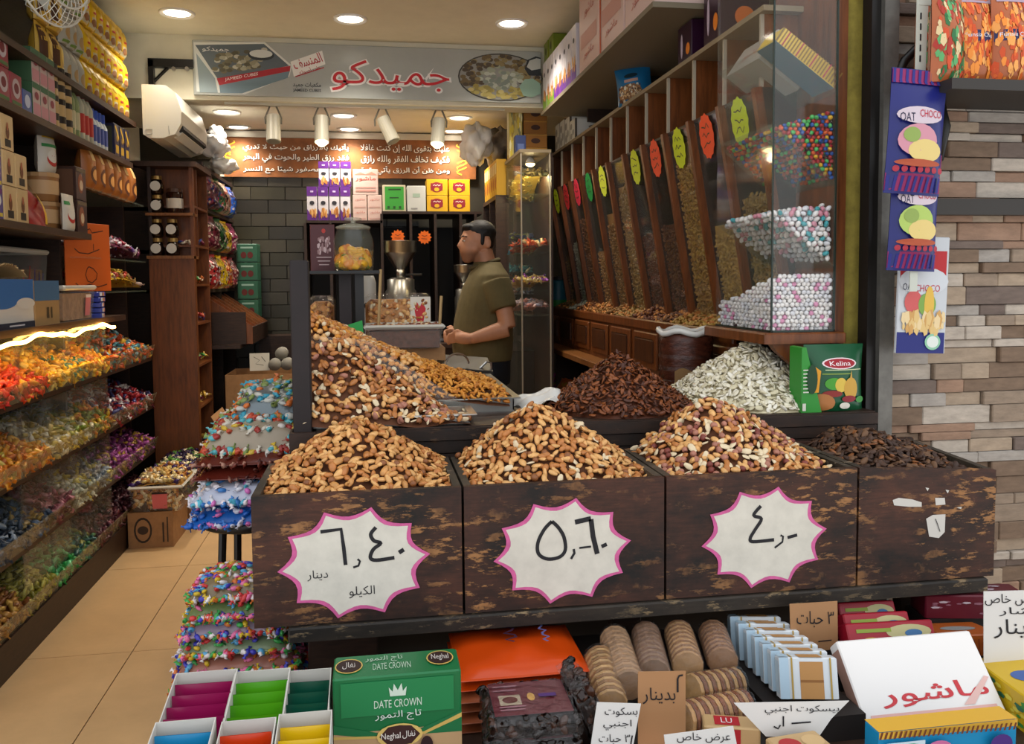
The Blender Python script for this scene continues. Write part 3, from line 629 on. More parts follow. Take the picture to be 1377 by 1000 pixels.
# ---- third shelf
for k in range(2):
    for r in range(3):
        shelfbox('small_tea_box', 'small green and violet tea box stacked at the street end of the third shelf', 3.18 + k * .1, 3.277 + k * .1, S3 + r * .115, .114, M('violet_card' if k else 'leaf_card', '4a3a78' if k else '4a8a5a', .4), [('e', 'd8d8d0', .5, .6, .32, .22), ('q', 'c8b040', .1, .9, .08, .2), ('q', '6a2a6a', .1, .9, .8, .95)], 'small tea boxes on the third shelf')
for k in range(2):
    for r in range(3 - k):
        shelfbox('cream_box', 'cream box with brown pot picture and dark label, stacked on the third shelf', 3.385 + k * .115, 3.495 + k * .115, S3 + r * .13, .128, M('cream_card', 'c8a874', .45), [('q', '1c1614', .28, .75, .08, .3), ('e', '6a3a1c', .5, .5, .14, .2), ('e', 'a85a3a', .5, .66, .08, .12)], 'cream boxes on the third shelf')
b = MB().mat(M('red_cloth_bag', '9a1418', .4, var=.2, scale=12)); rb = random.Random(2)
b.grid(lambda s, t: (XL - .02 - .10 * (1 - math.sin(math.pi * t) ** .5) - .10 * s * s + .012 * math.sin(9 * s + 5 * t), 3.62 + .34 * t + .03 * s, S3 + .002 + (.30 - .26 * t) * s * (1 - .3 * math.sin(8 * t) * .3) ), 10, 14)
b.grid(lambda s, t: (XL - .16 + .02 * math.sin(7 * t), 3.62 + .36 * t + .04 * s, S3 + .002 + (.30 - .26 * t) * s), 6, 10)
o = b.build('red_bag', None, True); tag(o, 'slumped red plastic bag with yellow stripe in front of the paper tubs', 'bag')
b = MB().mat('d8a820'); b.grid(lambda s, t: (XL - .02 - .10 * (1 - math.sin(math.pi * (.42 + .06 * t)) ** .5) - .10 * (s) ** 2 + .015, 3.62 + .36 * (.42 + .05 * t) + .04 * s, S3 + .01 + (.30 - .26 * (.42 + .05 * t)) * s), 8, 2); b.build('stripe', o)
tb = None
for r in range(2):
    l = (XL - .118, 4.06, S3 + r * .125)
    if tb is None: tb = bottle('paper_tub', 'brown paper tub stacked behind the red bag', 'tub', l, [(.062, 0), (.066, .004), (.07, .11), (.07, .122)], M('kraft_tub', '9a6a3a', .5), (.072, .105, .124), M('tub_lid', 'b89060'), (.0695, .03, .09, M('tub_band', 'c8a070')), 'paper tubs on the third shelf')
    else: dup(tb, l)
pouch('white_cup_bag', 'white bag with red and green swirl on top of the paper tubs', 'bag', .13, .2, .07, (XL - .10, 4.07, S3 + .251), M('milk_white', 'd0c8b8', .4), [('e', 'b82a24', .5, .3, .3, .16), ('e', 'd8d4c8', .5, .36, .28, .14), ('q', '3a8a4a', .05, .95, .55, .62), ('q', 'c8a030', .1, .9, .75, .9)], rz=1.4)
pouch('white_red_bag', 'white bag with red wave leaning at the foot of the paper tubs', 'bag', .12, .16, .04, (XL - .018, 4.07, S3), M('milk_white', 'd0c8b8', .4), [('e', 'b82a24', .5, .4, .32, .2), ('e', 'd8d4c8', .5, .46, .3, .16), ('q', '3a8a4a', .05, .4, .7, .8)], rz=1.5)
for r in range(2): shelfbox('dark_coffee_box', 'dark brown box with cup picture, %s of a stack of two at the inner end' % ('bottom', 'top')[r], 4.17, 4.31, S3 + r * .15, .149, M('coffee_card', '38221a', .35), [('e', '8a4a2a', .45, .5, .26, .3), ('e', 'c8b090', .5, .45, .16, .16), ('q', '6a5a40', .05, .95, .85, .95)], side=[('q', '5a3a24', .1, .9, .1, .9)])
row('brown_gold_pouch', 'brown and gold pouch standing in a row on the glass shelf', 'brown and gold pouches', 4.40, 6, .145, 1, 1.86, .23, M('pouch_brown', 'a8642c', .35), [('e', '5a2a14', .5, .3, .3, .2), ('e', 'd89a50', .5, .3, .2, .12), ('q', 'e8c080', .3, .7, .6, .85)], dep=.09)
# ---- fourth shelf: tubs and boxes
def plastic_tub(name, label, cx, cy, z, w, d, h, group=None, rz=math.pi / 2, fill=None, fillh=.7, mark=None, lid=True):
    t = thing(name, label, 'plastic tub', (cx, cy, z), group, rz)
    k = .9; b = MB().mat(PLAST); th = .003
    def ring(s, zz): return [(-w / 2 * s, -d / 2 * s, zz), (w / 2 * s, -d / 2 * s, zz), (w / 2 * s, d / 2 * s, zz), (-w / 2 * s, d / 2 * s, zz)]
    b.add(ring(k, 0) + ring(1, h), [(3, 2, 1, 0), (0, 1, 5, 4), (1, 2, 6, 5), (2, 3, 7, 6), (3, 0, 4, 7)]); b.build('tub_wall', t)
    b = MB().mat(M('tub_rim', 'c4c0b4', .4)); R = ring(1.0, h)
    for i in range(4): b.bar(R[i], R[(i + 1) % 4], .012)
    b.build('rim', t)
    if fill: b = MB().mat(fill); b.box(-w / 2 * .93 + .004, w / 2 * .93 - .004, -d / 2 * .9 + .004, d / 2 * .9 - .004, .004, h * fillh); b.build('contents', t)
    if lid: b = MB().mat(M('tub_lid_clear', 'c8c4b8', .35)); b.rbox(-w / 2 - .008, w / 2 + .008, -d / 2 - .008, d / 2 + .008, h, h + .014, .006); b.build('lid', t)
    if mark: b = MB(); paint(b, lambda u, v, e: (-w / 2 * (.9 + .1 * v) + u * w * (.9 + .1 * v), -d / 2 * (.9 + .1 * v) - e - .001, v * h), mark); b.build('pen_mark', t)
    return t
plastic_tub('plastic_tub', 'big clear tub of nut crumbs with red and blue pen marks', XL - .285, 3.95, S4, .62, .22, atx(60, 340, XL - .17).z - S4, fill=M('crumbs', '6a5030', .8, var=.4, scale=60), fillh=.75,
    mark=[('s', 'a82a20', [[(.55, .75), (.56, .5), (.66, .5), (.67, .8), (.66, .35)], [(.60, .6), (.70, .62)]], .008), ('s', '2a2a70', [[(.76, .75), (.77, .5), (.84, .5), (.85, .72), (.86, .48), (.92, .5), (.92, .7)]], .009)])
plastic_tub('plastic_tub', 'smaller clear tub with pink price sticker in front of the orange card', XL - .12, 4.20, S4, .42, .2, .145, fill=M('beige_crumbs', 'a8805c', .8, var=.3, scale=40), fillh=.85, mark=[('q', 'd87a78', .7, .88, .12, .8), ('q', 'e8d8d0', .7, .88, .7, .8)])
shelfbox('blue_white_box', 'blue and white carton with dark base stripe at the front of the lit shelf', 3.22, 3.62, S4, .185, M('white_card', 'c4c2bc', .45), [('q', '2a62a0', 0, 1, .52, 1), ('e', '2a62a0', .3, .55, .3, .14), ('e', 'c4c2bc', .8, .5, .22, .12), ('q', '1c2438', 0, 1, 0, .13), ('q', 'c8c8d0', .4, .75, .05, .08)], dep=.15)
shelfbox('wrapped_box', 'blue and kraft carton wrapped in clear film beside the blue and white carton', 3.63, 3.90, S4, .18, M('kraft_card', 'a08258', .4), [('q', '3a6288', 0, 1, .55, 1), ('q', '4a3a24', .45, .55, .15, .4), ('q', '4a3a24', .62, .68, .15, .4)], dep=.15)
for k in range(5):
    o = carton('wafer_pack', 'blue and white wafer pack in a loose stack beside the small tub', 'wafer pack', .1, .13, .022, (XL - .07, 4.47 + random.uniform(-.01, .01), S4 + .026 * k), M('wafer_blue', '2c3c9a', .35), {'f': [('q', 'd8dce4', .2, .5, .1, .9), ('q', 'c88a5a', .55, .8, .1, .9)], 't': [('q', 'd8dce4', .2, .8, .3, .6)]}, 'wafer packs on the lit shelf', rz=math.pi / 2 + random.uniform(-.15, .15))
oc = carton('price_card', 'orange cardboard price card with handwritten arabic and a round zero', 'sign', .30, .006, .33, (XL - .06, LY(136, 350), S4 + .13), M('orange_card', 'c4560c', .6), {'f': [
    ('s', '4a1c08', [[(.85, .9), (.6, .86), (.55, .92), (.4, .86), (.25, .92), (.2, .85)], [(.75, .62), (.5, .55), (.3, .56), (.2, .62)], [(.62, .7), (.62, .6)], [(.5, .36), (.6, .33), (.68, .26), (.66, .18), (.56, .12), (.46, .15), (.42, .24), (.46, .33), (.5, .36)], [(.9, .1), (.7, .06), (.5, .1), (.3, .06), (.2, .12)]], .008)]}, rz=1.15)
zf = lambda x, y: S4 + .19 + .05 * max(0, 1 - ((y - 3.42) / .2) ** 2)
P, N = field(XL - .15, XL - .02, 3.24, 3.60, zf, .016)
heap('crumb_heap', 'pale grain heap filling the top of the blue and white carton', 'grain', P, N, [p_ell(.009, .006, .004, 6, 3)], ['c8aa78', 'b89868', 'd8c090'], mound=mound_mesh(XL - .15, XL - .02, 3.24, 3.60, zf, S4), mound_mat=M('b89868'))
# ================================================================== pillar unit
XP = -1.06; YP = 5.46; ZP = LZ(200, 222)
pu = thing('pillar_unit', 'brown wooden end unit with honey jar niche and side compartments', 'cabinet', (XL, YP, 0))
def ppart(name, mat, x0, x1, y0, y1, z0, z1): b = MB().mat(mat); b.box(x0 - XL, x1 - XL, y0 - YP, y1 - YP, z0, z1); return b.build(name, pu)
ZN = aty(240, 345, YP).z; ZN2 = aty(240, 287, YP).z; ZT = aty(240, 224, YP).z
ppart('front_panel', WOODM, XL - .02, XP, YP, YP + .02, 0, ZN); ppart('side_panel', WOODM, XP - .02, XP, YP + .02, YP + .06, 0, ZT)
ppart('top_board', WOODH, XL - .08, XP + .03, YP - .02, 5.95, ZT, ZT + .03); ppart('niche_back', WOODM, XL - .02, XP, YP + .14, YP + .155, ZN, ZT)
ppart('niche_shelf', WOODO, XL - .03, XP, YP - .015, YP + .14, ZN - .012, ZN + .006); ppart('niche_shelf', WOODO, XL - .03, XP, YP - .01, YP + .14, ZN2 - .012, ZN2 + .004)
ppart('back_board', WOODD, XL - .02, XL, YP + .02, 5.95, 0, ZT); ppart('end_panel', WOODM, XL, XP, 5.93, 5.95, 0, ZT)
cz = [.35, .62, .88, 1.14, 1.38, 1.62, 1.86]
for z in cz: ppart('compartment_shelf', WOODM, XL, XP, YP + .06, 5.93, z, z + .014)
hj = None
for (px, py) in ((211, 287), (232, 345), (211, 345)):
    for r in range(2):
        if px == 211 or py == 345:
            p = aty(px, py, YP + .03); l = (p.x, YP + .05, (ZN if py > 300 else ZN2) + .006 + r * .115)
            if hj is None:
                hj = bottle('honey_jar', 'small dark honey jar with round white label and gold lid in the niche', 'jar', l, [(.032, 0), (.038, .006), (.04, .05), (.03, .08), (.024, .088)], M('honey_dark', '1c0e08', .15), (.03, .086, .108), M('gold_lid', 'a8864a', .3, .6), None, 'honey jars in the niche')
                d = MB().mat('cfccc0'); d.ext(circ(0, .045, .03, .03), (Vector((0, -.041, 0)), X.copy(), Z.copy()), .001); d.build('round_label', hj)
            else: dup(hj, l)
p = aty(234, 285, YP + .03); bj = bottle('large_honey_jar', 'larger dark jar with wide white label beside the small honey jars', 'jar', (p.x, YP + .06, ZN2 + .004), [(.046, 0), (.05, .006), (.05, .12), (.044, .13)], M('honey_dark2', '2a140c', .15), (.047, .128, .15), M('brown_lid', '4a3020', .4), (.0505, .03, .09, M('wide_label', 'c8c0b0')))
for z in cz[:-1]:
    P, N = field(XL + .08, XP - .02, YP + .1, 5.9, lambda x, y: z + .03 + .02 * math.sin(9 * y), .032, zj=.01)
    cs = random.sample(['a83028', 'd8c8b0', '3a8a3a', 'c86a28', '8a3a5a', 'c8a040', '384a8a'], 3)
    heap('candy_heap', 'small heap of sweets in a side compartment of the pillar unit at height %d cm' % int(z * 100), 'candy', P, N, [p_candy(.022, .01, .008)], [foil(c) for c in cs], tilt=.7)
# ================================================================== floor boxes in the aisle
def open_carton(name, label, x0, x1, y0, y1, z0, h, mat=CARD, faces=None, flaps=False):
    t = thing(name, label, 'carton', ((x0 + x1) / 2, (y0 + y1) / 2, z0)); w, d = x1 - x0, y1 - y0; th = .006
    b = MB().mat(mat); b.box(-w / 2, w / 2, -d / 2, d / 2, 0, th); b.build('carton_base', t)
    for nm, q in (('side_wall', (-w / 2, w / 2, -d / 2, -d / 2 + th)), ('side_wall', (-w / 2, w / 2, d / 2 - th, d / 2)), ('side_wall', (-w / 2, -w / 2 + th, -d / 2 + th, d / 2 - th)), ('side_wall', (w / 2 - th, w / 2, -d / 2 + th, d / 2 - th))):
        b = MB().mat(mat); b.box(*q, th, h); b.build(nm, t)
    if flaps:
        for sx in (-1, 1):
            b = MB().mat(mat); b.hexa([(sx * w / 2, -d / 2, h), (sx * (w / 2 + .05), -d / 2, h + .09), (sx * (w / 2 + .05), d / 2, h + .09), (sx * w / 2, d / 2, h), (sx * w / 2, -d / 2, h + .005), (sx * (w / 2 + .05), -d / 2, h + .095), (sx * (w / 2 + .05), d / 2, h + .095), (sx * w / 2, d / 2, h + .005)]); b.build('flap', t)
    if faces: b = MB(); paint(b, lambda u, v, e: (-w / 2 + u * w, -d / 2 - e, v * h), faces); b.build('print', t)
    return t
A = atz(173, 738, 0); B_ = atz(232, 737, 0); zc = aty(172, 690, A.y).z
open_carton('kraft_carton', 'kraft carton with round black emblem standing on the aisle floor', A.x, B_.x, A.y, A.y + .36, 0, zc, faces=[('e', '2a1c12', .33, .5, .2, .36), ('e', '9b7148', .33, .5, .16, .3), ('e', '3a281a', .33, .5, .12, .12), ('q', '3a281a', .76, .80, .15, .7), ('q', '3a281a', .86, .89, .15, .85)])
open_carton('kraft_carton', 'plain kraft carton behind the one with the black emblem', A.x + .03, B_.x + .03, A.y + .40, A.y + .75, 0, zc)
def candy_tub(label, y0, cols, nind, sticker, hz):
    w, d = B_.x - A.x + .04, .36; cx, cy = (A.x + B_.x) / 2 + (.05 if y0 > A.y + .2 else .03), y0 + .18
    plastic_tub('candy_tub', label, cx, cy, zc, w, d, .13, rz=0, lid=False, mark=[('q', 'd86a68', .42, .72, .1, .72), ('q', '2a1c18', .42, .72, .72, .8)] if sticker else None)
    zf = lambda x, y: zc + .125 + .06 * max(0, 1 - ((x - cx) / (w * .55)) ** 2) * (.5 + .5 * (y - y0) / d)
    P, N = field(cx - w * .46, cx + w * .46, cy - d * .45, cy + d * .45, zf, .026, zj=.014)
    heap('candy_heap', label.replace('clear tub', 'heap') + ' contents', 'candy', P, N, [p_candy(.022, .012, .011)], [foil(c) for c in cols], tilt=.8, n_ind=nind, ind=('wrapped_candy', 'gold, cream or violet wrapped sweet in the tub on the aisle floor carton', 'candy', 'sweets in the floor tub'),
         mound=mound_mesh(cx - w * .46, cx + w * .46, cy - d * .45, cy + d * .45, zf, zc, 6, 6, .012), mound_mat=foil(cols[0]))
    P = []; N = []
    for i in range(70): P.append((cx + random.uniform(-.43, .43) * w, y0 + .026, zc + random.uniform(.015, .12))); N.append((0, -1, .2))
    heap('candy_layer', 'sweets showing through the wall of the ' + ('front' if sticker else 'rear') + ' clear tub', 'candy', P, N, [p_candy(.022, .012, .008)], [foil(c) for c in cols[:3]], tilt=.3)
candy_tub('clear tub of gold, cream and violet sweets with pink sticker on the front carton', A.y, ['c89a50', 'd8c8a0', 'a86a30', '38205a', 'c8b070'], 60, True, 0)
candy_tub('clear tub of violet and green sweets on the rear carton', A.y + .39, ['38205a', 'd8c8a0', '5a8a3a', '281838'], 0, False, 0)
# ================================================================== shelves past the pillar
XB = -1.08; YC = 5.97
bs = thing('rear_shelf', 'dark wooden shelving with bagged sweets past the pillar unit', 'shelving', (XB, YC, 0))
def bpart(name, mat, x0, x1, y0, y1, z0, z1): b = MB().mat(mat); b.box(x0 - XB, x1 - XB, y0 - YC, y1 - YC, z0, z1); return b.build(name, bs)
bpart('back_panel', WOODD, XW + .01, XW + .03, YC, YB - .02, 0, 2.2)
for z in (.98, 1.36, 1.62, 1.90, 2.18): bpart('shelf_board', WOODD, XW + .03, XB if z > 1 else -.88, YC, YB - .02, z - .025, z)
for y in (YC, 6.55, YB - .04): bpart('upright', WOODD, XW + .03, XB - .01, y, y + .02, 0, 2.2)
bagc = [('5a2438', 'a84a5a', '2a3a8a'), ('2a6a3a', '3a3a8a', 'b8343a'), ('b8a090', 'a83a30', 'c86a48'), ('2858b8', '3a78d8', '1c3a8a')]
bagc2 = [('6a2438', '8a4050', '401820'), ('2a5a30', '1c2a1c', '5a8a4a'), ('c8a028', '281c18', 'd8b838'), ('7a2a48', '9a4a68', '501830')]
bagc3 = [('a8282c', 'd8d0d0', '781c20'), ('c8a818', 'e0c028', 'a88a10'), ('a83a20', 'c86030', 'd8a040'), ('6a2430', 'a86a60', '4a1820')]
for z, lst, nm in ((1.90, bagc, 'upper'), (1.62, bagc2, 'middle'), (1.36, bagc3, 'lower')):
    for k, cs in enumerate(lst):
        y = 6.06 + k * .26
        o = pouch('candy_bag', 'bag of mixed sweets, %s, on the %s shelf past the pillar' % (('maroon', 'multicoloured', 'pale', 'blue', 'maroon', 'green', 'yellow', 'violet', 'red', 'yellow', 'orange', 'brown')[k + 4 * ('upper', 'middle', 'lower').index(nm)], nm), 'bag', .25, .235, .17, (XB - .02, y, z), foil(cs[0]), [('dots', foil(cs[0]), [foil(c) for c in cs + ('b8a8a0', '2a1818')], 260, .03, .97, .03, .93, .035)], rz=math.pi / 2 - .25, seed=k, wav=.012)
# slanted spice bins
sbn = thing('spice_bin', 'dark brown box of slanted spice compartments on the low rear shelf', 'bin', (-1.05, 6.05, .98))
b = MB().mat(WOODD); b.box(-.08, .20, 0, .015, 0, .22); b.build('end_panel', sbn)
for k in range(6):
    y = .02 + k * .17; b = MB().mat(WOODM); b.add([(-.08, y, 0), (.24, y, 0), (.24, y, .12), (-.08, y, .34), (-.08, y + .012, 0), (.24, y + .012, 0), (.24, y + .012, .12), (-.08, y + .012, .34)], [(0, 1, 2, 3), (7, 6, 5, 4), (0, 4, 5, 1), (1, 5, 6, 2), (2, 6, 7, 3), (3, 7, 4, 0)]); b.build('divider', sbn)
b = MB().mat(WOODD); b.box(.225, .24, .03, .87, 0, .115); b.build('front_board', sbn)
for k, c in enumerate(('a05a20', '8a7a48', '9a9468', '7a7a50', '8a8a70')):
    b = MB().mat(M('spice_%d' % k, c, .9, var=.25, scale=60)); y = .034 + k * .17
    b.hexa([(-.07, y, .02), (.22, y, .02), (.22, y + .154, .02), (-.07, y + .154, .02), (-.07, y, .30), (.22, y, .10), (.22, y + .154, .10), (-.07, y + .154, .30)]); b.build('spice', sbn)
for k in range(5):
    carton('green_carton', 'green carton with dark red fruit picture, in the stack by the back wall', 'carton', .155, .2, .14, (-.955, 7.05, .981 + k * .145), M('green_card', '2a5a44', .5), {'f': [('q', '1c4434', 0, 1, 0, .06), ('e', '5a1c18', .34, .38, .14, .18), ('e', '5a1c18', .66, .38, .14, .18), ('q', '8aa89a', .2, .8, .74, .84)]}, 'green cartons by the back wall')
b = MB().mat(WOODD); b.box(-.875, -.6, 6.9, YB - .02, 0, .98); tag(b.build('low_cupboard'), 'low dark cupboard under the green cartons', 'cupboard')
open_carton('kraft_carton', 'open carton of dark cinnamon bundles behind the wooden post', -.92, -.5, 5.35, 5.75, 0, .5, flaps=True)
b = MB().mat(M('cinnamon', '3a1c14', .7, var=.3, scale=20)); rr = random.Random(5)
for k in range(70):
    x, y = rr.uniform(-.88, -.54), rr.uniform(5.39, 5.71); zz = .42 + .22 * max(0, 1 - ((x + .71) / .2) ** 2) + rr.uniform(0, .03); a = rr.uniform(-.5, .5); e = rr.uniform(-.2, .5)
    d = Vector((math.sin(a) * .5, -math.cos(a), e)).normalized() * .1; b.tube([Vector((x, y, zz)) - d, Vector((x, y, zz)) + d], .011, 6)
o = b.build('cinnamon_sticks'); o['kind'] = 'stuff'; tag(o, 'dark cinnamon stick bundles heaped in the open carton', 'cinnamon')
open_carton('kraft_carton', 'flat open kraft carton behind the cinnamon, holding paper rolls', -.98, -.52, 5.95, 6.4, 0, .78)
pr = None
for k, (x, y, zz) in enumerate(((-.66, 6.02, .80), (-.58, 6.04, .80), (-.62, 6.08, .87))):
    b = MB().mat(M('tissue', '7c786e', .8)); b.tube([(0, -.04, .04), (0, .05, .04)], .042, 14); o = b.build('paper_roll', None, True, (x, y, zz)); tag(o, 'pale paper roll on top of the rear kraft carton', 'roll', 'paper rolls on the rear carton')
carton('white_note_card', 'white card with handwriting leaning on the paper rolls', 'sign', .13, .005, .12, (-.76, 6.0, .80), M('paper_white', 'b8b2a4', .7), {'f': [('s', '4a4640', [[(.2, .8), (.5, .6), (.3, .4), (.7, .3)], [(.6, .8), (.8, .5)]], .015)]}, rot=(-.2, 0, .1))
# ================================================================== bag stacks on round stools
def stool(label, x, y, z, r):
    t = thing('round_stool', label, 'stool', (x, y, 0)); b = MB().mat(BLACK); b.lathe([(r * .96, z - .03), (r, z - .024), (r, z - .004), (r * .97, z)], n=28); b.build('seat', t, True)
    for k in range(4):
        a = k * math.pi / 2 + .6; b = MB().mat(BLACK); b.tube([(r * .6 * math.cos(a), r * .6 * math.sin(a), z - .03), (r * .85 * math.cos(a), r * .85 * math.sin(a), 0)], .012, 8); b.build('leg', t)
def flatbag(name, label, x, y, z, w, d, h, base, specks, rz=0., n=220, seed=1, group=None, r=.02, tilt=(0, 0), sweets=0):
    """bag lying flat: pillow form with its printed or see-through specks"""
    rr = random.Random(seed); ph = [rr.uniform(0, 6) for _ in range(3)]
    def S(u, v, e):
        q = (max(0, math.sin(math.pi * u)) * max(0, math.sin(math.pi * v))) ** .3
        return ((u - .5) * w, (v - .5) * d, h * (.18 + .82 * q) + e + .006 * math.sin(9 * u + ph[0]) * math.sin(8 * v + ph[1]) * q)
    def side(s, t):
        s = min(max(s, 0), .99999); k = int(s * 3.9999); f = s * 4 - k; u, v = ((f, 0), (1, f), (1 - f, 1), (0, 1 - f))[k]; p = S(u, v, 0)
        q = math.sin(math.pi * t); return (p[0] * (1 + .05 * q), p[1] * (1 + .05 * q), p[2] * t)
    b = MB().mat(base); b.grid(lambda s, t: S(s, t, 0), 14, 14); b.grid(side, 28, 4); b.poly([(-w / 2, -d / 2, 0), (-w / 2, d / 2, 0), (w / 2, d / 2, 0), (w / 2, -d / 2, 0)])
    o = b.build(name, None, True, (x, y, z)); o.rotation_euler = (tilt[0], tilt[1], rz); tag(o, label, 'bag', group)
    if sweets:
        P = []; N = []
        for i in range(n):
            if rr.random() < .45: u, v = rr.uniform(.02, .98), rr.uniform(.02, .98); q = S(u, v, 0); nn = (0, 0, 1)
            else: u = rr.random(); q = side(u, rr.uniform(.1, .95)); nn = (q[0], q[1], .02)
            P.append(q); N.append(nn)
        heap('sweets', '', '', P, N, [p_candy(sweets, sweets * .45, sweets * .36), p_ell(sweets * .6, sweets * .5, sweets * .4, 6, 4)], [M(c + '_sw', c, .3) for c in specks], tilt=.35, parent=o)
    else:
        p = MB(); paint(p, S, [('dots', base, specks, n, .10, .90, .10, .90, r)]); p.build('print', o)
    return o
st1 = aty(320, 690, 2.72); zs = st1.z
stool('black round stool under the blue and white sweet bags', -.385, 2.74, zs, .155)
flatbag('sweet_bag', 'blue and white bag of pastel sweets, bottom of the stack', -.385, 2.74, zs, .30, .32, .06, M('bag_blue', '1c5aa8', .3), ['c8c8d8', 'c86aa8', '1c5ab0', '2a6ab8', '1c5ab0'], seed=1, sweets=.018, n=240)
flatbag('sweet_bag', 'blue and white bag of pastel sweets, second of the stack', -.38, 2.75, zs + .062, .30, .33, .065, M('bag_white', 'b8bccc', .3), ['d8d8e0', 'c86ab0', '3a7ac0', 'e0d8dc', '58b0c8'], seed=2, sweets=.02, n=260)
flatbag('sweet_bag', 'brown glossy bag lying on the pastel sweet bags', -.375, 2.77, zs + .13, .30, .32, .04, M('bag_brown', '5a2016', .22, bump=.6, scale=25), ['6a2a1c', '4a1810', '8a5a4a'], seed=3, n=140, sweets=.014)
flatbag('sweet_bag', 'second brown glossy bag higher in the stack', -.37, 2.77, zs + .172, .30, .32, .04, M('bag_brown', '5a2016', .25), ['6a2a1c', '4a1810', 'a87a68'], seed=4, n=140, sweets=.014)
flatbag('sweet_bag', 'pale printed bag with red and teal patches on top of the brown bags', -.36, 2.80, zs + .215, .28, .30, .09, M('bag_pale', '9a8c78', .3, bump=.4, scale=20), ['b84a30', '58a8b0', 'c8c0b0', 'c8a838', '98302a', '7a904a', 'd0c8c0'], seed=5, tilt=(.1, 0), n=300, sweets=.022)
flatbag('sweet_bag', 'silver and teal bag at the very top of the stack by the post', -.325, 2.86, zs + .32, .2, .24, .06, M('bag_silver', '6a7478', .25, .3, bump=.4, scale=20), ['c86a30', '3a98b0', 'b8b8b0', '7a8a4a'], seed=6, tilt=(.25, 0), n=170, sweets=.022)
st2 = aty(350, 897, 2.2); z2 = st2.z
stool('black round stool under the mixed sweet bags below the first crate', -.325, 2.20, z2, .125)
mc = ['c83a3a', '3a3aa8', 'c8a828', '3a9a4a', 'd86a98', 'd8d0d0', 'c86a28', '58a0c8']
for k in range(6):
    flatbag('mixed_sweet_bag', ('clear bag of multicoloured wrapped sweets, %s of the lower stack' % ('bottom', 'second', 'third', 'fourth', 'fifth', 'top')[k]), -.335 - .004 * k, 2.20, z2 + .043 * k, .29 - .022 * k, .24 - .01 * k, .043, M('bag_clear_%d' % k, ('8a7a6a', 'a06a5a', '7a8a6a', '8a7a8a', '6a7a4a', '7a6a50')[k], .25), mc, seed=11 + k, n=330, sweets=.015)
# ================================================================== back: banner, spots, cabinets
a = aty(300, 185, YB - .03); c = aty(640, 239, YB - .03)
bn = thing('banner', 'brown banner with three lines of white arabic verse across the back wall', 'banner', ((a.x + c.x) / 2, YB - .03, 2.245)); bw, bh = c.x - a.x, .315
b = MB().mat(M('banner_brown', '7d4a20', .6, var=.35, scale=6)); b.box(-bw / 2, bw / 2, 0, .012, 0, bh); b.build('cloth', bn)
b = MB().mat(M('banner_frame', 'b8b4a8', .4)); b.box(-bw / 2 - .02, bw / 2 + .02, -.012, .012, bh, bh + .05); b.box(-bw / 2 - .03, -bw / 2, -.012, .012, 0, bh + .05); b.build('frame', bn)
fr = (Vector((-bw / 2, -.001, 0)), X * (bw / 340), Z * (bh / 54)); b = MB()
for (ln, cx, cy, w) in ((('عليك بتقوى الله إن كنت غافلا'), 242, 41, 122), ('فكيف تخاف الفقر والله رازق', 242, 26, 122), ('ومن ظن أن الرزق يأتي بقوة', 242, 11, 122), ('يأتيك بالارزاق من حيث لا تدري', 95, 41, 140), ('فقد رزق الطير والحوت في البحر', 95, 26, 140), ('ما أكل العصفور شيئا مع النسر', 95, 11, 140)):
    b.mat('3a2010'); b.text(arab(ln), fr, w=w + 1.5, h=12.6, cx=cx + .6, cy=cy - .4, z=.001, bold=.045); b.mat('e8e4dc'); b.text(arab(ln), fr, w=w, h=12, cx=cx, cy=cy, z=.002, bold=.012)
b.mat('d8b830')
for sx, x0 in ((1, 8), (-1, 320)):
    for k in range(5): b.stroke([(x0 + sx * 7 * math.sin(t * .9 + k), 6 + k * 8 + t * 2.2) for t in range(6)], fr, .01, .001)
b.build('lettering', bn)
def tracklight(px, lit, lean, label):
    t = thing('spotlight', label, 'spotlight', (aty(px, 140, YBEAM + .06).x, YBEAM + .06, 2.53))
    b = MB().mat(BLACK if False else M('spot_white', 'b8b4a4', .4)); b.box(-.045, .045, -.02, .02, -.02, 0); b.build('track_adapter', t)
    b = MB().mat(M('spot_yoke', '6a665a', .4)); b.tube([(-.02, 0, -.02), (-.05, 0, -.09), (-.048, 0, -.13)], .006, 6); b.tube([(.02, 0, -.02), (.05, 0, -.09), (.048, 0, -.13)], .006, 6); b.build('yoke', t)
    d = Vector((lean, -.25, -1)).normalized(); p0 = Vector((0, 0, -.08)) ; p1 = p0 + d * .17
    b = MB().mat(M('spot_white', 'b8b4a4', .4)); b.tube([p0, p1], [.042, .045], 18); b.build('lamp_body', t, False)
    b = MB().mat(M('spot_bulb_on', 'ffdf9a', emit=25.) if lit else M('spot_bulb_off', '8a887c', .3)); b.tube([p1 - d * .005, p1 + d * .004], .038, 18); b.ell(p1 + d * .0, .032, .032, .028, 10, 6) if lit else None; b.build('bulb', t)
    if lit:
        l = bpy.data.lights.new('spotlight_light', 'POINT'); l.energy = SPOT_W; l.color = (1, .82, .56); l.shadow_soft_size = .035
        lo = bpy.data.objects.new('spotlight_light', l); COL.objects.link(lo); lo.parent = t; lo.location = p1 + d * .06 + Vector((0, -.04, 0))
tracklight(367, False, .02, 'white unlit spotlight pointing straight down, nearest the air conditioner'); tracklight(432, True, 0., 'lit spotlight between the two unlit spotlights'); tracklight(514, False, .45, 'white unlit spotlight tilted sideways'); tracklight(590, True, -.1, 'lit spotlight at the right wall end of the track')
b = MB().mat(M('spot_white', 'b8b4a4', .4)); b.box(aty(300, 140, YBEAM).x, aty(680, 140, YBEAM).x, YBEAM + .045, YBEAM + .075, 2.515, 2.532); tag(b.build('light_track'), 'slim ceiling track carrying the spotlights under the beam', 'light track')
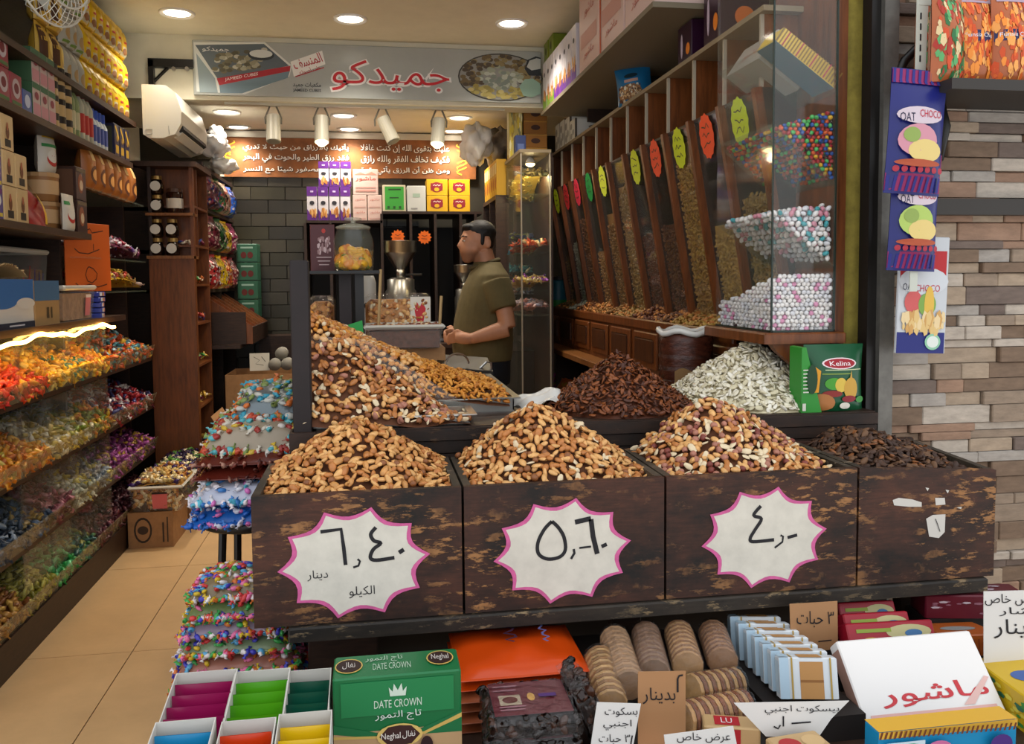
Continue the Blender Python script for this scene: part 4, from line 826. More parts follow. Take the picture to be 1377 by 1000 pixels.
# back cabinet
YK = 6.6; ka = aty(411, 296, YK); kb = aty(640, 284, YK); ZK1, ZK2 = ka.z, aty(577, 284, YK).z
kc = thing('back_cabinet', 'dark brown open cabinet with tall compartments along the back wall', 'cabinet', (ka.x, YK, 0))
def kpart(name, mat, x0, x1, y0, y1, z0, z1): b = MB().mat(mat); b.box(x0 - ka.x, x1 - ka.x, y0 - YK, y1 - YK, z0, z1); return b.build(name, kc)
xm = aty(514, 290, YK).x
kpart('top_board', WOODD, ka.x, xm, YK, YB - .02, ZK1 - .02, ZK1); kpart('top_board', WOODD, xm, kb.x + .05, YK, YB - .02, ZK2 - .02, ZK2)
for px in (411, 445, 514, 553, 586, 620, 640): p = aty(px, 340, YK); kpart('upright', WOODD, p.x - .01, p.x + .01, YK, YB - .02, 0, (ZK1 if px < 514 else ZK2) - .02)
kpart('back_panel', M('cab_back', '17100c', .6), ka.x, kb.x, YB - .06, YB - .03, 0, ZK1 - .02); kpart('work_top', WOODD, ka.x, kb.x, 5.98, YK + .3, .93, .96); kpart('lower_front', WOODD, ka.x, kb.x, 6.02, 6.05, 0, .93)
def bkbox(name, label, px0, px1, py0, py1, mat, shapes, group=None, z=None, y=YK + .02):
    a, c = aty(px0, py0, y), aty(px1, py1, y); zz = c.z if z is None else z
    return carton(name, label, 'box', c.x - a.x - .003, .16, a.z - c.z - .002, ((a.x + c.x) / 2, y + .08, zz), mat, {'f': shapes}, group)
pp = [('q', '5a2080', 0, 1, 0, .2), ('q', '5a2080', 0, 1, .72, 1), ('p', '5a2080', [(0, .2), (.3, .2), (0, .34)]), ('e', '2a2830', .5, .52, .24, .06), ('dots', 'b87a3a', ['b87a3a', '9a5a28', 'd8a868'], 14, .25, .85, .14, .3, .1), ('q', 'c8b8e0', .35, .65, .83, .88)]
pw = M('violet_white', 'd0ccd4', .4)
for k in range(4): bkbox('violet_white_box', 'violet and white sweet box standing in the lower row on the back cabinet', 412 + 15 * k, 427 + 15 * k, 249, 295, pw, pp, 'violet and white boxes, lower row', z=ZK1)
hz = aty(440, 249, YK).z - aty(440, 295, YK).z
for k in range(3): bkbox('violet_white_box', 'violet and white sweet box standing in the upper row on the back cabinet', 427.5 + 15 * k, 442.5 + 15 * k, 215, 249, pw, pp, 'violet and white boxes, upper row', z=ZK1 + hz)
pk = M('pink_white', 'd4b8b0', .45); rl = arab('ماشور')
ps = [('t', 'b8483a', rl, .5, .62, .8, .2, .01), ('p', 'c88a78', [(.05, .78), (.3, .88), (.5, .8), (.75, .9), (.95, .78)]), ('q', 'c89088', .1, .9, .26, .3), ('q', 'c89088', .1, .9, .12, .2)]
for k in range(2): bkbox('pink_white_box', 'pink and white box with red lettering, lower pair on the back cabinet', 474 + 20 * k, 494 + 20 * k, 259, 294, pk, [('t', 'c06a5c', rl, .5, .82, .7, .12), ('q', 'c8a098', .1, .9, .5, .55), ('t', 'c06a5c', rl, .5, .32, .7, .12), ('q', 'c8a098', .1, .9, .05, .1)], 'pink and white boxes on the back cabinet', z=ZK1)
bkbox('pink_white_box', 'pink and white box with large red lettering on top of the lower pair', 474, 509, 224, 259, pk, ps, z=ZK1 + aty(480, 259, YK).z - aty(480, 294, YK).z)
bkbox('green_panel_box', 'cream box with bright green front panel on the back cabinet', 514, 546, 248, 284, M('cream_box', 'c4bca0', .5), [('q', '3a9a38', .1, .92, .06, .94), ('q', '1c4a1c', .25, .8, .8, .86), ('q', '1c4a1c', .3, .7, .5, .54), ('q', '1c4a1c', .2, .3, .1, .2), ('q', '1c4a1c', .45, .55, .1, .2), ('q', '1c4a1c', .7, .8, .1, .2)], z=ZK2)
bkbox('plain_white_box', 'plain white box with faint green print beside the green panel box', 547, 573, 249, 284, M('white_box', 'c4c6c2', .5), [('q', '9ab0a0', .3, .7, .55, .7), ('q', '8a8a8a', .2, .55, .08, .14)], z=ZK2)
yb = [('e', '8a1c2c', .48, .5, .3, .32), ('q', '8a1c2c', .2, .76, .3, .75), ('s', 'e8d8d0', [[(.66, .64), (.58, .59), (.52, .66), (.44, .59), (.38, .65), (.31, .60)]], .022), ('e', 'd8a818', .48, .36, .12, .12)]
hz = aty(590, 262, YK).z - aty(590, 284, YK).z
for k in range(2):
    for r in range(2): bkbox('yellow_box', 'yellow box with dark red badge stacked two high on the back cabinet', 573.5 + 30 * k, 602.5 + 30 * k, 262, 284, M('yellow_card', 'd8a818', .45), yb, 'yellow boxes on the back cabinet', z=ZK2 + r * hz)
def burst(n, r0, r1, sx=1, sy=1, ph=0.): return [((r0 if i % 2 else r1) * math.cos(math.pi * i / n + ph) * sx, (r0 if i % 2 else r1) * math.sin(math.pi * i / n + ph) * sy) for i in range(2 * n)]
for px, py, nm in ((535, 318, 'above the grinder funnel'), (571, 319, 'right of the grinder')):
    p = aty(px, py, YK - .005); b = MB().mat(M('neon_orange', 'e86a10', .6)); b.ext(burst(12, .042, .055), (p, X.copy(), Z.copy()), .002); b.mat('5a2408'); b.stroke([(-.02, .015), (0, .008), (.02, .016)], (p, X, Z), .004, .003); b.stroke([(-.025, -.01), (.02, -.012)], (p, X, Z), .004, .003)
    tag(b.build('star_tag'), 'orange star shaped price tag on the back cabinet, ' + nm, 'price tag')
# grinders
def grinder(px, py0, py1, r, label, y=6.2):
    a = aty(px, py0, y); c = aty(px, py1, y); zt = a.z; t = thing('nut_grinder', label, 'grinder', (a.x, y, .96)); k = zt - .96
    b = MB().mat(STEEL); b.lathe([(r * .3, k - r * 1.75), (r * .95, k - r * .75), (r, k - r * .7), (r, k - .004), (r * 1.04, k), (r * .97, k), (r * .94, k - r * .7), (r * .26, k - r * 1.7)], n=24); b.build('hopper', t, True)
    b = MB().mat(STEEL); b.lathe([(r * .28, k - r * 2.3), (r * .28, k - r * 1.72)], n=16); b.build('neck', t, True)
    b = MB().mat(M('grinder_body', '7a7872', .3, .9)); b.lathe([(r * .95, 0), (r * .95, k - r * 3.1), (r * .85, k - r * 3.0), (r * .85, k - r * 2.4), (r * .5, k - r * 2.25)], n=20); b.build('motor_body', t, True)
    b = MB().mat(BLACK); b.tube([(r * .3, -.02, k - r * 2.1), (r * 1.3, -.05, k - r * 2.1)], .009, 6); b.build('lever', t)
grinder(538, 324, 393, .115, 'steel nut grinder with big funnel hopper on the back worktop'); grinder(624, 356, 393, .075, 'second steel grinder with smaller funnel behind the man')
mn = carton('menu_board', 'dark maroon board with pale printed lines behind the glass jar', 'sign', .1, .01, .19, (aty(434, 340, 3.62).x, 3.62, 1.446), M('maroon_board', '4a1c20', .5), {'f': [('e', 'a83028', .55, .86, .08, .05), ('dots', 'b8a0a0', ['b8a0a0', '8a6a6a'], 30, .3, .8, .4, .72, .05), ('q', 'b8a0a0', .25, .85, .28, .3), ('q', 'b8a0a0', .3, .8, .2, .22), ('q', 'b8a0a0', .35, .75, .12, .14)]})
b = MB().mat(M('grey_lid', '3a3a40', .4)); q = aty(575, 391, 5.6); b.lathe([(.18, 0), (.185, .008), (.15, .02), (.02, .026)], n=24, sy=.6); o = b.build('serving_dish', None, True, (q.x, 6.2, .961)); o['label'] = ''; tag(o, 'wide dark shallow dish on the back worktop', 'dish')
# ================================================================== counter behind the crates
ZC = .995
co = thing('counter', 'dark wooden counter holding the nut trays behind the crates', 'counter', (0, 2.35, 0))
def cpart(name, mat, x0, x1, y0, y1, z0, z1): b = MB().mat(mat); b.box(x0, x1, y0 - 2.35, y1 - 2.35, z0, z1); return b.build(name, co)
cpart('worktop', WOODD, -.22, 1.50, 2.36, 2.98, ZC - .03, ZC); cpart('worktop', WOODD, -.22, .50, 2.98, 3.95, ZC - .03, ZC)
for k in range(3): cpart('front_plank', worn('old_plank', '1e140e', '3c2618', '5a4028', .6), -.22, 1.50, 2.345 + .006 * (k % 2), 2.36, ZC - .036 - k * .036, ZC - .003 - k * .036)
cpart('body_panel', WOODD, -.20, 1.48, 2.37, 2.40, 0, ZC - .03); cpart('end_panel', WOODD, .47, .49, 3.0, 3.93, 0, ZC - .03); cpart('end_panel', WOODD, -.21, -.19, 2.4, 3.93, 0, ZC - .03)
pa = aty(390, 350, 2.38); pb = aty(415, 350, 2.38)
b = MB().mat(M('post_dark', '1a1010', .6, var=.3, scale=12)); b.rbox(pa.x, pb.x, 2.355, 2.41, ZC, pa.z, .003); tag(b.build('counter_post'), 'dark square wooden post at the street corner of the counter', 'post')
cpart('corner_foot', WOODD, pa.x - .01, pb.x + .01, 2.34, 2.42, .9, ZC)
YJ = 3.5; q0, q1 = aty(456, 370, YJ), aty(489, 370, YJ); ZJ = aty(475, 364, YJ).z
js = thing('jar_stand', 'dark stand of twin posts and a thin plate carrying the glass jar', 'stand', (0, YJ, ZC))
b = MB().mat(M('post_dark')); b.box(q0.x, q0.x + .047, -.03, .03, 0, ZJ - ZC - .012); b.build('post', js); b = MB().mat(BLACK); b.box(q0.x + .062, q1.x, -.02, .03, 0, ZJ - ZC - .012); b.build('post', js)
b = MB().mat(BLACK); b.box(aty(416, 365, YJ).x, aty(510, 365, YJ).x, -.09, .16, ZJ - ZC - .012, ZJ - ZC); b.build('top_plate', js)
# glass jar of yellow peppers
jc = aty(476, 363, YJ); k = aty(476, 293, YJ).z - ZJ
jr = thing('glass_jar', 'round glass jar of yellow pickles with knobbed lid on the stand', 'jar', (jc.x, YJ, ZJ)); r = .08
b = MB().mat(glassy('jar_glass', 'd8dcc8', .05)); b.lathe([(r * .9, 0), (r * .98, .01), (r, k * .4), (r * .97, k * .6), (r * .8, k * .76), (r * .82, k * .8)], n=28); b.f = b.f[:-1]; b.m = b.m[:-1]; b.build('glass', jr, True)
b = MB().mat(glassy('lid_glass', 'c8c8b4', .35)); b.lathe([(r * .86, k * .8), (r * .86, k * .83), (r * .5, k * .88), (r * .12, k * .9), (r * .12, k * .94), (r * .42, k * .96), (r * .42, k), (.001, k)], n=24); b.build('lid', jr, True)
P = []; N = []
for i in range(120): a, q = random.random() * 6.28, math.sqrt(random.random()) * r * .76; P.append((q * math.cos(a), q * math.sin(a), random.uniform(.02, k * .42 * (.65 + .35 * math.sin(a))))); N.append((math.cos(a), math.sin(a), .3))
heap('pickles', '', '', P, N, [p_ell(.026, .016, .014, 8, 5)], [M('pickle_yellow', 'd8a010', .3), M('pickle_orange', 'd07a10', .3), M('pickle_green', '6a7a20', .3)], [6, 3, 1.2], parent=jr)
b = MB().mat(glassy('brine', 'd8a010', .12)); b.lathe([(r * .86, .004), (r * .93, .02), (r * .94, k * .38), (.001, k * .38)], n=24); b.build('brine', jr, True)
# nut shapes
ALM = p_ell(.0142, .0090, .0058, 8, 6, .3); ALM2 = p_ell(.0125, .0092, .0066, 8, 6, .15); HAZ = p_ell(.0092, .0088, .0082, 8, 5); SEED = p_ell(.0125, .0068, .0024, 8, 4, .3); BIGSEED = p_ell(.0145, .0092, .0030, 8, 4, .3); CASH = p_cashew(.010)
BR = M('nut_brown', 'b3723a', .42, var=.2, scale=90); BR2 = M('nut_tan', 'd8a465', .42, var=.18, scale=90); BR3 = M('nut_dark', '84502a', .45, var=.25, scale=90); GAP = M('nut_gap', '5a331a', .8); PALE = M('nut_pale', 'dcc8a4', .55, var=.08, scale=80); ROSE = M('nut_rose', 'a8705c', .55, var=.2, scale=80); RED = M('nut_red', '7a3a30', .5, var=.25, scale=80); CASHM = M('nut_cashew', 'c8822c', .5, var=.2, scale=80)
def nutheap(name, label, cat, x0, x1, y0, y1, zf, sp, protos, mats, wts, nind=0, ind=None, tilt=.4, mm=None, mask=None, zj=.009):
    P, N = field(x0, x1, y0, y1, zf, sp, zj=zj, mask=mask)
    return heap(name, label, cat, P, N, protos, mats, wts, tilt, nind, ind, mound_mesh(x0, x1, y0, y1, zf, 0, 24, 18, .009), mm or GAP)
# trays on the counter
def tray(label, x0, x1, y0, y1, z0, h):
    t = thing('steel_tray', label, 'tray', ((x0 + x1) / 2, (y0 + y1) / 2, z0)); w, d = (x1 - x0) / 2, (y1 - y0) / 2
    b = MB().mat(STEEL); b.box(-w, w, -d, d, 0, .004); b.build('tray_base', t)
    b = MB().mat(STEEL)
    for q in ((-w, w, -d, -d + .004), (-w, w, d - .004, d), (-w, -w + .004, -d, d), (w - .004, w, -d, d)): b.box(*q, .004, h)
    b.build('tray_wall', t)
    b = MB().mat(STEEL)
    for q in ((-w - .018, w + .018, -d - .018, -d), (-w - .018, w + .018, d, d + .018), (-w - .018, -w, -d, d), (w, w + .018, -d, d)): b.box(*q, h - .004, h)
    b.build('rim', t)
tray('steel tray under the mixed nuts at the street side of the counter', -.17, .27, 2.40, 2.53, ZC, .03); tray('steel tray of golden cashews beside the white plastic bag', -.17, .43, 2.60, 3.25, ZC, .045)
def zfront(x, y):
    r = max(0, min(.215, .18 - .72 * (x + .02))); v = min(1, max(0, (y - 2.36) / .185)); return ZC + .012 + r * v ** .85 + .005 * math.sin(31 * x + 19 * y)
nutheap('mixed_nut_heap', 'steep heap of mixed roasted nuts and pale seeds against the dark post', 'nuts', -.20, .27, 2.362, 2.545, zfront, .0180, [ALM, ALM2, HAZ, BIGSEED, ALM2], [BR, BR2, BR3, PALE, ROSE], [4, 3, 2, 2.2, 2], 30, ('nut', 'brown or pale roasted nut in the steep mixed heap beside the dark post', 'nut', 'nuts in the steep mixed heap'))
def zback(x, y):
    t = (x + .2) / .62; base = .25 * (1 - t) ** 1.25 + .035
    base *= min(1, .12 + max(0, (y - 2.555) / .15)) ** .7
    return ZC + .012 + base * (1 - .25 * max(0, (y - 2.95) / .3)) + .006 * math.sin(23 * x) * math.sin(17 * y)
nutheap('chickpea_heap', 'large sloping heap of tan roasted nuts behind the glass divider', 'nuts', -.20, .16, 2.56, 3.24, zback, .0185, [HAZ, ALM2], [BR2, BR, CASHM, PALE], [4, 2.5, 2, .5], 0)
nutheap('cashew_heap', 'heap of golden roasted cashews in the steel tray', 'nuts', .14, .415, 2.58, 3.24, zback, .0175, [CASH], [CASHM, M('nut_cashew2', 'd8963c', .5), M('nut_cashew3', 'b06a20', .5)], [3, 2, 1.4], 60, ('cashew', 'golden roasted cashew on the heap in the steel tray', 'cashew', 'cashews in the steel tray'))
b = MB().mat(GLASS); b.add([(-.20, 2.55, ZC + .01), (.26, 2.55, ZC + .01), (.26, 2.55, ZC + .045), (-.02, 2.55, ZC + .235), (-.20, 2.55, ZC + .25), (-.20, 2.555, ZC + .01), (.26, 2.555, ZC + .01), (.26, 2.555, ZC + .045), (-.02, 2.555, ZC + .235), (-.20, 2.555, ZC + .25)], [(0, 1, 2, 3, 4), (9, 8, 7, 6, 5), (0, 5, 6, 1), (1, 6, 7, 2), (2, 7, 8, 3), (3, 8, 9, 4), (4, 9, 5, 0)])
tag(b.build('glass_divider'), 'clear glass divider slanting between the two nut heaps', 'glass divider')
for px in (431, 476):
    p = aty(px, 438, 3.2); b = MB().mat('2a9a48'); s_ = 1 if px > 450 else -1; b.ext([(-.035 * s_, .0), (.035 * s_, -.035), (.03 * s_, .02)][::s_], (p, X.copy(), Z.copy()), .002); tag(b.build('green_tag'), 'small green plastic tag stuck in the top of the tan nut heap', 'tag', 'green tags in the nut heap')
b = MB().mat(M('white_film', 'd8d6d0', .3, bump=.3, scale=8)); rr = random.Random(4)
p0 = atz(683, 552, ZC + .01); 
b.grid(lambda s, t: (.445 + .24 * s + .02 * math.sin(5 * t), 2.56 + .22 * t, ZC + .004 + .05 * math.sin(math.pi * min(1, s * 1.02)) * math.sin(math.pi * (.15 + .8 * t)) + .012 * math.sin(13 * s + 7 * t) * math.sin(11 * t - 5 * s)), 24, 18)
b.grid(lambda s, t: (.445 + .24 * s + .02 * math.sin(5 * t), 2.56 + .22 * t, ZC + .001), 4, 4); tag(b.build('plastic_bag', None, True), 'crumpled white plastic bag between cashew tray and dark seeds', 'bag')
# back of the counter
def nutblock(label, px0, px1, py0, py1, y, heart):
    a, c = aty(px0, py0, y), aty(px1, py1, y); t = thing('nut_bag', label, 'bag', ((a.x + c.x) / 2, y, ZC)); w, h = (c.x - a.x) / 2, a.z - ZC
    b = MB().mat(M('peanut_fill', 'b0783c', .7, var=.4, scale=70)); b.rbox(-w + .006, w - .006, .006, .15, .004, h * .93, .02); b.build('contents', t)
    b = MB().mat(FILM); b.rbox(-w, w, 0, .16, 0, h, .02); b.build('film', t)
    P = []; N = []
    for i in range(int(260 * w / .13)): P.append((random.uniform(-w + .012, w - .012), .004, random.uniform(.02, h * .92))); N.append((0, -1, .1))
    heap('peanut_layer', '', '', P, N, [HAZ, ALM2], [BR, BR2, PALE, BR3], [3, 3, 1.5, 1], parent=t)
    if heart:
        b = MB(); paint(b, lambda u, v, e: (-w + u * 2 * w, -e - .001, v * h), [('q', 'd0c8b8', .68, .98, .1, .96), ('p', 'b8202c', [(.74, .82), (.78, .9), (.82, .84), (.86, .9), (.91, .82), (.82, .45)]), ('q', '241c1a', .68, .9, .12, .2)]); b.build('paper_label', t)
    return t
nutblock('clear bag of peanuts with red heart label behind the nut heap', 489, 581, 395, 440, 3.55, True); nutblock('clear bag of peanuts behind the dark post', 413, 450, 398, 440, 3.62, False)
ct = aty(530, 468, 3.38); cz_ = ct.z - ZC
o = carton('kraft_carton', 'kraft carton under the clear tray behind the tan nut heap', 'carton', .27, .2, cz_, (.15, 3.48, ZC), CARD)
plastic_tub('nut_tray', 'clear tray of dark mixed nuts on the kraft carton', .125, 3.44, ZC + cz_, .30, .22, .085, rz=0, lid=False, fill=M('dark_mixed', '5a3626', .6, var=.6, scale=70), fillh=.8)
zf = lambda x, y: ZC + cz_ + .08
nutheap('dark_nut_heap', 'dark mixed nuts lying on top of the clear tray', 'nuts', -.01, .26, 3.36, 3.52, zf, .017, [ALM, HAZ], [BR3, RED, BR, PALE], [3, 2, 1.5, .6], mm=RED)
a, c = aty(590, 462, 3.3), aty(663, 496, 3.3)
sb = thing('scoop_box', 'dark metal box with steel scoop handle beside the clear tray', 'box', ((a.x + c.x) / 2, 3.3, ZC)); w = (c.x - a.x) / 2
b = MB().mat(M('dark_metal', '2a241e', .4, .5)); b.hexa([(-w, 0, 0), (w, 0, 0), (w, .16, 0), (-w, .16, 0), (-w, 0, .075), (w, 0, .05), (w, .16, .09), (-w, .16, .11)]); b.build('box_body', sb)
b = MB().mat(STEEL); b.tube([(-w * .3 + .045 * math.cos(t), .03, .08 + .04 * math.sin(t)) for t in [math.pi * i / 12 for i in range(13)]], .004, 6); b.tube([(w * .45, .03, .05), (w * .8, .03, .085), (w * .97, .03, .08), (w * .98, .03, .04)], .005, 6); b.build('handle', sb)
for k, (px, top) in enumerate(((594, 398), (512, 362))):
    p, q = aty(px - 3, 440, 3.40), aty(px, top, 3.40); b = MB().mat(M('stick_wood', 'a88a5c', .7)); b.tube([(p.x, 3.40, p.z), (q.x, 3.42, q.z)], .006, 6); tag(b.build('wooden_stick'), 'thin pale wooden stick standing in the %s' % ('clear tray of dark nuts', 'peanut bag')[k], 'stick')
p = aty(493, 366, 3.75); sc_ = thing('kitchen_scale', 'white kitchen scale with dark dial behind the stand', 'scale', (p.x, 3.80, ZC))
b = MB().mat(M('scale_white', 'b8b4a8', .4)); b.lathe([(.05, 0), (.045, .1), (.038, .25), (.04, .4), (.03, .43)], n=18); b.build('column', sc_, True); b = MB().mat(BLACK); b.ext(circ(0, .3, .014), (Vector((.0, -.042, 0)), X.copy(), Z.copy()), .004); b.build('dial', sc_)
# ================================================================== dark and white seed piles, coffee pack
cx, cy = .765, 2.60
zd = lambda x, y: ZC + .004 + .165 * max(0, 1 - (((x - cx) / .235) ** 2 + ((y - cy) / .23) ** 2) ** .55)
nutheap('dark_seed_heap', 'pointed heap of dark brown roasted seeds on the counter', 'seeds', cx - .23, cx + .23, 2.375, 2.82, zd, .0145, [SEED], [M('seed_dark', '6a3618', .45, var=.3, scale=80), M('seed_dark2', '85481f', .45), M('seed_dark3', '48220f', .5)], [3, 2, 2], tilt=.5, mm=M('seed_dark3'), mask=lambda x, y: ((x - cx) / .235) ** 2 + ((y - cy) / .23) ** 2 < 1)
wx, wy = 1.235, 2.66
zw = lambda x, y: ZC + .004 + .19 * max(0, 1 - (((x - wx) / (.30 if x < wx else .26)) ** 2 + ((y - wy) / .28) ** 2) ** .55)
nutheap('white_seed_heap', 'heap of white pumpkin seeds under the glass sweet case', 'seeds', wx - .29, wx + .25, 2.38, 2.86, zw, .0145, [BIGSEED, SEED], [M('seed_white', 'e2dac2', .6), M('seed_white2', 'd2c8a8', .6), M('seed_white3', 'ece6d6', .6)], [3, 2, 2], 50, ('pumpkin_seed', 'white pumpkin seed at the foot of the white seed heap', 'seed', 'white pumpkin seeds at the foot of the heap'), tilt=.45, mm=M('seed_white2'), mask=lambda x, y: ((x - wx) / .29) ** 2 + ((y - wy) / .28) ** 2 < 1)
b = MB().mat(M('paper_brown', '8a6a44', .7)); b.grid(lambda s, t: (1.04 + .12 * s, 2.84 + .05 * s, ZC + .002 + .08 * t + .01 * math.sin(6 * s)), 6, 6); b.grid(lambda s, t: (1.04 + .12 * s, 2.843 + .05 * s, ZC + .002 + .08 * (1 - t) + .01 * math.sin(6 * s)), 6, 6); tag(b.build('paper_sheet', None, True), 'brown paper sheet standing behind the white pumpkin seeds', 'paper')
a, c = aty(1070, 462, 2.40), aty(1166, 577, 2.40)
cp = thing('coffee_pack', 'green coffee pack with red oval badge and brass pot pictures on the counter', 'coffee pack', ((a.x + c.x) / 2, 2.42, ZC)); w, h = (c.x - a.x), a.z - ZC - .005
o = pouch('pack_body', '', '', w * .82, h, .09, (w * .06, .0, 0), M('pack_green', '12502f', .3), [('e', 'e8d8d8', .52, .72, .30, .085), ('e', '9a1424', .52, .72, .27, .07), ('t', 'f0e4e4', 'Kelina', .52, .72, .36, .07), ('q', '8aa040', .2, .7, .56, .575), ('q', 'c8d0a0', .25, .9, .62, .632),
    ('e', '4a9a30', .38, .42, .14, .09), ('e', 'd8b84a', .50, .40, .10, .11), ('e', 'c89a3a', .68, .34, .13, .17), ('p', 'c89a3a', [(.66, .5), (.70, .5), (.69, .62)]), ('e', '8a2a24', .36, .27, .16, .05), ('e', 'b0703a', .20, .14, .2, .13), ('e', '8a1a24', .64, .19, .13, .05), ('e', '3a8a3a', .86, .17, .09, .05), ('e', 'd8d0c0', .56, .09, .09, .05)], parent=cp, crimp=.05, base=.75)
b = MB().mat(M('pack_leaf', '2a8a2c', .4)); b.hexa([(-w * .47, -.045, 0), (-w * .20, -.048, 0), (-w * .32, .03, 0), (-w * .47, .03, 0), (-w * .47, -.045, h * .97), (-w * .42, -.048, h * .98), (-w * .42, .03, h * .98), (-w * .47, .03, h * .97)]); o = b.build('side_panel', cp)
b = MB(); fr = (Vector((-w * .42, -.0495, 0)), X * w, Z * h); b.mat('d8941c'); b.ext([(.06, .3), (.17, .3), (.20, .62), (.08, .72), (.06, .6)], fr, .001); b.mat('143c1e'); b.ext(circ(.08, .5, .07, .22), fr, .001, .002); b.mat('c8d040'); b.text(arab('قهوة'), (fr[0] + fr[1] * .09 + fr[2] * .5, Z * h, -X * w), w=.2, h=.05, z=-.004) if False else None
b.mat('d0d0c0'); b.ext(rect(-.045, .0, .03, .14), fr, .001)
for k in range(7): b.ext(rect(-.04, .035, .3 + .055 * k, .318 + .055 * k), fr, .0006, .001)
b.build('side_print', cp)
# brown sack in film
p = aty(922, 490, 3.12); bg = thing('film_sack', 'tall clear film sack packed with dark brown fruit beside the bins', 'sack', (p.x, 3.12, .955)); hh = aty(922, 445, 3.12).z - .955
b = MB().mat(M('dark_fruit', '4a2418', .25, var=.5, scale=28, bump=1.0, stretch=(1, 1, 2.5))); b.lathe([(.095, 0), (.105, .02), (.1, hh * .5), (.105, hh * .85), (.1, hh * .98), (.001, hh * 1.0)], n=20); b.build('contents', bg, True)
b = MB().mat(FILM); b.lathe([(.1 + .005 * math.sin(i * 2.1), hh * 1.02 * i / 16) for i in range(17)], n=20); b.f = b.f[:-1]; b.m = b.m[:-1]; b.build('film', bg, True)
b = MB().mat(M('white_film', 'd8d6d0')); b.tube([(.103 * math.cos(t), .103 * math.sin(t), hh + .008 * math.sin(5 * t)) for t in [2 * math.pi * i / 24 for i in range(25)]], .012, 6); b.build('rolled_edge', bg, True)
# ================================================================== the crates
CRM = worn('crate_wood', '18100b', '563020', '9a6c40', .535); CRT = worn('crate_edge', '2e2820', '5c4f40', '8a7a64', .55)
YF, YBk = 1.95, 2.31; CX = [-.277, .2, .691, 1.196, 1.585]; ZB, ZT_ = .623, .923
bw_ = thing('crate_bench', 'worn dark bench with thick front rail under the four crates', 'bench', (0, YF, 0))
def wpart(name, mat, x0, x1, y0, y1, z0, z1): b = MB().mat(mat); b.rbox(x0, x1, y0 - YF, y1 - YF, z0, z1, .004); return b.build(name, bw_)
wpart('bench_top', WOODD, -.2, 1.56, YF + .02, 2.33, ZB - .03, ZB - .001); wpart('front_rail', worn('rail_old', '1c1712', '3c3227', '8a7454', .55), -.2, 1.56, YF - .012, YF + .02, ZB - .035, ZB - .002)
for x0, x1 in ((-.17, .0), (.6, .68), (1.42, 1.5)): wpart('leg_panel', WOODD, x0, x1, 2.1, 2.14, 0, ZB - .03)
wpart('back_boards', M('wood_blackish', '180f0a', .7), -.17, 1.5, 2.28, 2.31, 0, ZB - .03)  # near-black brown wood, one even colour, shared with the risers and base wall
def crate(k, label, dz):
    x0, x1 = CX[k] + .003, CX[k + 1] - .003; w = x1 - x0; t = thing('nut_crate', label, 'crate', (x0, YF, ZB)); H = ZT_ - ZB; D = YBk - YF; th = .018
    def wall(nm, pts): b = MB().mat(CRM); b.hexa(pts); b.build(nm, t)
    e = dz      # street right corner stands lower on the last crate
    wall('front_board', [(0, 0, 0), (w, 0, 0), (w, th, 0), (0, th, 0), (0, 0, H), (w, 0, H - e), (w, th, H - e), (0, th, H)])
    wall('back_board', [(0, D - th, 0), (w, D - th, 0), (w, D, 0), (0, D, 0), (0, D - th, H), (w, D - th, H), (w, D, H), (0, D, H)])
    for q0, q1, ee in ((0, th, 0), (w - th, w, e)):
        b = MB().mat(CRT); b.hexa([(q0, th, 0), (q1, th, 0), (q1, D - th, 0), (q0, D - th, 0), (q0, th, H - ee), (q1, th, H - ee), (q1, D - th, H - ee * .3), (q0, D - th, H - ee * .3)]); b.build('side_board', t)
    b = MB().mat(CRM); b.box(th, w - th, th, D - th, 0, .01); b.build('base_board', t)
    return t
def starcard(mb, fr, n, a, c, rag):
    """pink-edged star card: n points, valleys pulled in, on frame"""
    pts = []; mid = []
    for i in range(n):
        t0 = 2 * math.pi * i / n + rag; r0 = 1.0
        for s in range(6):
            f = s / 6; t = t0 + 2 * math.pi / n * f; r = 1 - .17 * math.sin(math.pi * f) ** .8
            pts.append((a * r * math.cos(t), c * r * math.sin(t))); mid.append((a * (r - .065) * math.cos(t), c * (r - .065) * math.sin(t)))
    mb.mat(M('card_pink', 'c85a90', .6, var=.15, scale=30)); k = len(pts); o, u, v = fr; nn = u.cross(v).normalized()
    P = lambda q, z: o + u * q[0] + v * q[1] + nn * z
    mb.add([P(q, .0012) for q in pts] + [P(q, .0012) for q in mid] + [P(q, 0) for q in pts], [f for i in range(k) for f in ((i, (i + 1) % k, k + (i + 1) % k, k + i), (2 * k + i, 2 * k + (i + 1) % k, (i + 1) % k, i))])
    mb.mat(M('card_white', 'cfcabd', .6, var=.10, scale=14)); vs = [P((0, 0), .0014)] + [P(q, .0014) for q in mid]
    mb.add(vs, [(0, 1 + i, 1 + (i + 1) % k) for i in range(k)])
def smooth(pl):      # rounded pen line through the points
    if len(pl) < 5: return pl
    q = [pl[0]] + list(pl) + [pl[-1]]; out = []
    for i in range(1, len(q) - 2):
        for k in range(5):
            t = k / 5; out.append(tuple(.5 * (2 * q[i][d] + (q[i + 1][d] - q[i - 1][d]) * t + (2 * q[i - 1][d] - 5 * q[i][d] + 4 * q[i + 1][d] - q[i + 2][d]) * t * t + (3 * q[i][d] - q[i - 1][d] - 3 * q[i + 1][d] + q[i + 2][d]) * t ** 3) for d in (0, 1)))
    return out + [pl[-1]]
KG = 1 / 590.   # metres per photo pixel on the crate fronts
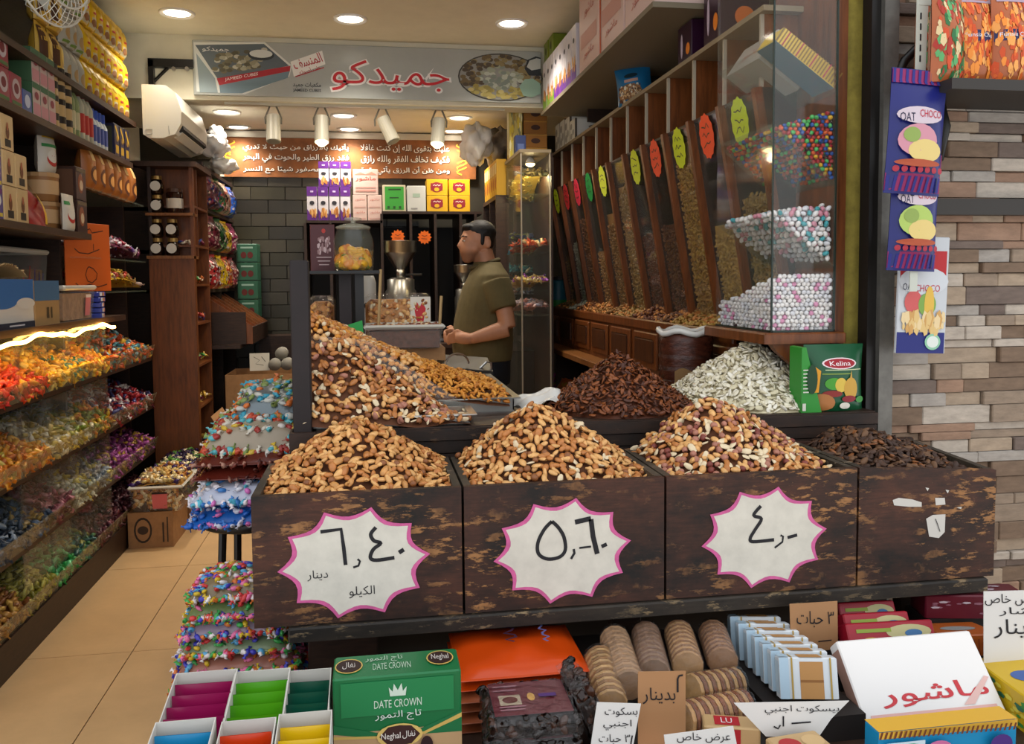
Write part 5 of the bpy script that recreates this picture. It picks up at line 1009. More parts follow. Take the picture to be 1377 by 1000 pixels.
def pricecard(parent, cxp, cyp, x_off, a, c, rag, strokes, label, n=10, words=()):
    p = aty(cxp, cyp, YF); fr = (Vector((p.x - parent.location.x, -.0015, p.z - ZB)), X.copy(), Z.copy()); b = MB(); starcard(b, fr, n, a, c, rag); o = b.build('price_card', parent); o['label'] = label
    b = MB().mat(INK)
    for w, pl in strokes: b.stroke([((x - cxp) * KG, (cyp - y) * KG) for x, y in smooth(pl)], fr, w, .0022)
    for body, x, y, w in words: b.text(arab(body), (fr[0] + X * (x - cxp) * KG + Z * (cyp - y) * KG, X.copy(), Z.copy()), w=w * KG, z=.0022)
    b.build('handwriting', o)
c1 = crate(0, 'worn wooden crate of tan nuts priced 6.40 on a star card', 0); c2 = crate(1, 'worn wooden crate of mixed nuts priced 5.60 on a star card', 0); c3 = crate(2, 'worn wooden crate of mixed nuts and seeds priced 4 on a star card', 0); c4 = crate(3, 'worn wooden crate of dark nuts with torn paper scraps', .022)
B1, B2 = .0085, .005
pricecard(c1, 477, 756, 0, .172, .130, .08, [(B1, [(433, 711), (460, 709), (463, 735), (465, 758)]), (B1, [(506, 709), (499, 718), (503, 727), (512, 731), (502, 739), (498, 750), (506, 754), (530, 752)]), (.013, [(538, 741), (541, 746)]), (B2, [(481, 751), (484, 754), (482, 760), (475, 762)])], 'white star price card with pink edge reading 6,40 dinar per kilo', words=(('دينار', 428, 770, 27), ('الكيلو', 486, 796, 34)))
pricecard(c2, 757, 740, 0, .168, .128, .12, [(B1, [(741, 697), (730, 708), (721, 726), (722, 742), (735, 750), (752, 748), (760, 738), (758, 720), (750, 706), (741, 697)]), (.006, [(772, 738), (773, 744), (768, 752)]), (.012, [(774, 700), (797, 696)]), (.012, [(797, 697), (800, 722), (806, 747)]), (.014, [(815, 733), (817, 738)]), (B2, [(780, 737), (797, 736)])], 'white star price card with pink edge reading 5,60')
pricecard(c3, 1028, 722, 0, .165, .128, .1, [(B1, [(1021, 675), (1010, 688), (1022, 694), (1012, 710), (1005, 722), (1010, 727), (1042, 726)]), (B2, [(1052, 720), (1056, 722), (1055, 730), (1043, 738)]), (.008, [(1063, 724), (1078, 721)])], 'white star price card with pink edge reading 4,-')
b = MB().mat(M('scrap_white', 'c8c4bc', .7)); fr = (Vector((-c4.location.x, -.0012, -ZB)), X.copy(), Z.copy())
for pts in ([(1200, 672), (1208, 669), (1226, 671), (1239, 675), (1239, 681), (1222, 681), (1202, 679)], [(1257, 669), (1270, 669), (1271, 678), (1258, 679)], [(1245, 697), (1254, 692), (1271, 691), (1270, 715), (1262, 723), (1249, 721)], [(1244, 655), (1249, 656), (1247, 660)], [(1286, 682), (1293, 681), (1292, 684)], [(1271, 658), (1276, 659), (1274, 663)]):
    q = [aty(x, y, YF) for x, y in pts]; b.add([(v.x - c4.location.x, -.0012, v.z - ZB) for v in q], [tuple(range(len(q) - 1, -1, -1))])
b.mat(INK); q = [aty(x, y, YF) for x, y in ((1257, 697), (1260, 705), (1263, 714))]; b.stroke([(v.x, v.z) for v in q], fr, .002, .002); o = b.build('torn_paper', c4)
def dome(k, h, px_, fy=.5, pw=1.0, e=0):
    x0, x1 = CX[k] + .02, CX[k + 1] - .02; xc = x0 + (x1 - x0) * px_
    def z(x, y):
        u = (x - xc) / ((x1 - xc) if x > xc else (xc - x0)); v = (y - (YF + .02)) / (YBk - YF - .04); fv = min(1, v / .72)
        return ZT_ - .026 + .022 * fv + h * max(0, 1 - abs(u) ** 1.25) ** pw * fv ** .9 * (1 if v < .72 else 1 - (v - .72) * .6) + .004 * math.sin(40 * x) * math.sin(37 * y)
    return x0, x1, z
x0, x1, z = dome(0, .125, .48); nutheap('almond_heap', 'domed heap of tan roasted almonds in the crate priced 6.40', 'nuts', x0, x1, YF + .02, YBk - .02, z, .0182, [ALM, ALM2, ALM, HAZ], [BR2, BR, M('nut_tan2', 'c58c4e', .42, var=.2, scale=90), BR3], [4, 3, 3, .8], 100, ('almond', 'tan roasted almond on the heap in the crate priced 6.40', 'almond', 'almonds in the crate priced 6.40'))
x0, x1, z = dome(1, .15, .44); nutheap('mixed_nut_heap', 'domed heap of tan nuts with some white seeds in the crate priced 5.60', 'nuts', x0, x1, YF + .02, YBk - .02, z, .0182, [ALM, ALM2, BIGSEED, HAZ], [BR2, BR, PALE, BR3], [4, 3.4, 1.0, .8], 100, ('mixed_nut', 'tan nut or white seed on the heap in the crate priced 5.60', 'nut', 'nuts in the crate priced 5.60'))
x0, x1, z = dome(2, .15, .42); nutheap('mixed_nut_heap', 'domed heap of nuts with many white seeds and reddish nuts in the crate priced 4', 'nuts', x0, x1 - .02, YF + .02, YBk - .02, z, .0182, [ALM2, BIGSEED, HAZ, ALM, HAZ], [BR2, PALE, ROSE, BR, RED], [3, 2.6, 1.6, 2.5, .9], 100, ('mixed_nut', 'tan, white or reddish nut on the heap in the crate priced 4', 'nut', 'nuts in the crate priced 4'))
x0, x1, z = dome(3, .065, .36); nutheap('dark_nut_heap', 'low heap of dark brown flat nuts in the crate with torn scraps', 'nuts', x0, x1 - .01, YF + .02, YBk - .02, lambda x, y, z=z: z(x, y) - .015 - .012 * (x - 1.2), .015, [BIGSEED, ALM], [M('nut_umber', '4a3020', .6, var=.3, scale=80), M('nut_umber2', '3a2418', .6), BR3, M('nut_umber3', '6a4a30', .6)], [3, 2, 1.0, 1.4], 60, ('dark_nut', 'dark brown flat nut in the crate with torn paper scraps', 'nut', 'dark nuts in the last crate'), mm=M('nut_umber2'))
# ================================================================== the shopkeeper
YM_ = 4.9
def G(px, py, dy=0.): p = aty(px, py, YM_); return Vector((p.x, YM_ + dy, p.z))
def fused(name, mb, vox, mat, parent=None, smooth=4):
    """one continuous skin grown over the joined forms"""
    o = mb.build(name); m = o.modifiers.new('r', 'REMESH'); m.mode = 'VOXEL'; m.voxel_size = vox; s = o.modifiers.new('s', 'SMOOTH'); s.iterations = smooth; s.factor = .5
    me = bpy.data.meshes.new_from_object(o.evaluated_get(bpy.context.evaluated_depsgraph_get())); bpy.data.objects.remove(o)
    me.name = name; me.materials.clear(); me.materials.append(mat); me.polygons.foreach_set('use_smooth', [True] * len(me.polygons))
    o = bpy.data.objects.new(name, me); COL.objects.link(o)
    if parent is not None: o.parent = parent
    return o
SKIN = M('skin', 'b98262', .5, var=.08, scale=14)
man = tag(bpy.data.objects.new('person', None), 'man in olive polo shirt facing left with hands held before his belly', 'person'); COL.objects.link(man); man.location = (G(648, 400).x, YM_, 0)
def rel(v): return Vector(v) - man.location
def loft(mb, secs, n=20):
    vs = []; fs = []
    for (z, xc, rx, ry, yc) in secs: vs += [(xc + rx * math.cos(2 * math.pi * k / n), yc + ry * math.sin(2 * math.pi * k / n), z) for k in range(n)]
    for i in range(len(secs) - 1):
        for k in range(n): j = (k + 1) % n; fs.append((i * n + k, i * n + j, (i + 1) * n + j, (i + 1) * n + k))
    return mb.add(vs, fs + [tuple(range(n - 1, -1, -1)), tuple(range((len(secs) - 1) * n, len(secs) * n))])
b = MB(); H = lambda px, py, dy=0.: rel(G(px, py, dy))
hc = H(642, 321); TURN = .22
def hd(px, py, dy):      # head detail turned a little towards the street
    p = H(px, py) - hc; x, y = p.x, dy; return hc + Vector((x * math.cos(TURN) - y * math.sin(TURN), y * math.cos(TURN) + x * math.sin(TURN), p.z))
b.ell(hd(643, 320, 0), .094, .077, .093, 20, 14); b.ell(hd(630, 333, 0), .056, .060, .082, 18, 12); b.ell(hd(628, 347, 0), .034, .036, .030, 14, 10)
b.tube([hd(619.5, 323, 0), hd(616.5, 331, 0), hd(618.5, 334.5, 0)], [.010, .015, .011], 10); b.ell(hd(618.5, 333.5, -.012), .009, .008, .007, 8, 6); b.ell(hd(618.5, 333.5, .012), .009, .008, .007, 8, 6)
b.ell(hd(622, 319, -.026), .010, .022, .008, 10, 6); b.ell(hd(622, 319, .026), .010, .022, .008, 10, 6); b.ell(hd(620.5, 340.5, 0), .012, .022, .006, 10, 6); b.ell(hd(621, 344, 0), .012, .020, .006, 10, 6)
b.ell(hd(651, 328, -.075), .020, .010, .030, 10, 8); b.ell(hd(651, 328, .075), .020, .010, .030, 10, 8); b.ell(hd(634, 334, -.05), .03, .018, .03, 10, 8); b.ell(hd(634, 334, .05), .03, .018, .03, 10, 8)
b.tube([H(648, 338), H(652, 352), H(656, 368)], [.062, .062, .07], 16)
for s in (-1, 1):     # arms: near side s=-1
    sh, el, wr = H(664, 376, s * .175), H(674, 438, s * .245), (H(628, 452, -.215) if s < 0 else H(622, 450, .12))
    b.tube([sh, sh.lerp(el, .5), el], [.050, .052, .046], 14); b.tube([el, el.lerp(wr, .35), wr], [.048, .046, .030], 14)
    hp = H(610, 451, -.17) if s < 0 else H(606, 448, -.03); b.tube([wr, wr.lerp(hp, .5), hp], [.030, .036, .032], 12)
    for k in range(4):
        f0 = hp + Vector((-.008, -s * .004 * k, .022 - .015 * k)); b.tube([f0, f0 + Vector((-.028, -s * .018, -.006)), f0 + Vector((-.034, -s * .048, -.016)), f0 + Vector((-.022, -s * (.066 - .006 * abs(k - 1)), -.02))], [.0105, .010, .009, .008], 8)
    f0 = wr.lerp(hp, .55) + Vector((0, 0, .024)); b.tube([f0, f0 + Vector((-.03, -s * .012, .018)), f0 + Vector((-.052, -s * .025, .012))], [.012, .011, .009], 8)
zq = lambda py: H(650, py).z
loft(b, [(.82, H(650, 470).x, .13, .16, 0), (zq(440), H(650, 440).x, .15, .17, 0), (zq(400), H(655, 400).x, .13, .17, 0), (zq(372), H(655, 370).x, .07, .12, 0)])
for s in (-1, 1): b.tube([(0, s * .09, .9), (.0, s * .095, .48), (.02, s * .1, .09)], [.085, .062, .045], 14); b.tube([(.04, s * .1, .045), (-.06, s * .1, .04), (-.16, s * .105, .03)], [.045, .045, .03], 12)
_z = H(640, 345).z; _nt = SKIN.node_tree; _g = _nt.nodes.new('ShaderNodeTexCoord'); _sx = _nt.nodes.new('ShaderNodeSeparateXYZ'); _nt.links.new(_g.outputs['Object'], _sx.inputs[0])
def _mr(sock, a, c):
    q = _nt.nodes.new('ShaderNodeMapRange'); q.interpolation_type = 'SMOOTHSTEP'; q.inputs[1].default_value = a; q.inputs[2].default_value = c; _nt.links.new(sock, q.inputs[0]); return q.outputs[0]
_m1 = _mr(_sx.outputs['Z'], H(640, 334).z, H(640, 343).z); _m2 = _mr(_sx.outputs['Z'], H(640, 360).z, H(640, 352).z); _m3 = _mr(_sx.outputs['X'], H(652, 340).x, H(640, 340).x)
_p = _nt.nodes.new('ShaderNodeMath'); _p.operation = 'MULTIPLY'; _nt.links.new(_m1, _p.inputs[0]); _nt.links.new(_m2, _p.inputs[1]); _q = _nt.nodes.new('ShaderNodeMath'); _q.operation = 'MULTIPLY'; _nt.links.new(_p.outputs[0], _q.inputs[0]); _nt.links.new(_m3, _q.inputs[1])
_w = _nt.nodes.new('ShaderNodeMath'); _w.operation = 'MULTIPLY'; _w.inputs[1].default_value = .55; _nt.links.new(_q.outputs[0], _w.inputs[0])
_mx = _nt.nodes.new('ShaderNodeMixRGB'); _src = _nt.nodes['Principled BSDF'].inputs['Base Color'].links[0].from_socket; _nt.links.new(_w.outputs[0], _mx.inputs[0]); _nt.links.new(_src, _mx.inputs[1]); _mx.inputs[2].default_value = (*lin('4a3024'), 1); _nt.links.new(_mx.outputs[0], _nt.nodes['Principled BSDF'].inputs['Base Color'])   # beard stubble
body = fused('body', b, .0065, SKIN, man, 5)
b = MB()
loft(b, [(zq(484), H(649, 480).x, .168, .185, 0), (zq(470), H(649, 470).x, .175, .195, 0), (zq(455), H(649, 455).x, .178, .20, 0), (zq(430), H(650, 430).x, .17, .20, 0), (zq(405), H(652, 405).x, .155, .205, 0), (zq(385), H(655, 385).x, .14, .21, 0), (zq(370), H(657, 370).x, .115, .20, 0), (zq(360), H(656, 362).x, .09, .14, 0), (zq(352), H(655, 354).x, .078, .085, 0)], 24)
for s in (-1, 1): sh, el = H(661, 378, s * .18), H(670, 414, s * .222); b.tube([sh, sh.lerp(el, .5), el], [.082, .080, .074], 16)
OL = M('olive_cotton', '5f5433', .85, var=.1, scale=20, bump=.15); shirt = fused('polo_shirt', b, .008, OL, man, 4)
b = MB(); ring = []
for i in range(25): t = 2 * math.pi * i / 24; ring.append(H(652, 354) + Vector((.078 * math.cos(t), .078 * math.sin(t), .024 * math.cos(t) - .004)))
b.tube(ring, .015, 8); fused('collar', b, .006, M('olive_dark', '4e4428', .85), man, 2)
b = MB()
loft(b, [(.80, H(650, 470).x, .155, .175, 0), (zq(472), H(650, 472).x, .16, .18, 0)]);
for s in (-1, 1): b.tube([(0, s * .09, .88), (.0, s * .095, .48), (.02, s * .1, .10)], [.11, .085, .07], 16)
fused('trousers', b, .012, M('navy_cloth', '14171f', .85), man, 3)
b = MB(); 
for k in range(1): b.ell(hd(646, 312.5, 0), .094, .080, .074, 20, 12)
b.ell(hd(654, 321, 0), .052, .073, .082, 16, 10); b.ell(hd(628, 305.5, 0), .035, .05, .022, 12, 8)
for s in (-1, 1): b.ell(hd(643, 322, s * .070), .016, .012, .040, 8, 8)
fused('hair', b, .006, M('hair_black', '120d0b', .6, bump=.4, scale=60), man, 3)
b = MB().mat(M('eye_white', 'c8c0b8', .3))
for s in (-1, 1): b.ell(hd(620.8, 324.3, s * .029), .009, .011, .0052, 10, 6)
b.mat(M('iris_dark', '1c120c', .2))
for s in (-1, 1): b.ell(hd(619.9, 324.3, s * .031), .0070, .006, .0052, 8, 6)
b.build('eye', man, True)
b = MB().mat(M('hair_black'))
for s in (-1, 1): b.tube([hd(618.6, 319.0, s * .010), hd(619.2, 317.8, s * .028), hd(623.6, 319.0, s * .048)], [.003, .0045, .002], 6)
b.build('eyebrow', man, True)
# ================================================================== right wall: gravity bins
XF = 1.30; XG = 1.44; ZLED = 1.205; ZTOP = 2.28; ZM = atx(800, 228, XF).z
ZLOW = .945; YD = [6.1 - .305 * k for k in range(12)]
bu = thing('bulk_bin_cabinet', 'long brown wooden cabinet of slanted glass nut bins along the right wall', 'cabinet', (XF, 2.745, 0))
def rpart(name, mat, x0, x1, y0, y1, z0, z1, rb=False): b = MB().mat(mat); (b.rbox if rb else b.box)(x0 - XF, x1 - XF, y0 - 2.745, y1 - 2.745, z0, z1); return b.build(name, bu)
def rloc(x, y, z): return Vector((x - XF, y - 2.745, z))
rpart('top_shelf', M('pale_edge', '8a7a60', .5), XF - .01, XR, 2.7, 6.12, ZTOP, ZTOP + .018); rpart('back_panel', M('cab_back', '17100c', .6), XR - .03, XR, 2.75, 6.1, 0, ZTOP)
rpart('ledge_rim', WOODM, XF, XF + .02, 2.95, 6.35, ZLED - .045, ZLED, True); rpart('ledge_floor', WOODD, XF + .02, XR - .03, 2.75, 6.35, ZLED - .06, ZLED - .04)
rpart('lower_ledge', WOODO, XF - .10, XR - .03, 2.98, 6.45, ZLOW - .035, ZLOW, True); rpart('front_wall', WOODM, XF + .01, XF + .02, 2.95, 6.35, ZLOW, ZLED - .045); rpart('base_wall', M('wood_blackish', '180f0a'), XF + .18, XF + .20, 2.98, 6.4, 0, ZLOW - .035)
for k in range(8):
    y1 = 6.25 - k * .42; y0 = y1 - .36
    if y0 < 2.95: break
    rpart('panel_frame', WOODM, XF - .002, XF + .01, y0, y1, ZLOW + .03, ZLED - .06, True); rpart('panel_field', M('wood_field', '4a2812', .4, var=.4, scale=9, stretch=(5, 5, .6)), XF - .008, XF - .002, y0 + .04, y1 - .04, ZLOW + .06, ZLED - .09, True)
for y in (2.98, 3.9, 4.8, 5.7): rpart('base_upright', WOODD, XF - .06, XR - .03, y, y + .02, 0, ZLOW - .035)
rpart('base_shelf', WOODD, XF - .05, XR - .03, 3.0, 6.4, .45, .47)
fills = [('mixed', ('6a5030', '8a6a3c')), ('white', ('b8b49c', 'a8a48c')), ('brown', ('6a3c1c', '7a4a24')), ('tan', ('8a6030', '9a7038')), ('tan', ('8a6430', '7a5424')), ('beige', ('9a7c44', '8a6c38')), ('brown', ('5a2c18', '6a3820')), ('brown', ('5a3420', '704828')), ('tan', ('9a7438', 'a8843c')), ('beige', ('a8843c', 'b89448')), ('beige', ('a08040', '8a6c34'))]
tags = ['c8d820', 'e83a3a', 'e83a50', '18883c', 'c8d820', None, 'c8d820', 'f0522c', 'c8d820', 'f0562c', 'c0d818']
fillh = [.45, .55, .7, .45, .7, .85, .5, .55, .95, .5, .6]
def gl(y, t, off=0.):    # point on the slanted front: t=0 bottom, 1 top
    return Vector((XG + (XF - XG) * t - off * .98, y, ZLED + (ZM - ZLED) * t - off * .16))
for k in range(12):
    y = YD[k]
    if k > 0 or True:
        b = MB().mat(WOODM); p, q = gl(y, -.02, .012), gl(y, 1.0, .012); d = (q - p) / 2; n = Vector((-.98, 0, -.16)); b.obox((p + q) / 2 - rloc(0, 0, 0) * 0 - Vector((XF, 2.745, 0)), d, Vector((0, .014, 0)), n * .014); b.build('bin_divider', bu)
        rpart('upper_divider', M('pale_edge2', 'a89c88', .5), XF, XF + .012, y - .006, y + .006, ZM, ZTOP); rpart('upper_side', WOODM, XF + .012, XF + .3, y - .006, y + .006, ZM, ZTOP); b = MB().mat(WOODD); b.add([rloc(*gl(y - .006, 0)), rloc(XR - .03, y - .006, ZLED), rloc(XR - .03, y - .006, ZM), rloc(*gl(y - .006, 1))] + [rloc(*gl(y + .006, 0)), rloc(XR - .03, y + .006, ZLED), rloc(XR - .03, y + .006, ZM), rloc(*gl(y + .006, 1))], [(0, 1, 2, 3), (7, 6, 5, 4), (0, 4, 5, 1), (1, 5, 6, 2), (2, 6, 7, 3), (3, 7, 4, 0)]); b.build('bin_side', bu)
    if k == 11: break
    y1, y0 = YD[k] - .02, YD[k + 1] + .02
    rpart('upper_back', WOODD, XF + .28, XF + .30, y0 - .014, y1 + .014, ZM, ZTOP); rpart('upper_floor', WOODD, XF, XF + .3, y0 - .014, y1 + .014, ZM - .012, ZM)
    b = MB().mat(GLASS); a_, b_, c_, d_ = [rloc(*v) for v in (gl(y1, .05, .004), gl(y0, .05, .004), gl(y0, .99, .004), gl(y1, .99, .004))]; n = Vector((.003, 0, 0)); b.hexa([a_, b_, b_ + n, a_ + n, d_, c_, c_ + n, d_ + n]); b.build('bin_glass', bu)
    nm, cs = fills[k]; fh = fillh[k]; P = []; N = []; mts = [M('bulk_%s' % c, c, .6) for c in cs]
    rows = int(fh * 46); cols_ = 17
    for i in range(rows):
        for j in range(cols_):
            t = fh * (i + random.random()) / rows; y = y0 + (y1 - y0) * (j + random.random()) / cols_
            if t > fh * (.93 + .07 * math.sin(8 * y + k)): continue
            v = gl(y, t, -.012); P.append(tuple(v)); N.append((-.98, 0, -.16))
    mb = MB(); mb.grid(lambda s, t: tuple(gl(y0 + (y1 - y0) * (1 - s), t * fh * .97, -.018)), 4, 8)
    heap('bulk_nut_layer', 'bulk %s nuts behind the slanted glass of bin %d counted from the far end' % (nm, k + 1), 'nuts', P, N, [p_ell(.0105, .007, .006, 6, 3)], mts, tilt=.5, mound=mb, mound_mat=mts[0])
    zf = lambda x, y: ZLED - .012 + .05 * max(0, (x - XF - .02) / .13) + .012 * math.sin(17 * y + k)
    sp = .017 if k > 6 else .021
    P, N = field(XF + .022, XG + .01, y0 - .02, y1 + .02, zf, sp, zj=.012)
    heap('spilled_nut_heap', '%s nuts spilling onto the ledge below bin %d counted from the far end' % (nm, k + 1), 'nuts', P, N, [p_ell(.0135, .008, .007, 7, 4)], [M('spill_%s' % c, c, .6) for c in ((cs[0], 'b8783a', cs[1]) if nm != 'white' else cs)], tilt=.5, mound=mound_mesh(XF + .022, XG + .01, y0 - .02, y1 + .02, zf, 0, 4, 6), mound_mat=mts[0])
    if tags[k]:
        c = gl((y0 + y1) / 2 + .01, .90, .010); u = Vector((0, -1, 0)); v = (gl(0, 1) - gl(0, 0)).normalized(); fr = (rloc(*c), u, v)
        b = MB().mat(M('neon_' + tags[k], tags[k], .6)); b.ext([(q[0], q[1]) for q in burst(13, .078, .085, .82, 1.05)], fr, .0015); b.mat('22301a')
        rr = random.Random(k)
        for r_ in range(3): b.stroke([(-.035 + .017 * i, .04 - .035 * r_ + rr.uniform(-.012, .012)) for i in range(5)], fr, .005, .0025)
        b.build('price_tag', bu)
# things on the bin cabinet top
tw = M('tissue_white', 'dcdcd4', .4)
tf = [('e', '8a7a6a', .5, .28, .36, .2), ('e', 'c0beb8', .5, .28, .28, .14), ('e', '6a6258', .5, .62, .2, .09), ('e', '6a6258', .5, .85, .2, .07), ('q', '5a5248', .0, .05, 0, 1)]
for k in range(4):
    y = 5.95 - k * .15
    carton('tissue_carton', ('large white carton with hexagon print, far end of the bin cabinet top', 'white carton with drop print, second from the far cabinet end', 'white carton with drop print, third from the far cabinet end', 'small white carton behind the blue bag on the cabinet top')[k], 'carton', .30, .14, (.19, .19, .18, .14)[k], (XF + .16, y, ZTOP + .018), tw, {'f': tf, 'l': [('e', '9a9890', .3, .7, .2, .14), ('e', 'a8a6a0', .7, .4, .2, .14), ('e', 'a4a29a', .35, .25, .2, .14)]})
for k in range(3): carton('tissue_carton', 'flat white carton lying below the upright tissue cartons, %s' % ('far', 'middle', 'near')[k], 'carton', .3, .26, .1, (XF + .16, 5.95 - k * .28 if False else 6.08 - .0, ZTOP + .018), tw) if False else None
p = atx(848, 140, XF + .03)
bb = pouch('blue_snack_bag', 'standing blue snack bag with clear window of nut mix on the bin cabinet', 'bag', .19, .205, .12, (XF + .06, p.y, ZTOP + .018), M('snack_blue', '1a6a9a', .3), [('e', '14303c', .5, .66, .2, .06), ('q', 'b89080', .3, .7, .5, .57), ('e', '7a5a38', .42, .24, .36, .22), ('dots', 'c8a878', ['c8a878', 'd8d0b8', '8a5a30', '5a3a28', 'a87848'], 150, .12, .74, .04, .42, .035)], rot=(.0, -.12, -.55), crimp=.05)
vb = M('plum_card', '2c1026', .3)
for k, (y, z, lb) in enumerate(((3.50, 0, 'lone, standing on the cabinet shelf'), (3.21, 0, 'under another plum box'), (3.19, .24, 'tall, stacked on a plum box'))):
    carton('plum_box', 'dark plum box with white script and orange spot, ' + lb, 'box', .2, .16, (.17, .24, .36)[k], (XF + .12, y, ZTOP + .018 + z), vb, {'l': [('e', 'b8a8b8', .3, .5, .08, .3), ('e', 'd87a20', .75, .35, .14, .14)], 'f': [('e', 'c8641c', .5, .4, .2, .16)]})
# upper wall shelf with boxes
XU = 1.12; ZU = atx(800, 79, XU).z
us = thing('upper_shelf', 'pale bracketed shelf high on the right wall carrying sweet boxes', 'shelf', (XU, 3.32, ZU))
b = MB().mat(M('shelf_pale', '7a705c', .6)); b.box(0, XR - XU, 0, 2.27, -.022, 0); b.build('shelf_board', us)
for y in (.2, 1.1, 2.0): b = MB().mat(WOODD); b.box(.25, XR - XU, y, y + .03, -.1, -.022); b.build('bracket', us)
for k in range(8):
    y0 = 5.54 - k * .115; c = 'green' if k < 3 else 'violet'
    carton('sweet_box', 'white sweet box with %s foot and nut picture on the upper wall shelf' % c, 'box', .105, .12, .30, (XU + .065, y0 - .055, ZU), pw, {'f': [('q', '6a8a2a' if c == 'green' else '5a2080', 0, 1, 0, .25), ('e', '2a2830', .5, .72, .16, .05), ('dots', 'b87a3a', ['b87a3a', '9a5a28', 'd8a868'], 16, .2, .85, .2, .38, .08)], 'l': [('q', '8a6aa0', .2, .8, 0, .3)]}, 'white sweet boxes with %s foot on the upper shelf' % c, rz=-math.pi / 2)
for k in range(2): carton('small_green_box', 'small olive green box on top of the white sweet boxes', 'box', .12, .11, .12, (XU + .065, 5.46 - k * .15, ZU + .30), M('olive_card', '6a7a1c', .4), {'f': [('e', '2a300c', .5, .5, .15, .2)]}, 'small green boxes on the sweet boxes', rz=-math.pi / 2)
for k in range(3): carton('pink_carton', ('tall pink and white carton beside the violet boxes on the upper shelf', 'pink and white carton with orange edge strip on the upper shelf', 'pale pink carton nearest the street on the upper shelf')[k], 'carton', .40, .24, .40, (XU + .13, 4.37 - k * .42, ZU), pk, {'f': [('t', 'c06a5c', rl, .5, .75, .5, .16), ('q', 'c8988c', .1, .9, .3, .5), ('t', 'c06a5c', rl, .5, .2, .5, .12)] + ([('q', 'c85a30', 0, .06, 0, 1)] if k == 1 else []), 'l': [('q', 'c8988c', .1, .9, .2, .4)]}, rz=-math.pi / 2)
# far end of right wall: rear showcase and shelves
def showcase(label, x0, x1, y0, y1, zb, zt, levels, top, gm=GLASS):
    t = thing('glass_showcase', label, 'showcase', (x0, y0, 0)); w, d = x1 - x0, y1 - y0
    b = MB().mat(WOODD); b.box(0, w, 0, d, 0, zb); b.build('base', t)
    for z in levels: b = MB().mat(GS); b.box(.004, w, .004, d, z, z + .008); b.build('glass_shelf', t)
    b = MB().mat(gm); b.box(0, .004, 0, d, zb, zt); b.build('side_pane', t); b = MB().mat(gm); b.box(.004, w, 0, .004, zb, zt); b.build('front_pane', t)
    for x in (0, w - .012): b = MB().mat(M('pale_edge2', 'a89c88')); b.box(x, x + .008, -.003, .005, zb, zt); b.build('corner_strip', t)
    b = MB().mat(M('pale_edge', '8a7a60')); b.box(-.005, w, -.005, d, zt, zt + .02); b.build('top_board', t); b = MB().mat(WOODD); b.box(w, w + .01, 0, d, zb, zt); b.build('back_board', t)
    return t
def lvl(py, X_): return atx(720, py, X_).z
zs_ = [aty(720, y, 5.3).z for y in (425, 390, 340, 262)]
showcase('tall glass showcase of sweets at the inner end of the bins', .93, 1.125, 5.3, 5.9, .55, aty(720, 205, 5.3).z, zs_, 0)
cc = (('c88a80', 'd8b8b0', '8a8a98', 'b0a0a8'), ('c8a040', 'd8c070', '8a3aa0', 'e0d0a0'), ('b8482a', 'd87040', '2a6a80', 'c8b080'), ('a89040', '8a7838', 'c8b468', '6a6a38'))
for z, cs, h in zip(zs_, cc, (.06, .05, .05, .14)):
    zf = lambda x, y: z + .02 + h * max(0, 1 - ((y - 5.5) / .35) ** 2)
    P, N = field(.945, 1.11, 5.32, 5.88, zf, .03, zj=.012)
    heap('candy_heap', 'heap of wrapped sweets in the tall showcase, %s and %s' % ({'c': 'coral', 'b': 'rust', 'a': 'olive'}[cs[0][0]], {'d8b8b0': 'grey', 'd8c070': 'gold', 'd87040': 'teal', '8a7838': 'yellow'}[cs[1]]), 'candy', P, N, [p_candy(.026, .012, .01)], [foil(c) for c in cs], tilt=.7, mound=mound_mesh(.945, 1.11, 5.32, 5.88, zf, 0, 6, 6), mound_mat=foil(cs[0]))
l = bpy.data.lights.new('showcase_lamp', 'POINT'); l.energy = 9.0; l.color = (1, .8, .4); l.shadow_soft_size = .03
sl = thing('showcase_lamp', 'small warm lamp lighting the top of the tall glass showcase', 'lamp', (1.03, 5.5, aty(720, 205, 5.3).z - .062)); lo = bpy.data.objects.new('showcase_light', l); COL.objects.link(lo); lo.parent = sl; lo.location = (0, 0, -.05)
b = MB().mat(M('lamp_warm', 'ffd890', emit=8.)); b.lathe([(.012, 0), (.03, .012), (.03, .02), (.01, .03)], n=14); b.build('bulb', sl, True); b = MB().mat(WHITE); b.lathe([(.035, .02), (.02, .05), (.008, .06)], n=14); b.build('shade', sl, True)
showcase('lower glass shelf unit of blue sweets behind the man', .95, 1.15, 5.95, 6.9, .9, aty(690, 230, 5.95).z, [aty(680, y, 5.95).z for y in (330, 375, 405)], 0)
for z, cs in zip([aty(680, y, 5.95).z for y in (330, 375, 405)], (('4a5a98', 'b8b8a8', '8a9a50', '2a3a70'), ('2a8a98', '1c5a68', '58b0b0', 'c8c0a0'), ('a8a8b0', 'c89a90', '6a6a78', 'd0c8c0'))):
    zf = lambda x, y: z + .02 + .06 * max(0, 1 - ((y - 6.3) / .5) ** 2)
    P, N = field(.965, 1.14, 5.97, 6.85, zf, .036, zj=.012)
    heap('candy_heap', 'heap of %s wrapped sweets in the glass shelf unit behind the man' % {'4': 'blue', '2': 'teal', 'a': 'silver'}[cs[0][0]], 'candy', P, N, [p_candy(.028, .012, .01)], [foil(c) for c in cs], tilt=.7, mound=mound_mesh(.965, 1.14, 5.97, 6.85, zf, 0, 6, 6), mound_mat=foil(cs[0]))
zr = atx(655, 270, .86).z
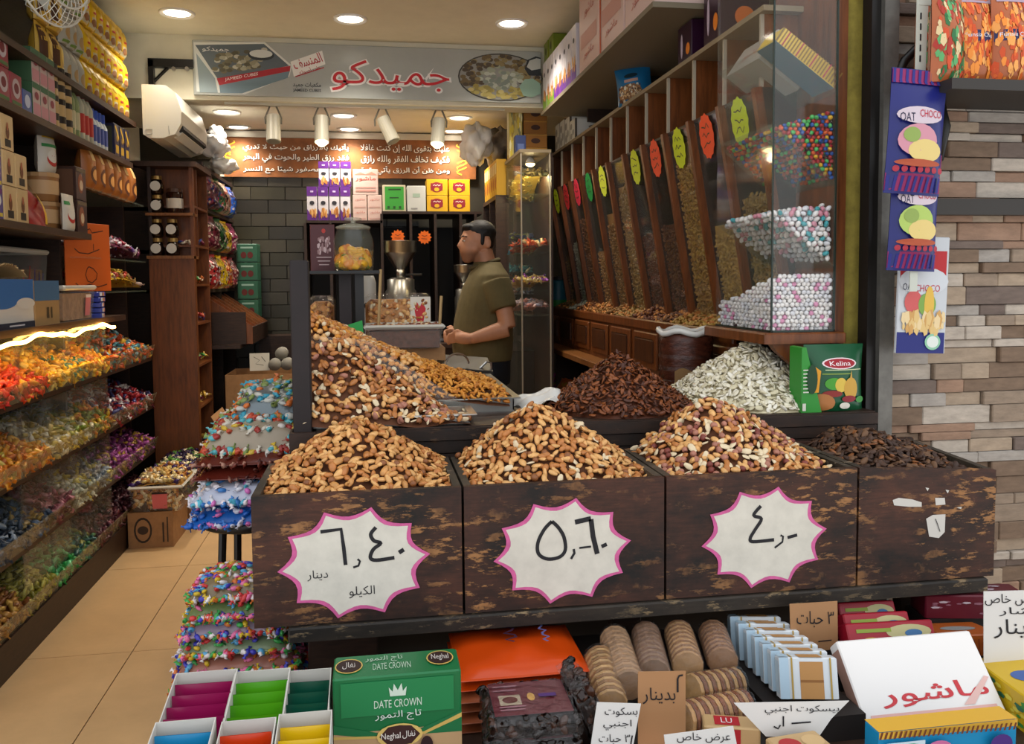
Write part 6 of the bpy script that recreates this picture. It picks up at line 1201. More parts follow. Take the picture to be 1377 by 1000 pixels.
b = MB().mat(WOODD); b.box(.86, .95, 5.9, 6.58, zr - .03, zr); b.box(.86, .95, 5.9, 5.92, .9, zr - .03); b.box(.86, .95, 6.2, 6.22, .9, zr - .03); b.box(.86, .95, 6.56, 6.58, .9, zr - .03); b.box(.86, .95, 5.9, 6.58, 0, .9); tag(b.build('side_rack'), 'narrow dark rack with uprights in the far right corner', 'rack')
for k in range(6):
    carton('gold_pack', 'yellow and gold pack standing in the row on the far right rack', 'pack', .1, .07, .25, (.905, 5.97 + k * .105, zr), M('gold_card', 'c89a28', .4), {'f': [('q', 'e8d8a0', .1, .9, .6, .9), ('e', 'a84a1c', .5, .35, .25, .18)], 'l': [('q', 'b07a1c', .1, .9, .1, .5)]}, 'gold packs on the far right rack', rz=-math.pi / 2)
zt2 = aty(720, 205, 5.3).z + .02
for k in range(5): carton('amber_carton', 'amber brown carton with dark oval stacked on the showcase, number %s from below' % ('one', 'two', 'three', 'four', 'five')[k], 'carton', .16, .12, .088, (1.125, 5.86, zt2 + .09 * k), M('amber_card', '8a5a1a', .5), {'f': [('e', '3a1c10', .5, .5, .2, .2), ('q', 'a8782c', 0, 1, .9, 1)]})
carton('pale_yellow_carton', 'tall pale yellow printed carton next to the amber stack', 'carton', .09, .1, .42, (.99, 5.86, zt2), M('pale_yellow', 'c8b868', .5), {'f': [('dots', 'e8e0b0', ['e8e0b0', 'a88a40', 'd8c040', '8a8a60'], 40, .05, .95, .05, .95, .08)], 'l': [('q', 'd8d0a0', .1, .9, .1, .9)]})
carton('navy_box', 'small navy box in front of the pale yellow carton', 'box', .07, .08, .14, (.99, 5.66, zt2), M('navy_card', '2a3660'), {'f': [('q', '4a5a88', .2, .8, .3, .6)]})
def bundle(label, p, s, c, seed):
    rr = random.Random(seed); b = MB().mat(c); ph = [rr.uniform(0, 6) for _ in range(6)]
    def S(u, v):
        a, e = 2 * math.pi * u, math.pi * (v - .5); r = 1 + .16 * math.sin(3 * a + ph[0] + 2 * e) + .12 * math.sin(5 * a - 4 * e + ph[1]) + .08 * math.sin(9 * a + 6 * e + ph[2])
        return (s[0] * r * math.cos(e) * math.cos(a), s[1] * r * math.cos(e) * math.sin(a), s[2] * (1 + r * math.sin(e) * .95))
    b.grid(S, 28, 14); o = b.build('plastic_bundle', None, True, p); tag(o, label, 'bundle'); return o
PLW = M('plastic_white', 'f2f2f2', .35, bump=.6, scale=14)
for k, (px, py, s) in enumerate(((292, 204, (.10, .14, .07)), (300, 218, (.09, .12, .05)), (288, 186, (.06, .12, .06)))):
    p = aty(px, py, 6.3); bundle('white plastic bundle on the rear shelf below the air conditioner, %s' % ('middle', 'lowest', 'uppermost')[k], (p.x - .02, 6.3 + .1 * k, 2.18 + (0 if k == 1 else .10 if k == 0 else .22)), s, PLW, k)
b1 = bundle('bright white plastic bundle above the gold packs', (aty(640, 215, 6.2).x, 6.2, zr + .26), (.11, .16, .13), PLW, 8)
bundle('grey brown stuffed bundle behind the bright white one', (aty(672, 180, 6.5).x, 6.5, zr + .27), (.13, .18, .14), M('bundle_grey', '6a625a', .5, var=.3, scale=12), 9)
for k, cs in enumerate((('7a2a78', 'c84a88', '8a8a30'), ('d86a28', 'c8a038', 'a83a58'), ('2a2a30', 'a85a30', '6a8a98'), ('8a8a90', 'c86a58', '3a3a40'))):
    pouch('candy_bag', 'bag of sweets, %s, on the base shelf under the ledge' % ('violet', 'orange', 'dark', 'silver')[k], 'bag', .26, .26, .16, (XF - .0, 5.95 - .32 * k, .47), foil(cs[0]), [('dots', cs[0], [foil(c) for c in cs], 60, .05, .95, .05, .9, .06)], rz=-math.pi / 2 + .2, seed=k, wav=.012)
for k in range(2): carton('olive_tin_box', 'olive cardboard box on the base shelf under the ledge, %s' % ('inner', 'outer')[k], 'box', .22, .25, .3, (XF + .08, 4.62 - .34 * k, .47), M('olive_box', '5a5a40', .5), {'l': [('q', '8a9a70', .2, .8, .2, .7)]})
bottle('teal_tub', 'teal and green round tub at the inner end of the ledge', 'tub', (1.36, 6.18, ZLED - .04), [(.07, 0), (.075, .01), (.075, .22), (.06, .24)], M('teal_tub', '1c5a6a', .4), (.07, .235, .26), BLACK, (.0755, .02, .09, M('tub_green', '1c7a34')))
# ================================================================== glass sweet case at the shop front
GX0, GX1, GY0, GY1 = 1.22, 1.432, 2.48, 2.91; GZ = aty(1037, 447, GY0).z; GT = 2.42
gc = thing('sweet_case', 'glass sweet case with slanted inner panes on a wooden bracket shelf', 'showcase', (GX0, GY0, GZ)); gw, gd, gh = GX1 - GX0, GY1 - GY0, GT - GZ
b = MB().mat(WOODM); b.rbox(-.03, gw + .03, -.02, gd + .04, -.035, -.001, .005); b.build('base_shelf', gc)
b = MB().mat(WOODM)
pr = [(0, -.035), (.20, -.035), (.20, -.17), (.15, -.16), (.08, -.11), (.02, -.06)]
b.add([(x, .0, z) for x, z in pr] + [(x, .03, z) for x, z in pr], [tuple(range(6)), tuple(range(11, 5, -1))] + [(i, 6 + i, 6 + (i + 1) % 6, (i + 1) % 6) for i in range(6)]); b.build('bracket', gc)
b = MB().mat(GLASS); b.box(0, .004, .004, gd, 0, gh); b.build('aisle_pane', gc); b = MB().mat(GLASS); b.box(0, gw, 0, .004, 0, gh); b.build('street_pane', gc)
b = MB().mat(M('case_edge', '1c2a22', .3)); b.box(-.002, .003, -.002, .003, 0, gh); b.box(gw - .005, gw, -.002, .006, 0, gh); b.box(0, gw, -.002, .003, 0, .006); b.box(-.002, .003, 0, gd, 0, .006); b.build('edge_strip', gc)
b = MB().mat(WOODM); b.box(gw, gw + .004, 0, gd, 0, gh); b.build('side_board', gc)
def zrel(py): return aty(1080, py, GY0).z - GZ
slopes = [(aty(1037, 290, GY0).z - GZ, aty(1122, 358, GY0).z - GZ), (aty(1037, 165, GY0).z - GZ, aty(1122, 246, GY0).z - GZ), (aty(1037, 52, GY0).z - GZ, aty(1110, 122, GY0).z - GZ)]
for za, zb in slopes: b = MB().mat(GS); b.hexa([(.004, .004, za - .005), (gw, .004, zb - .005), (gw, gd, zb - .005), (.004, gd, za - .005), (.004, .004, za), (gw, .004, zb), (gw, gd, zb), (.004, gd, za)]); b.build('slanted_pane', gc)
b = MB().mat(GLASS); b.box(.004, .007, .006, gd, 0, aty(1000, 402, 2.65).z - GZ); b.build('low_pane', gc)
def _fp(name, label, cat, za, zb, topf, topmax, r, mats, wts, proto, nind, ind):
    P = []; N = []; st = r * 2.04; lo = min(za, zb); zlo = lambda x: za + (zb - za) * x / gw + r
    for j in range(int((topmax - lo) / (st * .80)) + 1):      # staggered layers, shaken loose
        for k in range(int(gd / (st * .87)) + 1):
            for i in range(int(gw / st) + 1):
                x = .004 + r + (i + .5 * ((j + k) % 2)) * st + random.uniform(-.22, .22) * r; y = .005 + r + (k + (.33 if j % 2 else 0)) * st * .87 + (random.uniform(-.2, .2) * r if k else random.uniform(0, .3) * r); zz = lo + r + j * st * .80 + random.uniform(-.2, .2) * r
                if x > gw - r or y > gd - r or x < .004 + r * .8: continue
                zt = topf(x, y)
                if zz < zlo(x) or zz > zt: continue
                if k < 2 or zz < zlo(x) + st * 1.1 or zz > zt - st * 1.6 or x < .004 + 3 * r: P.append((x + GX0, y + GY0, zz + GZ)); N.append((random.uniform(-1, 1), random.uniform(-1, 1), random.uniform(-1, 1)))
    heap(name, label, cat, P, N, [proto], mats, wts, tilt=.3, n_ind=nind, ind=ind, var=.08)
BALL = p_ell(.0078, .0078, .0078, 8, 6); DRAG = p_ell(.0112, .0085, .0075, 8, 6); BEAN = p_ell(.0075, .0075, .006, 8, 5)
PW_, PP_ = M('ball_white', 'ece8e4', .25), M('ball_pink', 'd88ab0', .3)
t0 = aty(1080, 362, GY0).z - GZ; t1 = aty(965, 402, GY1).z - GZ
_fp('sugar_ball_heap', 'white and pink sugar balls filling the bottom of the glass sweet case', 'candy', 0, 0, lambda x, y: (t0 + (t1 - t0) * y / gd) * (.86 + .14 * x / gw) + .008 * math.sin(20 * x + 15 * y), t0 * 1.05, .0078, [PW_, M('ball_white2', 'dcdce0', .25), PP_], [5, 3, 1.1], BALL, 60, ('sugar_ball', 'white or pink sugar ball against the street pane of the glass case', 'sugar ball', 'sugar balls in the glass case'))
za, zb = slopes[0]; _fp('sugared_almond_heap', 'white, pink and turquoise sugared almonds on the lower slanted pane', 'candy', za, zb, lambda x, y: za + .01 + .03 * (x / gw) - .05 * max(0, y - .25), za + .06, .0095, [PW_, M('ball_white2'), M('drag_pink', 'd0889a', .35), M('drag_teal', '3aa0a8', .35)], [5, 3, 1.4, 1.4], DRAG, 0, None)
za2, zb2 = slopes[1]; _fp('chocolate_bean_heap', 'multicoloured sugar coated chocolates on the upper slanted pane', 'candy', za2, zb2, lambda x, y: za2 - .015 + .06 * (x / gw) - .05 * max(0, y - .25), za2 + .06, .0075, [M('bean_red', 'a01420', .25), M('bean_orange', 'd8561c', .25), M('bean_blue', '1a4a9a', .25), M('bean_green', '4ab05a', .25), M('bean_brown', '3a1a14', .25), M('bean_yellow', 'd8a820', .25)], [3, 2, 2, 1.6, 1.6, 1], BEAN, 0, None)
za3, zb3 = slopes[2]; ang = math.atan2(zb3 - za3, gw)
o = carton('white_sweet_box', 'white box with red script lying on the top slanted pane of the sweet case', 'box', .17, .26, .12, (GX0 + .10, GY0 + .30, GZ + (za3 + zb3) / 2 + .012), M('white_glossy', 'b8b0a4', .35), {'f': [('t', 'a86050', rl, .5, .5, .5, .3)], 'l': [('t', 'a86050', arab('حلوى') if False else rl, .5, .5, .5, .4)], 't': [('e', 'c88a78', .5, .5, .3, .3)]}, rot=(0, -ang, 0))
o = carton('striped_biscuit_box', 'long box with yellow striped edge and blue picture lying on the top slanted pane', 'box', .24, .13, .05, (GX0 + .115, GY0 + .09, GZ + (za3 + zb3) / 2 + .008), M('box_blue', '4a7a98', .35), {'t': [('dots', 'c88a40', ['c88a40', '3a6a98', '8a3a38', 'd8c878'], 40, .05, .95, .15, .9, .05)], 'f': [('q', 'd8b84a', 0, 1, 0, 1)] + [('q', 'a83a4a' if i % 5 == 2 else '8a6a30', i / 22, i / 22 + .02, 0, 1) for i in range(22)], 'l': [('q', 'd8b84a', 0, 1, 0, 1)]}, rot=(0, -ang, 0))
# ================================================================== street side shelf and hanging snacks
ws = thing('facade_shelf', 'dark metal shelf fixed to the stone wall with snack bags', 'shelf', (1.60, 2.18, 1.95)); b = MB().mat(M('shelf_metal', '3a3632', .5, .4)); b.box(0, .9, 0, .26, -.03, 0); b.build('shelf_board', ws); b = MB().mat(M('shelf_metal', '3a3632')); b.box(.05, .9, .22, .26, -.36, -.31); b.build('lower_rail', ws)
for k, (x, z, rzz) in enumerate(((1.63, 0, .25), (1.73, .0, .05), (1.83, 0, .0), (1.965, 0, -.05), (1.66, .19, .2), (1.88, .2, .0))):
    y = 2.25 if z == 0 else 2.33
    orange = k in (1, 2, 3, 5); sh = [('dots', 'd8601c', ['d8601c', 'e88a30', 'c84a18', 'e8a050'] if orange else ['c84a20', '2a6a3a', 'd8c090', 'a83020', '58a060'], 110, .05, .95, .03, .92, .055)] + ([('q', '1c2050', .02, .98, .46, .58), ('t', 'd8d8e0', 'Funsia Chips', .5, .52, .8, .06), ('q', 'a890a0', .1, .9, .9, .99)] if orange else [])
    pouch('snack_bag', ('clear bag of red, green and white snacks at the post end of the street shelf', 'clear bag of orange crisps with navy band, next to the mixed bag', 'clear bag of orange crisps with navy band, nearer the post', 'clear bag of orange crisps with navy band, farther from the post', 'clear bag of red snacks leaning behind the first bag', 'orange crisps bag standing behind the front row')[k], 'bag', .125, .26 if z == 0 else .2, .07, (x, y + .02 * (k % 2), 1.95 + (z if z == 0 else 0) + (.0)), M('snack_film', 'a85a30', .25), sh, rz=rzz, seed=k) if z == 0 else pouch('snack_bag', ('', '', '', '', 'clear bag of red snacks leaning behind the first bags', 'orange crisps bag standing behind the front row')[k], 'bag', .12, .34, .06, (x, 2.36, 1.95), M('snack_film', 'a85a30'), sh, rz=rzz, seed=k)
p0, p1 = aty(1241, 0, 2.28), aty(1234, 102, 2.28)
sp_ = thing('hanging_strip', 'white plastic clip strip hanging beside the steel post', 'clip strip', (p1.x, 2.28, p1.z)); b = MB().mat(M('strip_white', 'c0c4b8', .5)); b.hexa([(-.012, 0, -.62), (.012, 0, -.62), (.012, .003, -.62), (-.012, .003, -.62), (-.006, 0, .24), (.03, 0, .24), (.03, .003, .24), (-.006, .003, .24)]); b.box(.0, .04, -.001, .004, .20, .42); b.build('strip', sp_)
b = MB().mat(INK)
for k in range(5): b.box(.004, .008, -.002, 0, .04 + .03 * k, .058 + .03 * k)
b.build('strip_marks', sp_)
NB = M('choco_navy', '191f6a', .3)
def chocobag(label, px0, px1, py0, py1, y, rot, picture):
    a, c = aty(px0, py0, y), aty(px1, py1, y); w, h = c.x - a.x, a.z - c.z
    sh = [('q', '8a1c58', 0, 1, .02, .16)] + [('q', '20247a', i / 9 + .01, i / 9 + .06, .02, .14) for i in range(9)] + [('q', '8a1c58', 0, 1, .88, .99)] + [('q', '20247a', i / 9 + .01, i / 9 + .06, .88, .99) for i in range(9)] + [('e', 'a8283c', .1 + .13 * i, .19, .05, .025) for i in range(7)] + \
        [('e', 'c8b8c0', .45, .62, .4, .07), ('t', '15183a', 'OAT', .22, .60, .24, .07), ('t', 'b82a40', 'CHOCO', .62, .635, .4, .06), ('e', picture, .42, .42, .34, .13), ('e', 'd8c078', .55, .34, .3, .09), ('e', '8aa050', .3, .46, .14, .06), ('e', 'a84a28', .45, .24, .4, .03)]
    return pouch('oat_choco_bag', label, 'bag', w, h, .055, (a.x + w / 2, y, c.z), NB, sh, rot=rot, crimp=.1, base=.1)
chocobag('navy snack bag with magenta striped ends, upper one on the clip strip', 1190, 1262, 92, 262, 2.24, (0, .06, .0), 'c88a98'); chocobag('navy snack bag with magenta striped ends, lower one on the clip strip', 1194, 1256, 205, 364, 2.275, (0, .04, 0), 'a8c060')
a, c = aty(1207, 318, 2.32), aty(1270, 474, 2.32); w, h = c.x - a.x, a.z - c.z
carton('oat_choco_pack', 'flat white and red snack pack hanging below the navy bags', 'snack pack', w, .012, h, (a.x + w / 2, 2.325, c.z), M('pack_white', 'c0c4c8', .35), {'f': [('q', 'b01c24', .02, .95, .64, .88), ('q', '1c2470', 0, .97, 0, .18), ('e', 'c8ccd0', .5, .62, .5, .12), ('t', '15183a', 'OAT', .2, .57, .24, .06), ('t', 'b82a40', 'CHOCO', .58, .56, .5, .06), ('e', 'c85a58', .3, .44, .18, .1), ('e', '7aa048', .58, .42, .18, .1), ('e', 'd8b048', .62, .42, .1, .16), ('dots', 'd8b878', ['d8b878', 'c89a58', 'e0c898'], 50, .1, .95, .2, .32, .05), ('e', '8ac0a0', .72, .1, .16, .07), ('e', 'd8e0d8', .72, .1, .12, .05)]}, rot=(0, .03, 0))
b = MB().mat(BLACK); q = [aty(1262, 0, 2.40), aty(1248, 50, 2.40), aty(1216, 82, 2.40), aty(1208, 100, 2.40), aty(1262, 130, 2.4), aty(1272, 170, 2.4), aty(1262, 215, 2.4)]; b.tube([q[0], q[1], q[2], q[3]], .014, 8); b.tube(q[4:], .014, 8); tag(b.build('black_hose', None, True), 'black curved hose on the stone wall behind the hanging snacks', 'hose')
# ================================================================== low display in front of the crates
ZD = .42
ld = thing('low_display', 'low dark display table below the crates carrying packed goods', 'table', (0, 1.3, 0))
b = MB().mat(WOODD); b.box(-.41, 1.75, 0, .755, ZD - .025, ZD); b.build('table_top', ld)
for x in (-.38, .5, 1.65):
    for y in (.05, .70): b = MB().mat(WOODD); b.box(x, x + .05, y - .03, y + .02, 0, ZD - .025); b.build('leg', ld)
def sachets(label, px0, px1, py_back, yb, col, col2, apple, L=.17, n=5):
    a, c = aty(px0, py_back, yb), aty(px1, py_back, yb); w = c.x - a.x; t = thing('sachet_box', label, 'sachet box', ((a.x + c.x) / 2, yb - L, ZD)); h = a.z - ZD; th = .002; CW = M('card_inner', 'c8c4bc', .6)
    hf = h - .028
    b = MB().mat(CW); b.box(-w / 2, w / 2, L - th, L, 0, h); b.build('back_wall', t)
    for s in (-1, 1):
        x = s * (w / 2 - th / 2); b = MB().mat(CW); b.hexa([(x - th / 2, 0, 0), (x + th / 2, 0, 0), (x + th / 2, L, 0), (x - th / 2, L, 0), (x - th / 2, 0, hf), (x + th / 2, 0, hf), (x + th / 2, L, h), (x - th / 2, L, h)]); b.build('side_wall', t)
    b = MB().mat(M(col2, rough=.35)); b.box(-w / 2, w / 2, -th, 0, 0, hf * .8); b.build('front_wall', t); b = MB().mat(CW); b.box(-w / 2, w / 2, 0, L, 0, .002); b.build('box_floor', t)
    m = M('sachet_' + col, col, .22)
    for k in range(n):
        y = .012 + (L - .03) * k / (n - 1); hh = hf * 1.0 + (h - hf) * (y / L) * .8
        o = pouch('sachet', '', '', w * .92, hh, .02, (random.uniform(-.002, .002), y, .003), m, ([('e', 'b02a2c', .52, .72, .2, .12), ('e', '2a5a34', .66, .86, .07, .09), ('e', 'c83a3c', .45, .74, .08, .06)] if apple and k == 0 else None), rot=(-.12, 0, random.uniform(-.03, .03)), parent=t, crimp=.05, seed=k)
        o.rotation_euler = (-.12, 0, random.uniform(-.03, .03))
sachets('open box of magenta drink sachets with apple picture', 237, 320, 905, 1.72, '8a1048', '7a1040', True); sachets('open box of lime green drink sachets with red apple picture', 316, 391, 903, 1.72, '4a9a14', '5aa81c', True); sachets('open box of dark green drink sachets with apple picture', 388, 446, 902, 1.72, '0c4a38', '0c4a38', True)
sachets('open box of sky blue drink sachets', 209, 291, 971, 1.52, '1a80b0', '1a80b0', False); sachets('open box of orange red drink sachets', 298, 372, 970, 1.52, 'c8380c', 'c8380c', False); sachets('open box of yellow drink sachets', 375, 447, 960, 1.53, 'd8b00c', 'd8b00c', False)
# date box
a = aty(447, 914, 1.62); c = aty(620, 908, 1.62); w = c.x - a.x; h = a.z - ZD
DG = M('date_green', '14693a', .35)
d0 = carton('date_box', 'green date box lettered DATE CROWN with brown lower half and fruit picture', 'box', w, .10, h, ((a.x + c.x) / 2, 1.67, ZD), DG, {'f': [('q', 'b8946a', 0, 1, 0, .52), ('p', '14693a', [(0, .60), (.35, .5), (.65, .5), (1, .64), (1, .45), (.6, .46), (.3, .46), (0, .52)]), ('p', 'c8a858', [(0, .50), (.4, .47), (.7, .48), (1, .62), (1, .58), (.7, .455), (.4, .45), (0, .475)]),
    ('q', '1a7a44', .06, .94, .66, .96), ('t', 'c8d8c8', 'DATE CROWN', .5, .755, .37, .07), ('t', 'd8e0d8', arab('تاج التمور'), .5, .645, .36, .09), ('p', 'c8d8c8', [(.44, .82), (.43, .9), (.46, .86), (.47, .93), (.5, .87), (.53, .93), (.54, .86), (.57, .9), (.56, .82)]), ('e', 'd8b868', .51, .47, .18, .105), ('p', '3a1c18', [(.35, .47), (.42, .55), (.51, .56), (.6, .55), (.67, .47), (.6, .39), (.51, .38), (.42, .39)]), ('t', 'e8e0d8', 'Neghal', .44, .465, .15, .07), ('t', 'e8e0d8', arab('نغال'), .58, .475, .10, .07),
    ('p', '3a4a4a', [(.08, .25), (.1, .32), (.16, .3), (.18, .38), (.24, .38), (.26, .3), (.31, .32), (.31, .2), (.28, 0), (.12, 0)]), ('dots', '4a1c20', ['4a1c20', '6a2c30', '381418', '7a4040'], 70, .45, .75, .0, .36, .03), ('e', '2a1014', .72, .36, .05, .09)],
    't': [('t', 'a8c0a8', 'DATE CROWN', .46, .4, .3, .28), ('t', 'a8c0a8', arab('تاج التمور'), .4, .72, .3, .3), ('e', 'c8a858', .12, .5, .11, .32), ('e', '2a1410', .12, .5, .10, .28), ('t', 'c8c0b8', arab('نغال'), .12, .5, .1, .3), ('e', 'c8a858', .85, .55, .11, .32), ('e', '2a1410', .85, .55, .10, .28), ('t', 'c8c0b8', 'Neghal', .85, .55, .14, .3)]})
# stacked orange packs and dark date packs
OP = M('orange_film', 'c8440c', .25); 
for k in range(6):
    flatbag('orange_pack', 'flat orange film pack beside the date box, number %s from below' % ('one', 'two', 'three', 'four', 'five', 'six')[k], .315 + random.uniform(-.006, .006), 1.92 + random.uniform(-.006, .006), ZD + .0225 * k, .28, .25, .024, OP if k > 3 else M('orange_film_pale', '9a5030', .3), ['b83c0c', 'c8481c'] if k > 3 else ['8a4a28', 'a86a44'], seed=30 + k, n=0)
b = MB().mat('3a1a30'); f2 = (Vector((.30, 1.93, ZD + .1625)), -Y_, X.copy()); b.stroke([(-.06 + .012 * i, .012 * math.sin(i * 1.9) + .004 * (i % 3)) for i in range(11)], f2, .007, 0); b.mat('5a5a88'); f2 = (Vector((.38, 1.92, ZD + .1625)), -Y_, X.copy()); b.stroke([(-.07 + .012 * i, .008 * math.sin(i * 2.3)) for i in range(12)], f2, .006, 0)
b.build('lettering', [o for o in COL.objects if o.name == 'orange_pack.005'][0]); o = bpy.data.objects['orange_pack.005']; ch = [c for c in o.children if c.name.startswith('lettering')][0]; ch.matrix_parent_inverse = Matrix.Translation(-o.location)
MR = M('maroon_label', '5a1420', .3); DK = M('dark_dates', '1c100e', .25, var=.6, scale=50, bump=.9)
def datepack(label, px, py, y, z, w, d, h, rot):
    p = aty(px, py, y); t = thing('date_pack', label, 'date pack', (p.x, y, z)); t.rotation_euler = rot
    P, N = field(-w / 2 + .01, w / 2 - .01, -d / 2 + .01, d / 2 - .01, lambda x, y: h * .86, .02)
    b = MB().mat(DK); b.rbox(-w / 2 + .008, w / 2 - .008, -d / 2 + .008, d / 2 - .008, 0, h - .002, .014); b.build('date_block', t)
    PP = []; NN = []
    for i in range(130):
        q = random.random(); sx = random.choice((-1, 1))
        if q < .5: PP.append((random.uniform(-w / 2, w / 2), sx * (d / 2 - .008), random.uniform(.008, h - .006))); NN.append((0, sx, 0))
        else: PP.append((sx * (w / 2 - .008), random.uniform(-d / 2, d / 2), random.uniform(.008, h - .006))); NN.append((sx, 0, 0))
    heap('dates', '', '', PP, NN, [p_ell(.014, .009, .008, 7, 4)], [M('date_a', '22120c', .2), M('date_b', '3a2014', .2), M('date_c', '140a08', .15)], parent=t)
    b = MB(); paint(b, lambda u, v, e: (-w * .42 + u * w * .84, -d * .42 + v * d * .84, h + e), [('q', MR, 0, 1, 0, 1), ('q', 'a89880', .1, .38, .3, .6), ('e', '5a2018', .24, .45, .1, .1), ('e', 'c89a50', .52, .5, .05, .12), ('q', '9a7078', .05, .35, .72, .76), ('q', '9a7078', .05, .38, .84, .88), ('q', '9a7078', .08, .4, .12, .15), ('q', '9a7078', .08, .42, .2, .23), ('q', '4a2a68', .62, .85, .45, .55)]); b.build('paper_label', t)
    b = MB().mat(FILM); b.rbox(-w / 2 - .003, w / 2 + .003, -d / 2 - .003, d / 2 + .003, -.002, h + .003, .014); b.build('film', t)
for k in range(3): datepack('film wrapped block of dark dates with maroon label, %s of the stack' % ('bottom', 'middle', 'top')[k], 712, 960, 1.64 + .006 * k, ZD + .001 + .047 * k, .185, .16, .044, (0, 0, -.12 + .05 * k))
datepack('film wrapped block of dates standing on edge beside the stack', 780, 950, 1.68, ZD + .082, .16, .15, .04, (.1, 1.15, .15))
# biscuit rolls in clear film
def roll(label, a, d, L, r, cols, seed):
    t = thing('biscuit_roll', label, 'biscuit roll', a); d = Vector(d).normalized(); rr = random.Random(seed); n = int(L / .011)
    for k in range(n):
        b = MB().mat(M('biscuit_' + cols[k % len(cols)], cols[k % len(cols)], .6, var=.2, scale=50)); p = d * (L * k / n); b.tube([p, p + d * .0045, p + d * .009], [r * .92, r, r * .93], 12); b.build('biscuit', t)
    b = MB().mat(FILM); b.tube([d * -.012, d * .0, d * L, d * (L + .012)], [r * .5, r * 1.06, r * 1.06, r * .5], 14); b.build('film', t, True)
bc = [['b08a58', '8a6238'], ['8a6a4c', 'a07c58'], ['7a5c44', '6a4c38'], ['a07a50', '7a5434'], ['8a6444', '6c4a34'], ['a8804c', '6a3c1c'], ['b88c58', '7a4424']]
RR = [((822, 948, 1.68), (806, 884, 1.86)), ((846, 922, 1.72), (826, 858, 1.94)), ((880, 906, 1.76), (868, 852, 1.96)), ((925, 896, 1.78), (912, 850, 1.96)), ((972, 890, 1.80), (958, 850, 1.96)), ((930, 928, 1.72), (992, 918, 1.76)), ((920, 966, 1.64), (1004, 948, 1.68))]
for k, (a, c) in enumerate(RR):
    p, q = aty(*a), aty(*c); roll('clear wrapped roll of round biscuits, %s' % ('propped beside the white price card', 'pointing at the crates, next to the date blocks', 'just behind the cardboard sign', 'behind the cardboard sign, nearer the packets', 'pointing at the crates beside the white packets', 'lying across above the lowest roll', 'lowest, lying across beside the cardboard sign')[k], p, q - p, (q - p).length, .036, bc[k], k)
b = MB().mat(M('wood_blackish', '180f0a')); b.hexa([(.44, 1.60, ZD), (.80, 1.60, ZD), (.80, 2.04, ZD), (.44, 2.04, ZD), (.44, 1.60, ZD + .008), (.80, 1.60, ZD + .008), (.80, 2.05, ZD + .085), (.44, 2.05, ZD + .085)]); tag(b.build('display_riser'), 'dark sloping riser under the biscuit rolls', 'riser')
# handwritten cards
PC = M('paper_card', 'd8d6d2', .6)
def card(name, label, pts, y, mat, strokes, w=.0028, lean=0.):
    q = [aty(px, py, y + lean * (1000 - py) / 100.) for px, py in pts]; b = MB().mat(mat); n = Vector((0, .0015, 0)); k = len(q); b.add(q + [v + n for v in q], [tuple(range(k)), tuple(range(2 * k - 1, k - 1, -1))] + [(i, k + i, k + (i + 1) % k, (i + 1) % k) for i in range(k)])
    o = b.build(name); tag(o, label, 'price card'); s = MB().mat(INK)
    for pl in strokes:
        P = [aty(px, py, y + lean * (1000 - py) / 100.) + Vector((0, -.0015, 0)) for px, py in pl]; L = []; R = []
        for i, v in enumerate(P): t = (P[min(i + 1, len(P) - 1)] - P[max(0, i - 1)]).normalized(); qv = Vector((0, -1, 0)).cross(t).normalized() * w / 2; L.append(v + qv); R.append(v - qv)
        kk = len(P); s.add(L + R, [(i, i + 1, kk + i + 1, kk + i) for i in range(kk - 1)])
    if strokes: s.build('handwriting', o)
    return o
def textcard(o, body, cx, cy, w, h, y, lean=0., mat=INK, bold=.0):
    vs, fs = text_mesh(arab(body), bold); xs = [p[0] for p in vs]; ys = [p[1] for p in vs]; tw, th = max(xs) - min(xs), max(ys) - min(ys); mx, my = (max(xs) + min(xs)) / 2, (max(ys) + min(ys)) / 2
    b = MB().mat(mat); P = []
    for p in vs:
        px, py = cx + (p[0] - mx) / tw * w, cy - (p[1] - my) / th * h; P.append(aty(px, py, y + lean * (1000 - py) / 100.) + Vector((0, -.0015, 0)))
    b.add(P, fs); b.build('handwriting', o)
o = card('cardboard_price_card', 'kraft cardboard price card reading 2 for a dinar among the biscuit rolls', [(858, 903), (922, 902), (922, 1005), (858, 1005)], 1.60, M('kraft_sign', 'a87c54', .7), [[(911, 930), (911, 912), (913, 908), (918, 907)]], .004); textcard(o, 'بدينار', 886, 935, 44, 22, 1.60)
o = card('white_price_card', 'white card handwritten foreign biscuits 3 pieces', [(803, 944), (862, 946), (851, 1005), (794, 1005)], 1.56, PC, [[(850, 988), (848, 1000)]])
textcard(o, 'بسكوت', 835, 957, 44, 13, 1.56); textcard(o, 'اجنبي', 830, 974, 38, 14, 1.56); textcard(o, '٣ حبات', 826, 993, 42, 13, 1.56)
o = card('white_price_card', 'white card handwritten special offer, beside the foreign biscuits card', [(893, 988), (986, 976), (992, 1006), (895, 1006)], 1.50, PC, []); textcard(o, 'عرض خاص', 946, 991, 72, 14, 1.50)
o = card('white_price_card', 'white tapering card handwritten foreign biscuits 1 dinar', [(987, 945), (1142, 942), (1118, 966), (1100, 992), (1030, 990)], 1.54, PC, [[(1053, 962), (1053, 976)], [(1064, 972), (1090, 970)], [(1040, 976), (1046, 979), (1049, 974)]], .0032); textcard(o, 'بيسكوت اجنبي', 1078, 954, 100, 13, 1.54)
o = card('kraft_price_card', 'kraft card handwritten 3 pieces standing behind the white biscuit packets', [(1062, 812), (1126, 808), (1127, 872), (1064, 880)], 1.87, M('kraft_sign', 'a87c54'), [[(1080, 858), (1076, 866)], [(1100, 862), (1118, 860)]]); textcard(o, '٣ حبات', 1096, 832, 50, 22, 1.87)
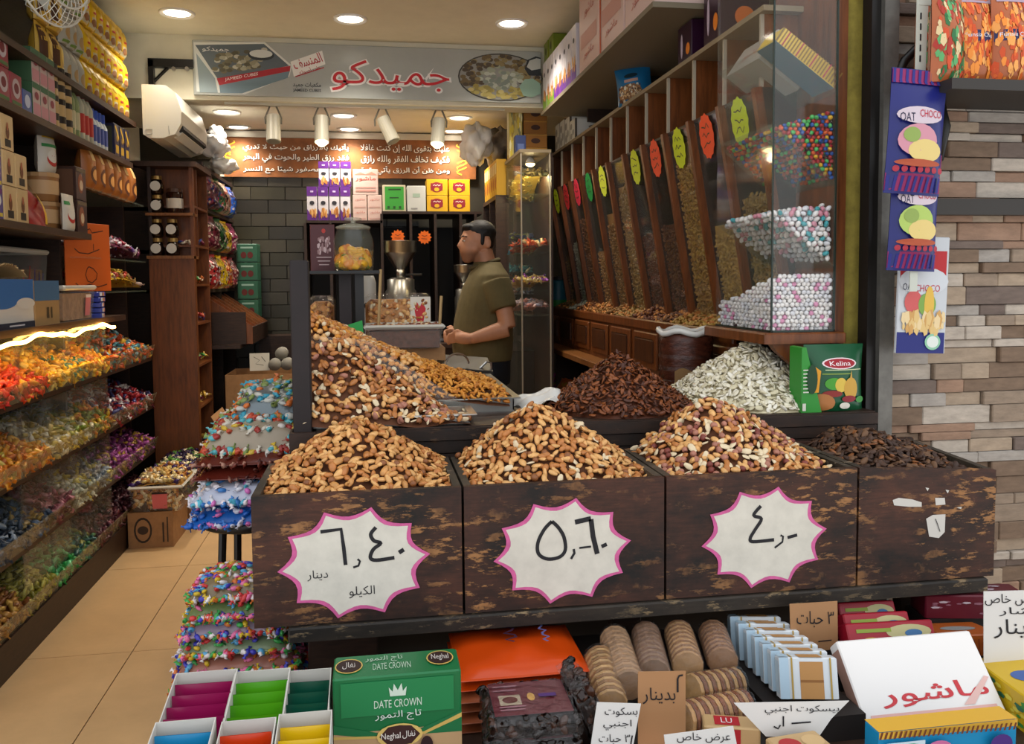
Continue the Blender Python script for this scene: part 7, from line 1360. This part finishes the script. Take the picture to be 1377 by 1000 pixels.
o = card('white_price_card', 'tall white card handwritten special offer dinar at the wall end', [(1323, 795), (1400, 793), (1400, 925), (1323, 922)], 1.74, PC, [])
textcard(o, 'عرض خاص', 1362, 806, 76, 16, 1.74); textcard(o, 'شار', 1364, 822, 42, 12, 1.74); textcard(o, 'بدينار', 1372, 845, 72, 26, 1.74)
# white and blue biscuit packets
BP = M('packet_white', 'ccd2d6', .3)
for k in range(7):
    t = k / 6; p = aty(985 + 67 * t, 836 + 57 * t, 1.93 - .27 * t)
    carton('biscuit_packet', 'white and pale blue biscuit packet in the slanting row, number %s from the crates' % ('one', 'two', 'three', 'four', 'five', 'six', 'seven')[k], 'biscuit packet', .125, .036, .085, (p.x + .07, 1.95 - .27 * t, p.z - .088), BP, {'f': [('q', 'b08048', .35, .75, 0, .9), ('q', '8a5a28', .35, .75, .4, .46), ('q', 'a88a3c', .2, .23, 0, 1), ('q', 'a8c0d0', 0, .16, 0, 1), ('q', 'a88a3c', .86, .89, 0, 1)], 't': [('q', 'b08048', .35, .75, 0, 1), ('q', 'a88a3c', .2, .23, 0, 1), ('q', 'a8c0d0', 0, .16, 0, 1)], 'l': [('q', 'b4c8d4', .1, .9, .1, .9)]}, rot=(-.25, 0, -.2))
b = MB().mat(M('wood_blackish', '180f0a')); b.box(.83, 1.02, 1.62, 2.0, ZD, ZD + .055); tag(b.build('display_riser'), 'dark block riser under the white biscuit packets', 'riser')
b = MB().mat(M('wood_blackish')); b.box(1.08, 1.68, 1.82, 2.05, ZD, ZD + .04); b.box(1.40, 1.68, 1.945, 2.05, ZD + .04, ZD + .10); tag(b.build('display_riser'), 'dark stepped riser under the red and maroon boxes', 'riser')
# red boxes
for k in range(3):
    p = aty((1140, 1147, 1152)[k], (822, 838, 852)[k], 1.93 - .06 * k); w = (.15, .17, .22)[k]
    carton('red_biscuit_box', 'red box with cream arch and green band in the slanting row, %s' % ('nearest the crates', 'in the middle', 'nearest the white box')[k], 'box', w, .05, .085, (p.x + w / 2, 1.955 - .06 * k, p.z - .082), M('box_red', '9a1428', .35), {'f': [('e', 'b8b080', .7, .7, .26, .2), ('q', '8a9a38', .1, .5, .72, .82), ('e', '3a6a98', .75, .66, .1, .1), ('e', 'c8a838', .25, .45, .12, .14)], 't': [('q', '7a1020', .03, .97, .1, .9), ('e', 'b8b080', .65, .5, .28, .4), ('q', '8a9a38', .1, .4, .3, .6)]}, rot=(-.5, 0, -.06))
carton('orange_biscuit_pack', 'orange brown ribbed pack with grey oval beside the red boxes', 'pack', .15, .12, .05, (1.43, 1.875, ZD + .052), M('pack_orange', 'a8541c', .35), {'t': [('e', '8a8a88', .5, .5, .3, .16)], 'f': [('q', '8a3c10', i / 12, i / 12 + .03, .0, .8) for i in range(12)]}, rot=(-.15, 0, -.1))
carton('maroon_biscuit_box', 'maroon box with white letters wedged below the last crate', 'box', .26, .09, .06, (1.53, 1.975, ZD + .101), M('box_maroon', '5a1022', .35), {'f': [('dots', 'b8a8b0', ['b8a8b0', '8a5a68'], 16, .05, .95, .2, .8, .04)], 't': [('dots', 'b8a8b0', ['b8a8b0', '8a5a68'], 14, .05, .95, .2, .8, .05)]}, rz=-.2)
# big white box with red lettering, leaning back
th = .757; a = aty(1128, 880, 1.74); c = aty(1308, 873, 1.74); w = c.x - a.x
carton('white_red_box', 'large white box leaning back, with big red arabic lettering near its foot', 'box', w, .04, .178, ((a.x + c.x) / 2, 1.645, ZD + .013), M('box_white', 'e4e0dc', .45), {'f': [('t', 'c03038', arab('ماشور'), .55, .27, .78, .26, .012), ('q', 'd8a8a0', .05, .95, .02, .08), ('p', 'd8b0a8', [(.72, .1), (.95, .42), (.98, .4), (.8, .1)])], 'l': [('q', 'a88070', .05, .95, .05, .9)]}, rot=(-th, 0, 0))
carton('yellow_box', 'yellow box with coloured dots at the wall end of the low display', 'box', .2, .2, .08, (1.475, 1.66, ZD), M('box_yellow', 'c8a414', .4), {'t': [('e', '3a5a98', .35, .5, .2, .14), ('e', 'a8383c', .5, .45, .14, .1), ('q', 'c8b0a0', .5, .9, .1, .2)], 'l': [('dots', '3a8a3a', ['3a8a3a', 'd8c848', '2a6a4a'], 30, .05, .95, .1, .9, .06)], 'f': [('dots', '3a8a3a', ['3a8a3a', 'd8c848', '2a6a4a'], 20, .05, .95, .1, .9, .06)]}, rz=-.1)
a = aty(1182, 985, 1.47); c = aty(1368, 973, 1.47)
carton('striped_toy_box', 'blue picture box with brown and yellow striped rim in front of the white box', 'box', c.x - a.x, .05, a.z - ZD, ((a.x + c.x) / 2, 1.495, ZD), M('box_cyan', '1a88b8', .4), {'f': [('q', 'd8a838', 0, 1, .86, 1)] + [('p', '6a3418', [(i / 30, .86), (i / 30 + .015, .86), (i / 30 + .03, 1), (i / 30 + .015, 1)]) for i in range(29)] + [('q', 'c8d8e0', .03, .3, 0, .84), ('e', 'c86a98', .4, .6, .1, .2), ('e', '3a9a5a', .2, .6, .1, .2), ('e', '4a2a78', .85, .6, .08, .2)], 't': [('q', 'd8a838', 0, 1, 0, 1)]})
carton('wafer_box', 'cream and red biscuit packet lying in front of the tapering card', 'biscuit packet', .11, .07, .05, (aty(1080, 985, 1.47).x, 1.48, ZD + .04), M('wafer_cream', 'b8986a', .4), {'t': [('e', 'a8282c', .3, .5, .2, .3), ('e', 'c8a878', .75, .5, .2, .3)], 'f': [('t', 'a8282c', 'NUBA', .3, .5, .4, .4), ('e', '8a5a38', .75, .5, .18, .35)]}, rz=.1)
for k in range(2):
    p = aty(1000 + 30 * k, 968 + 22 * k, 1.52 - .05 * k); carton('red_wafer_pack', 'cream packet with red label and white mark beside the biscuit rolls, %s' % ('upper', 'lower')[k], 'wafer pack', .11, .05, .04, (p.x, 1.58 - .07 * k, ZD + .05 - .05 * k), M('wafer_cream', 'b8986a'), {'t': [('q', 'a81824', .2, .65, .15, .85), ('t', 'e0d8d8', 'LU', .42, .5, .2, .4)], 'f': [('q', 'a81824', .2, .65, .1, .9), ('t', 'e0d8d8', 'LU', .42, .5, .2, .5)]}, rz=-.3)
carton('wafer_box', 'brown wafer pack lying under the cardboard price card', 'biscuit packet', .12, .06, .04, (aty(870, 990, 1.56).x, 1.57, ZD), M('wafer_brown', '8a5a34', .4), {'t': [('q', 'c88a60', .1, .9, .2, .8)], 'f': [('q', 'c8a078', .1, .9, .2, .8)]})
bpy.context.view_layer.update()
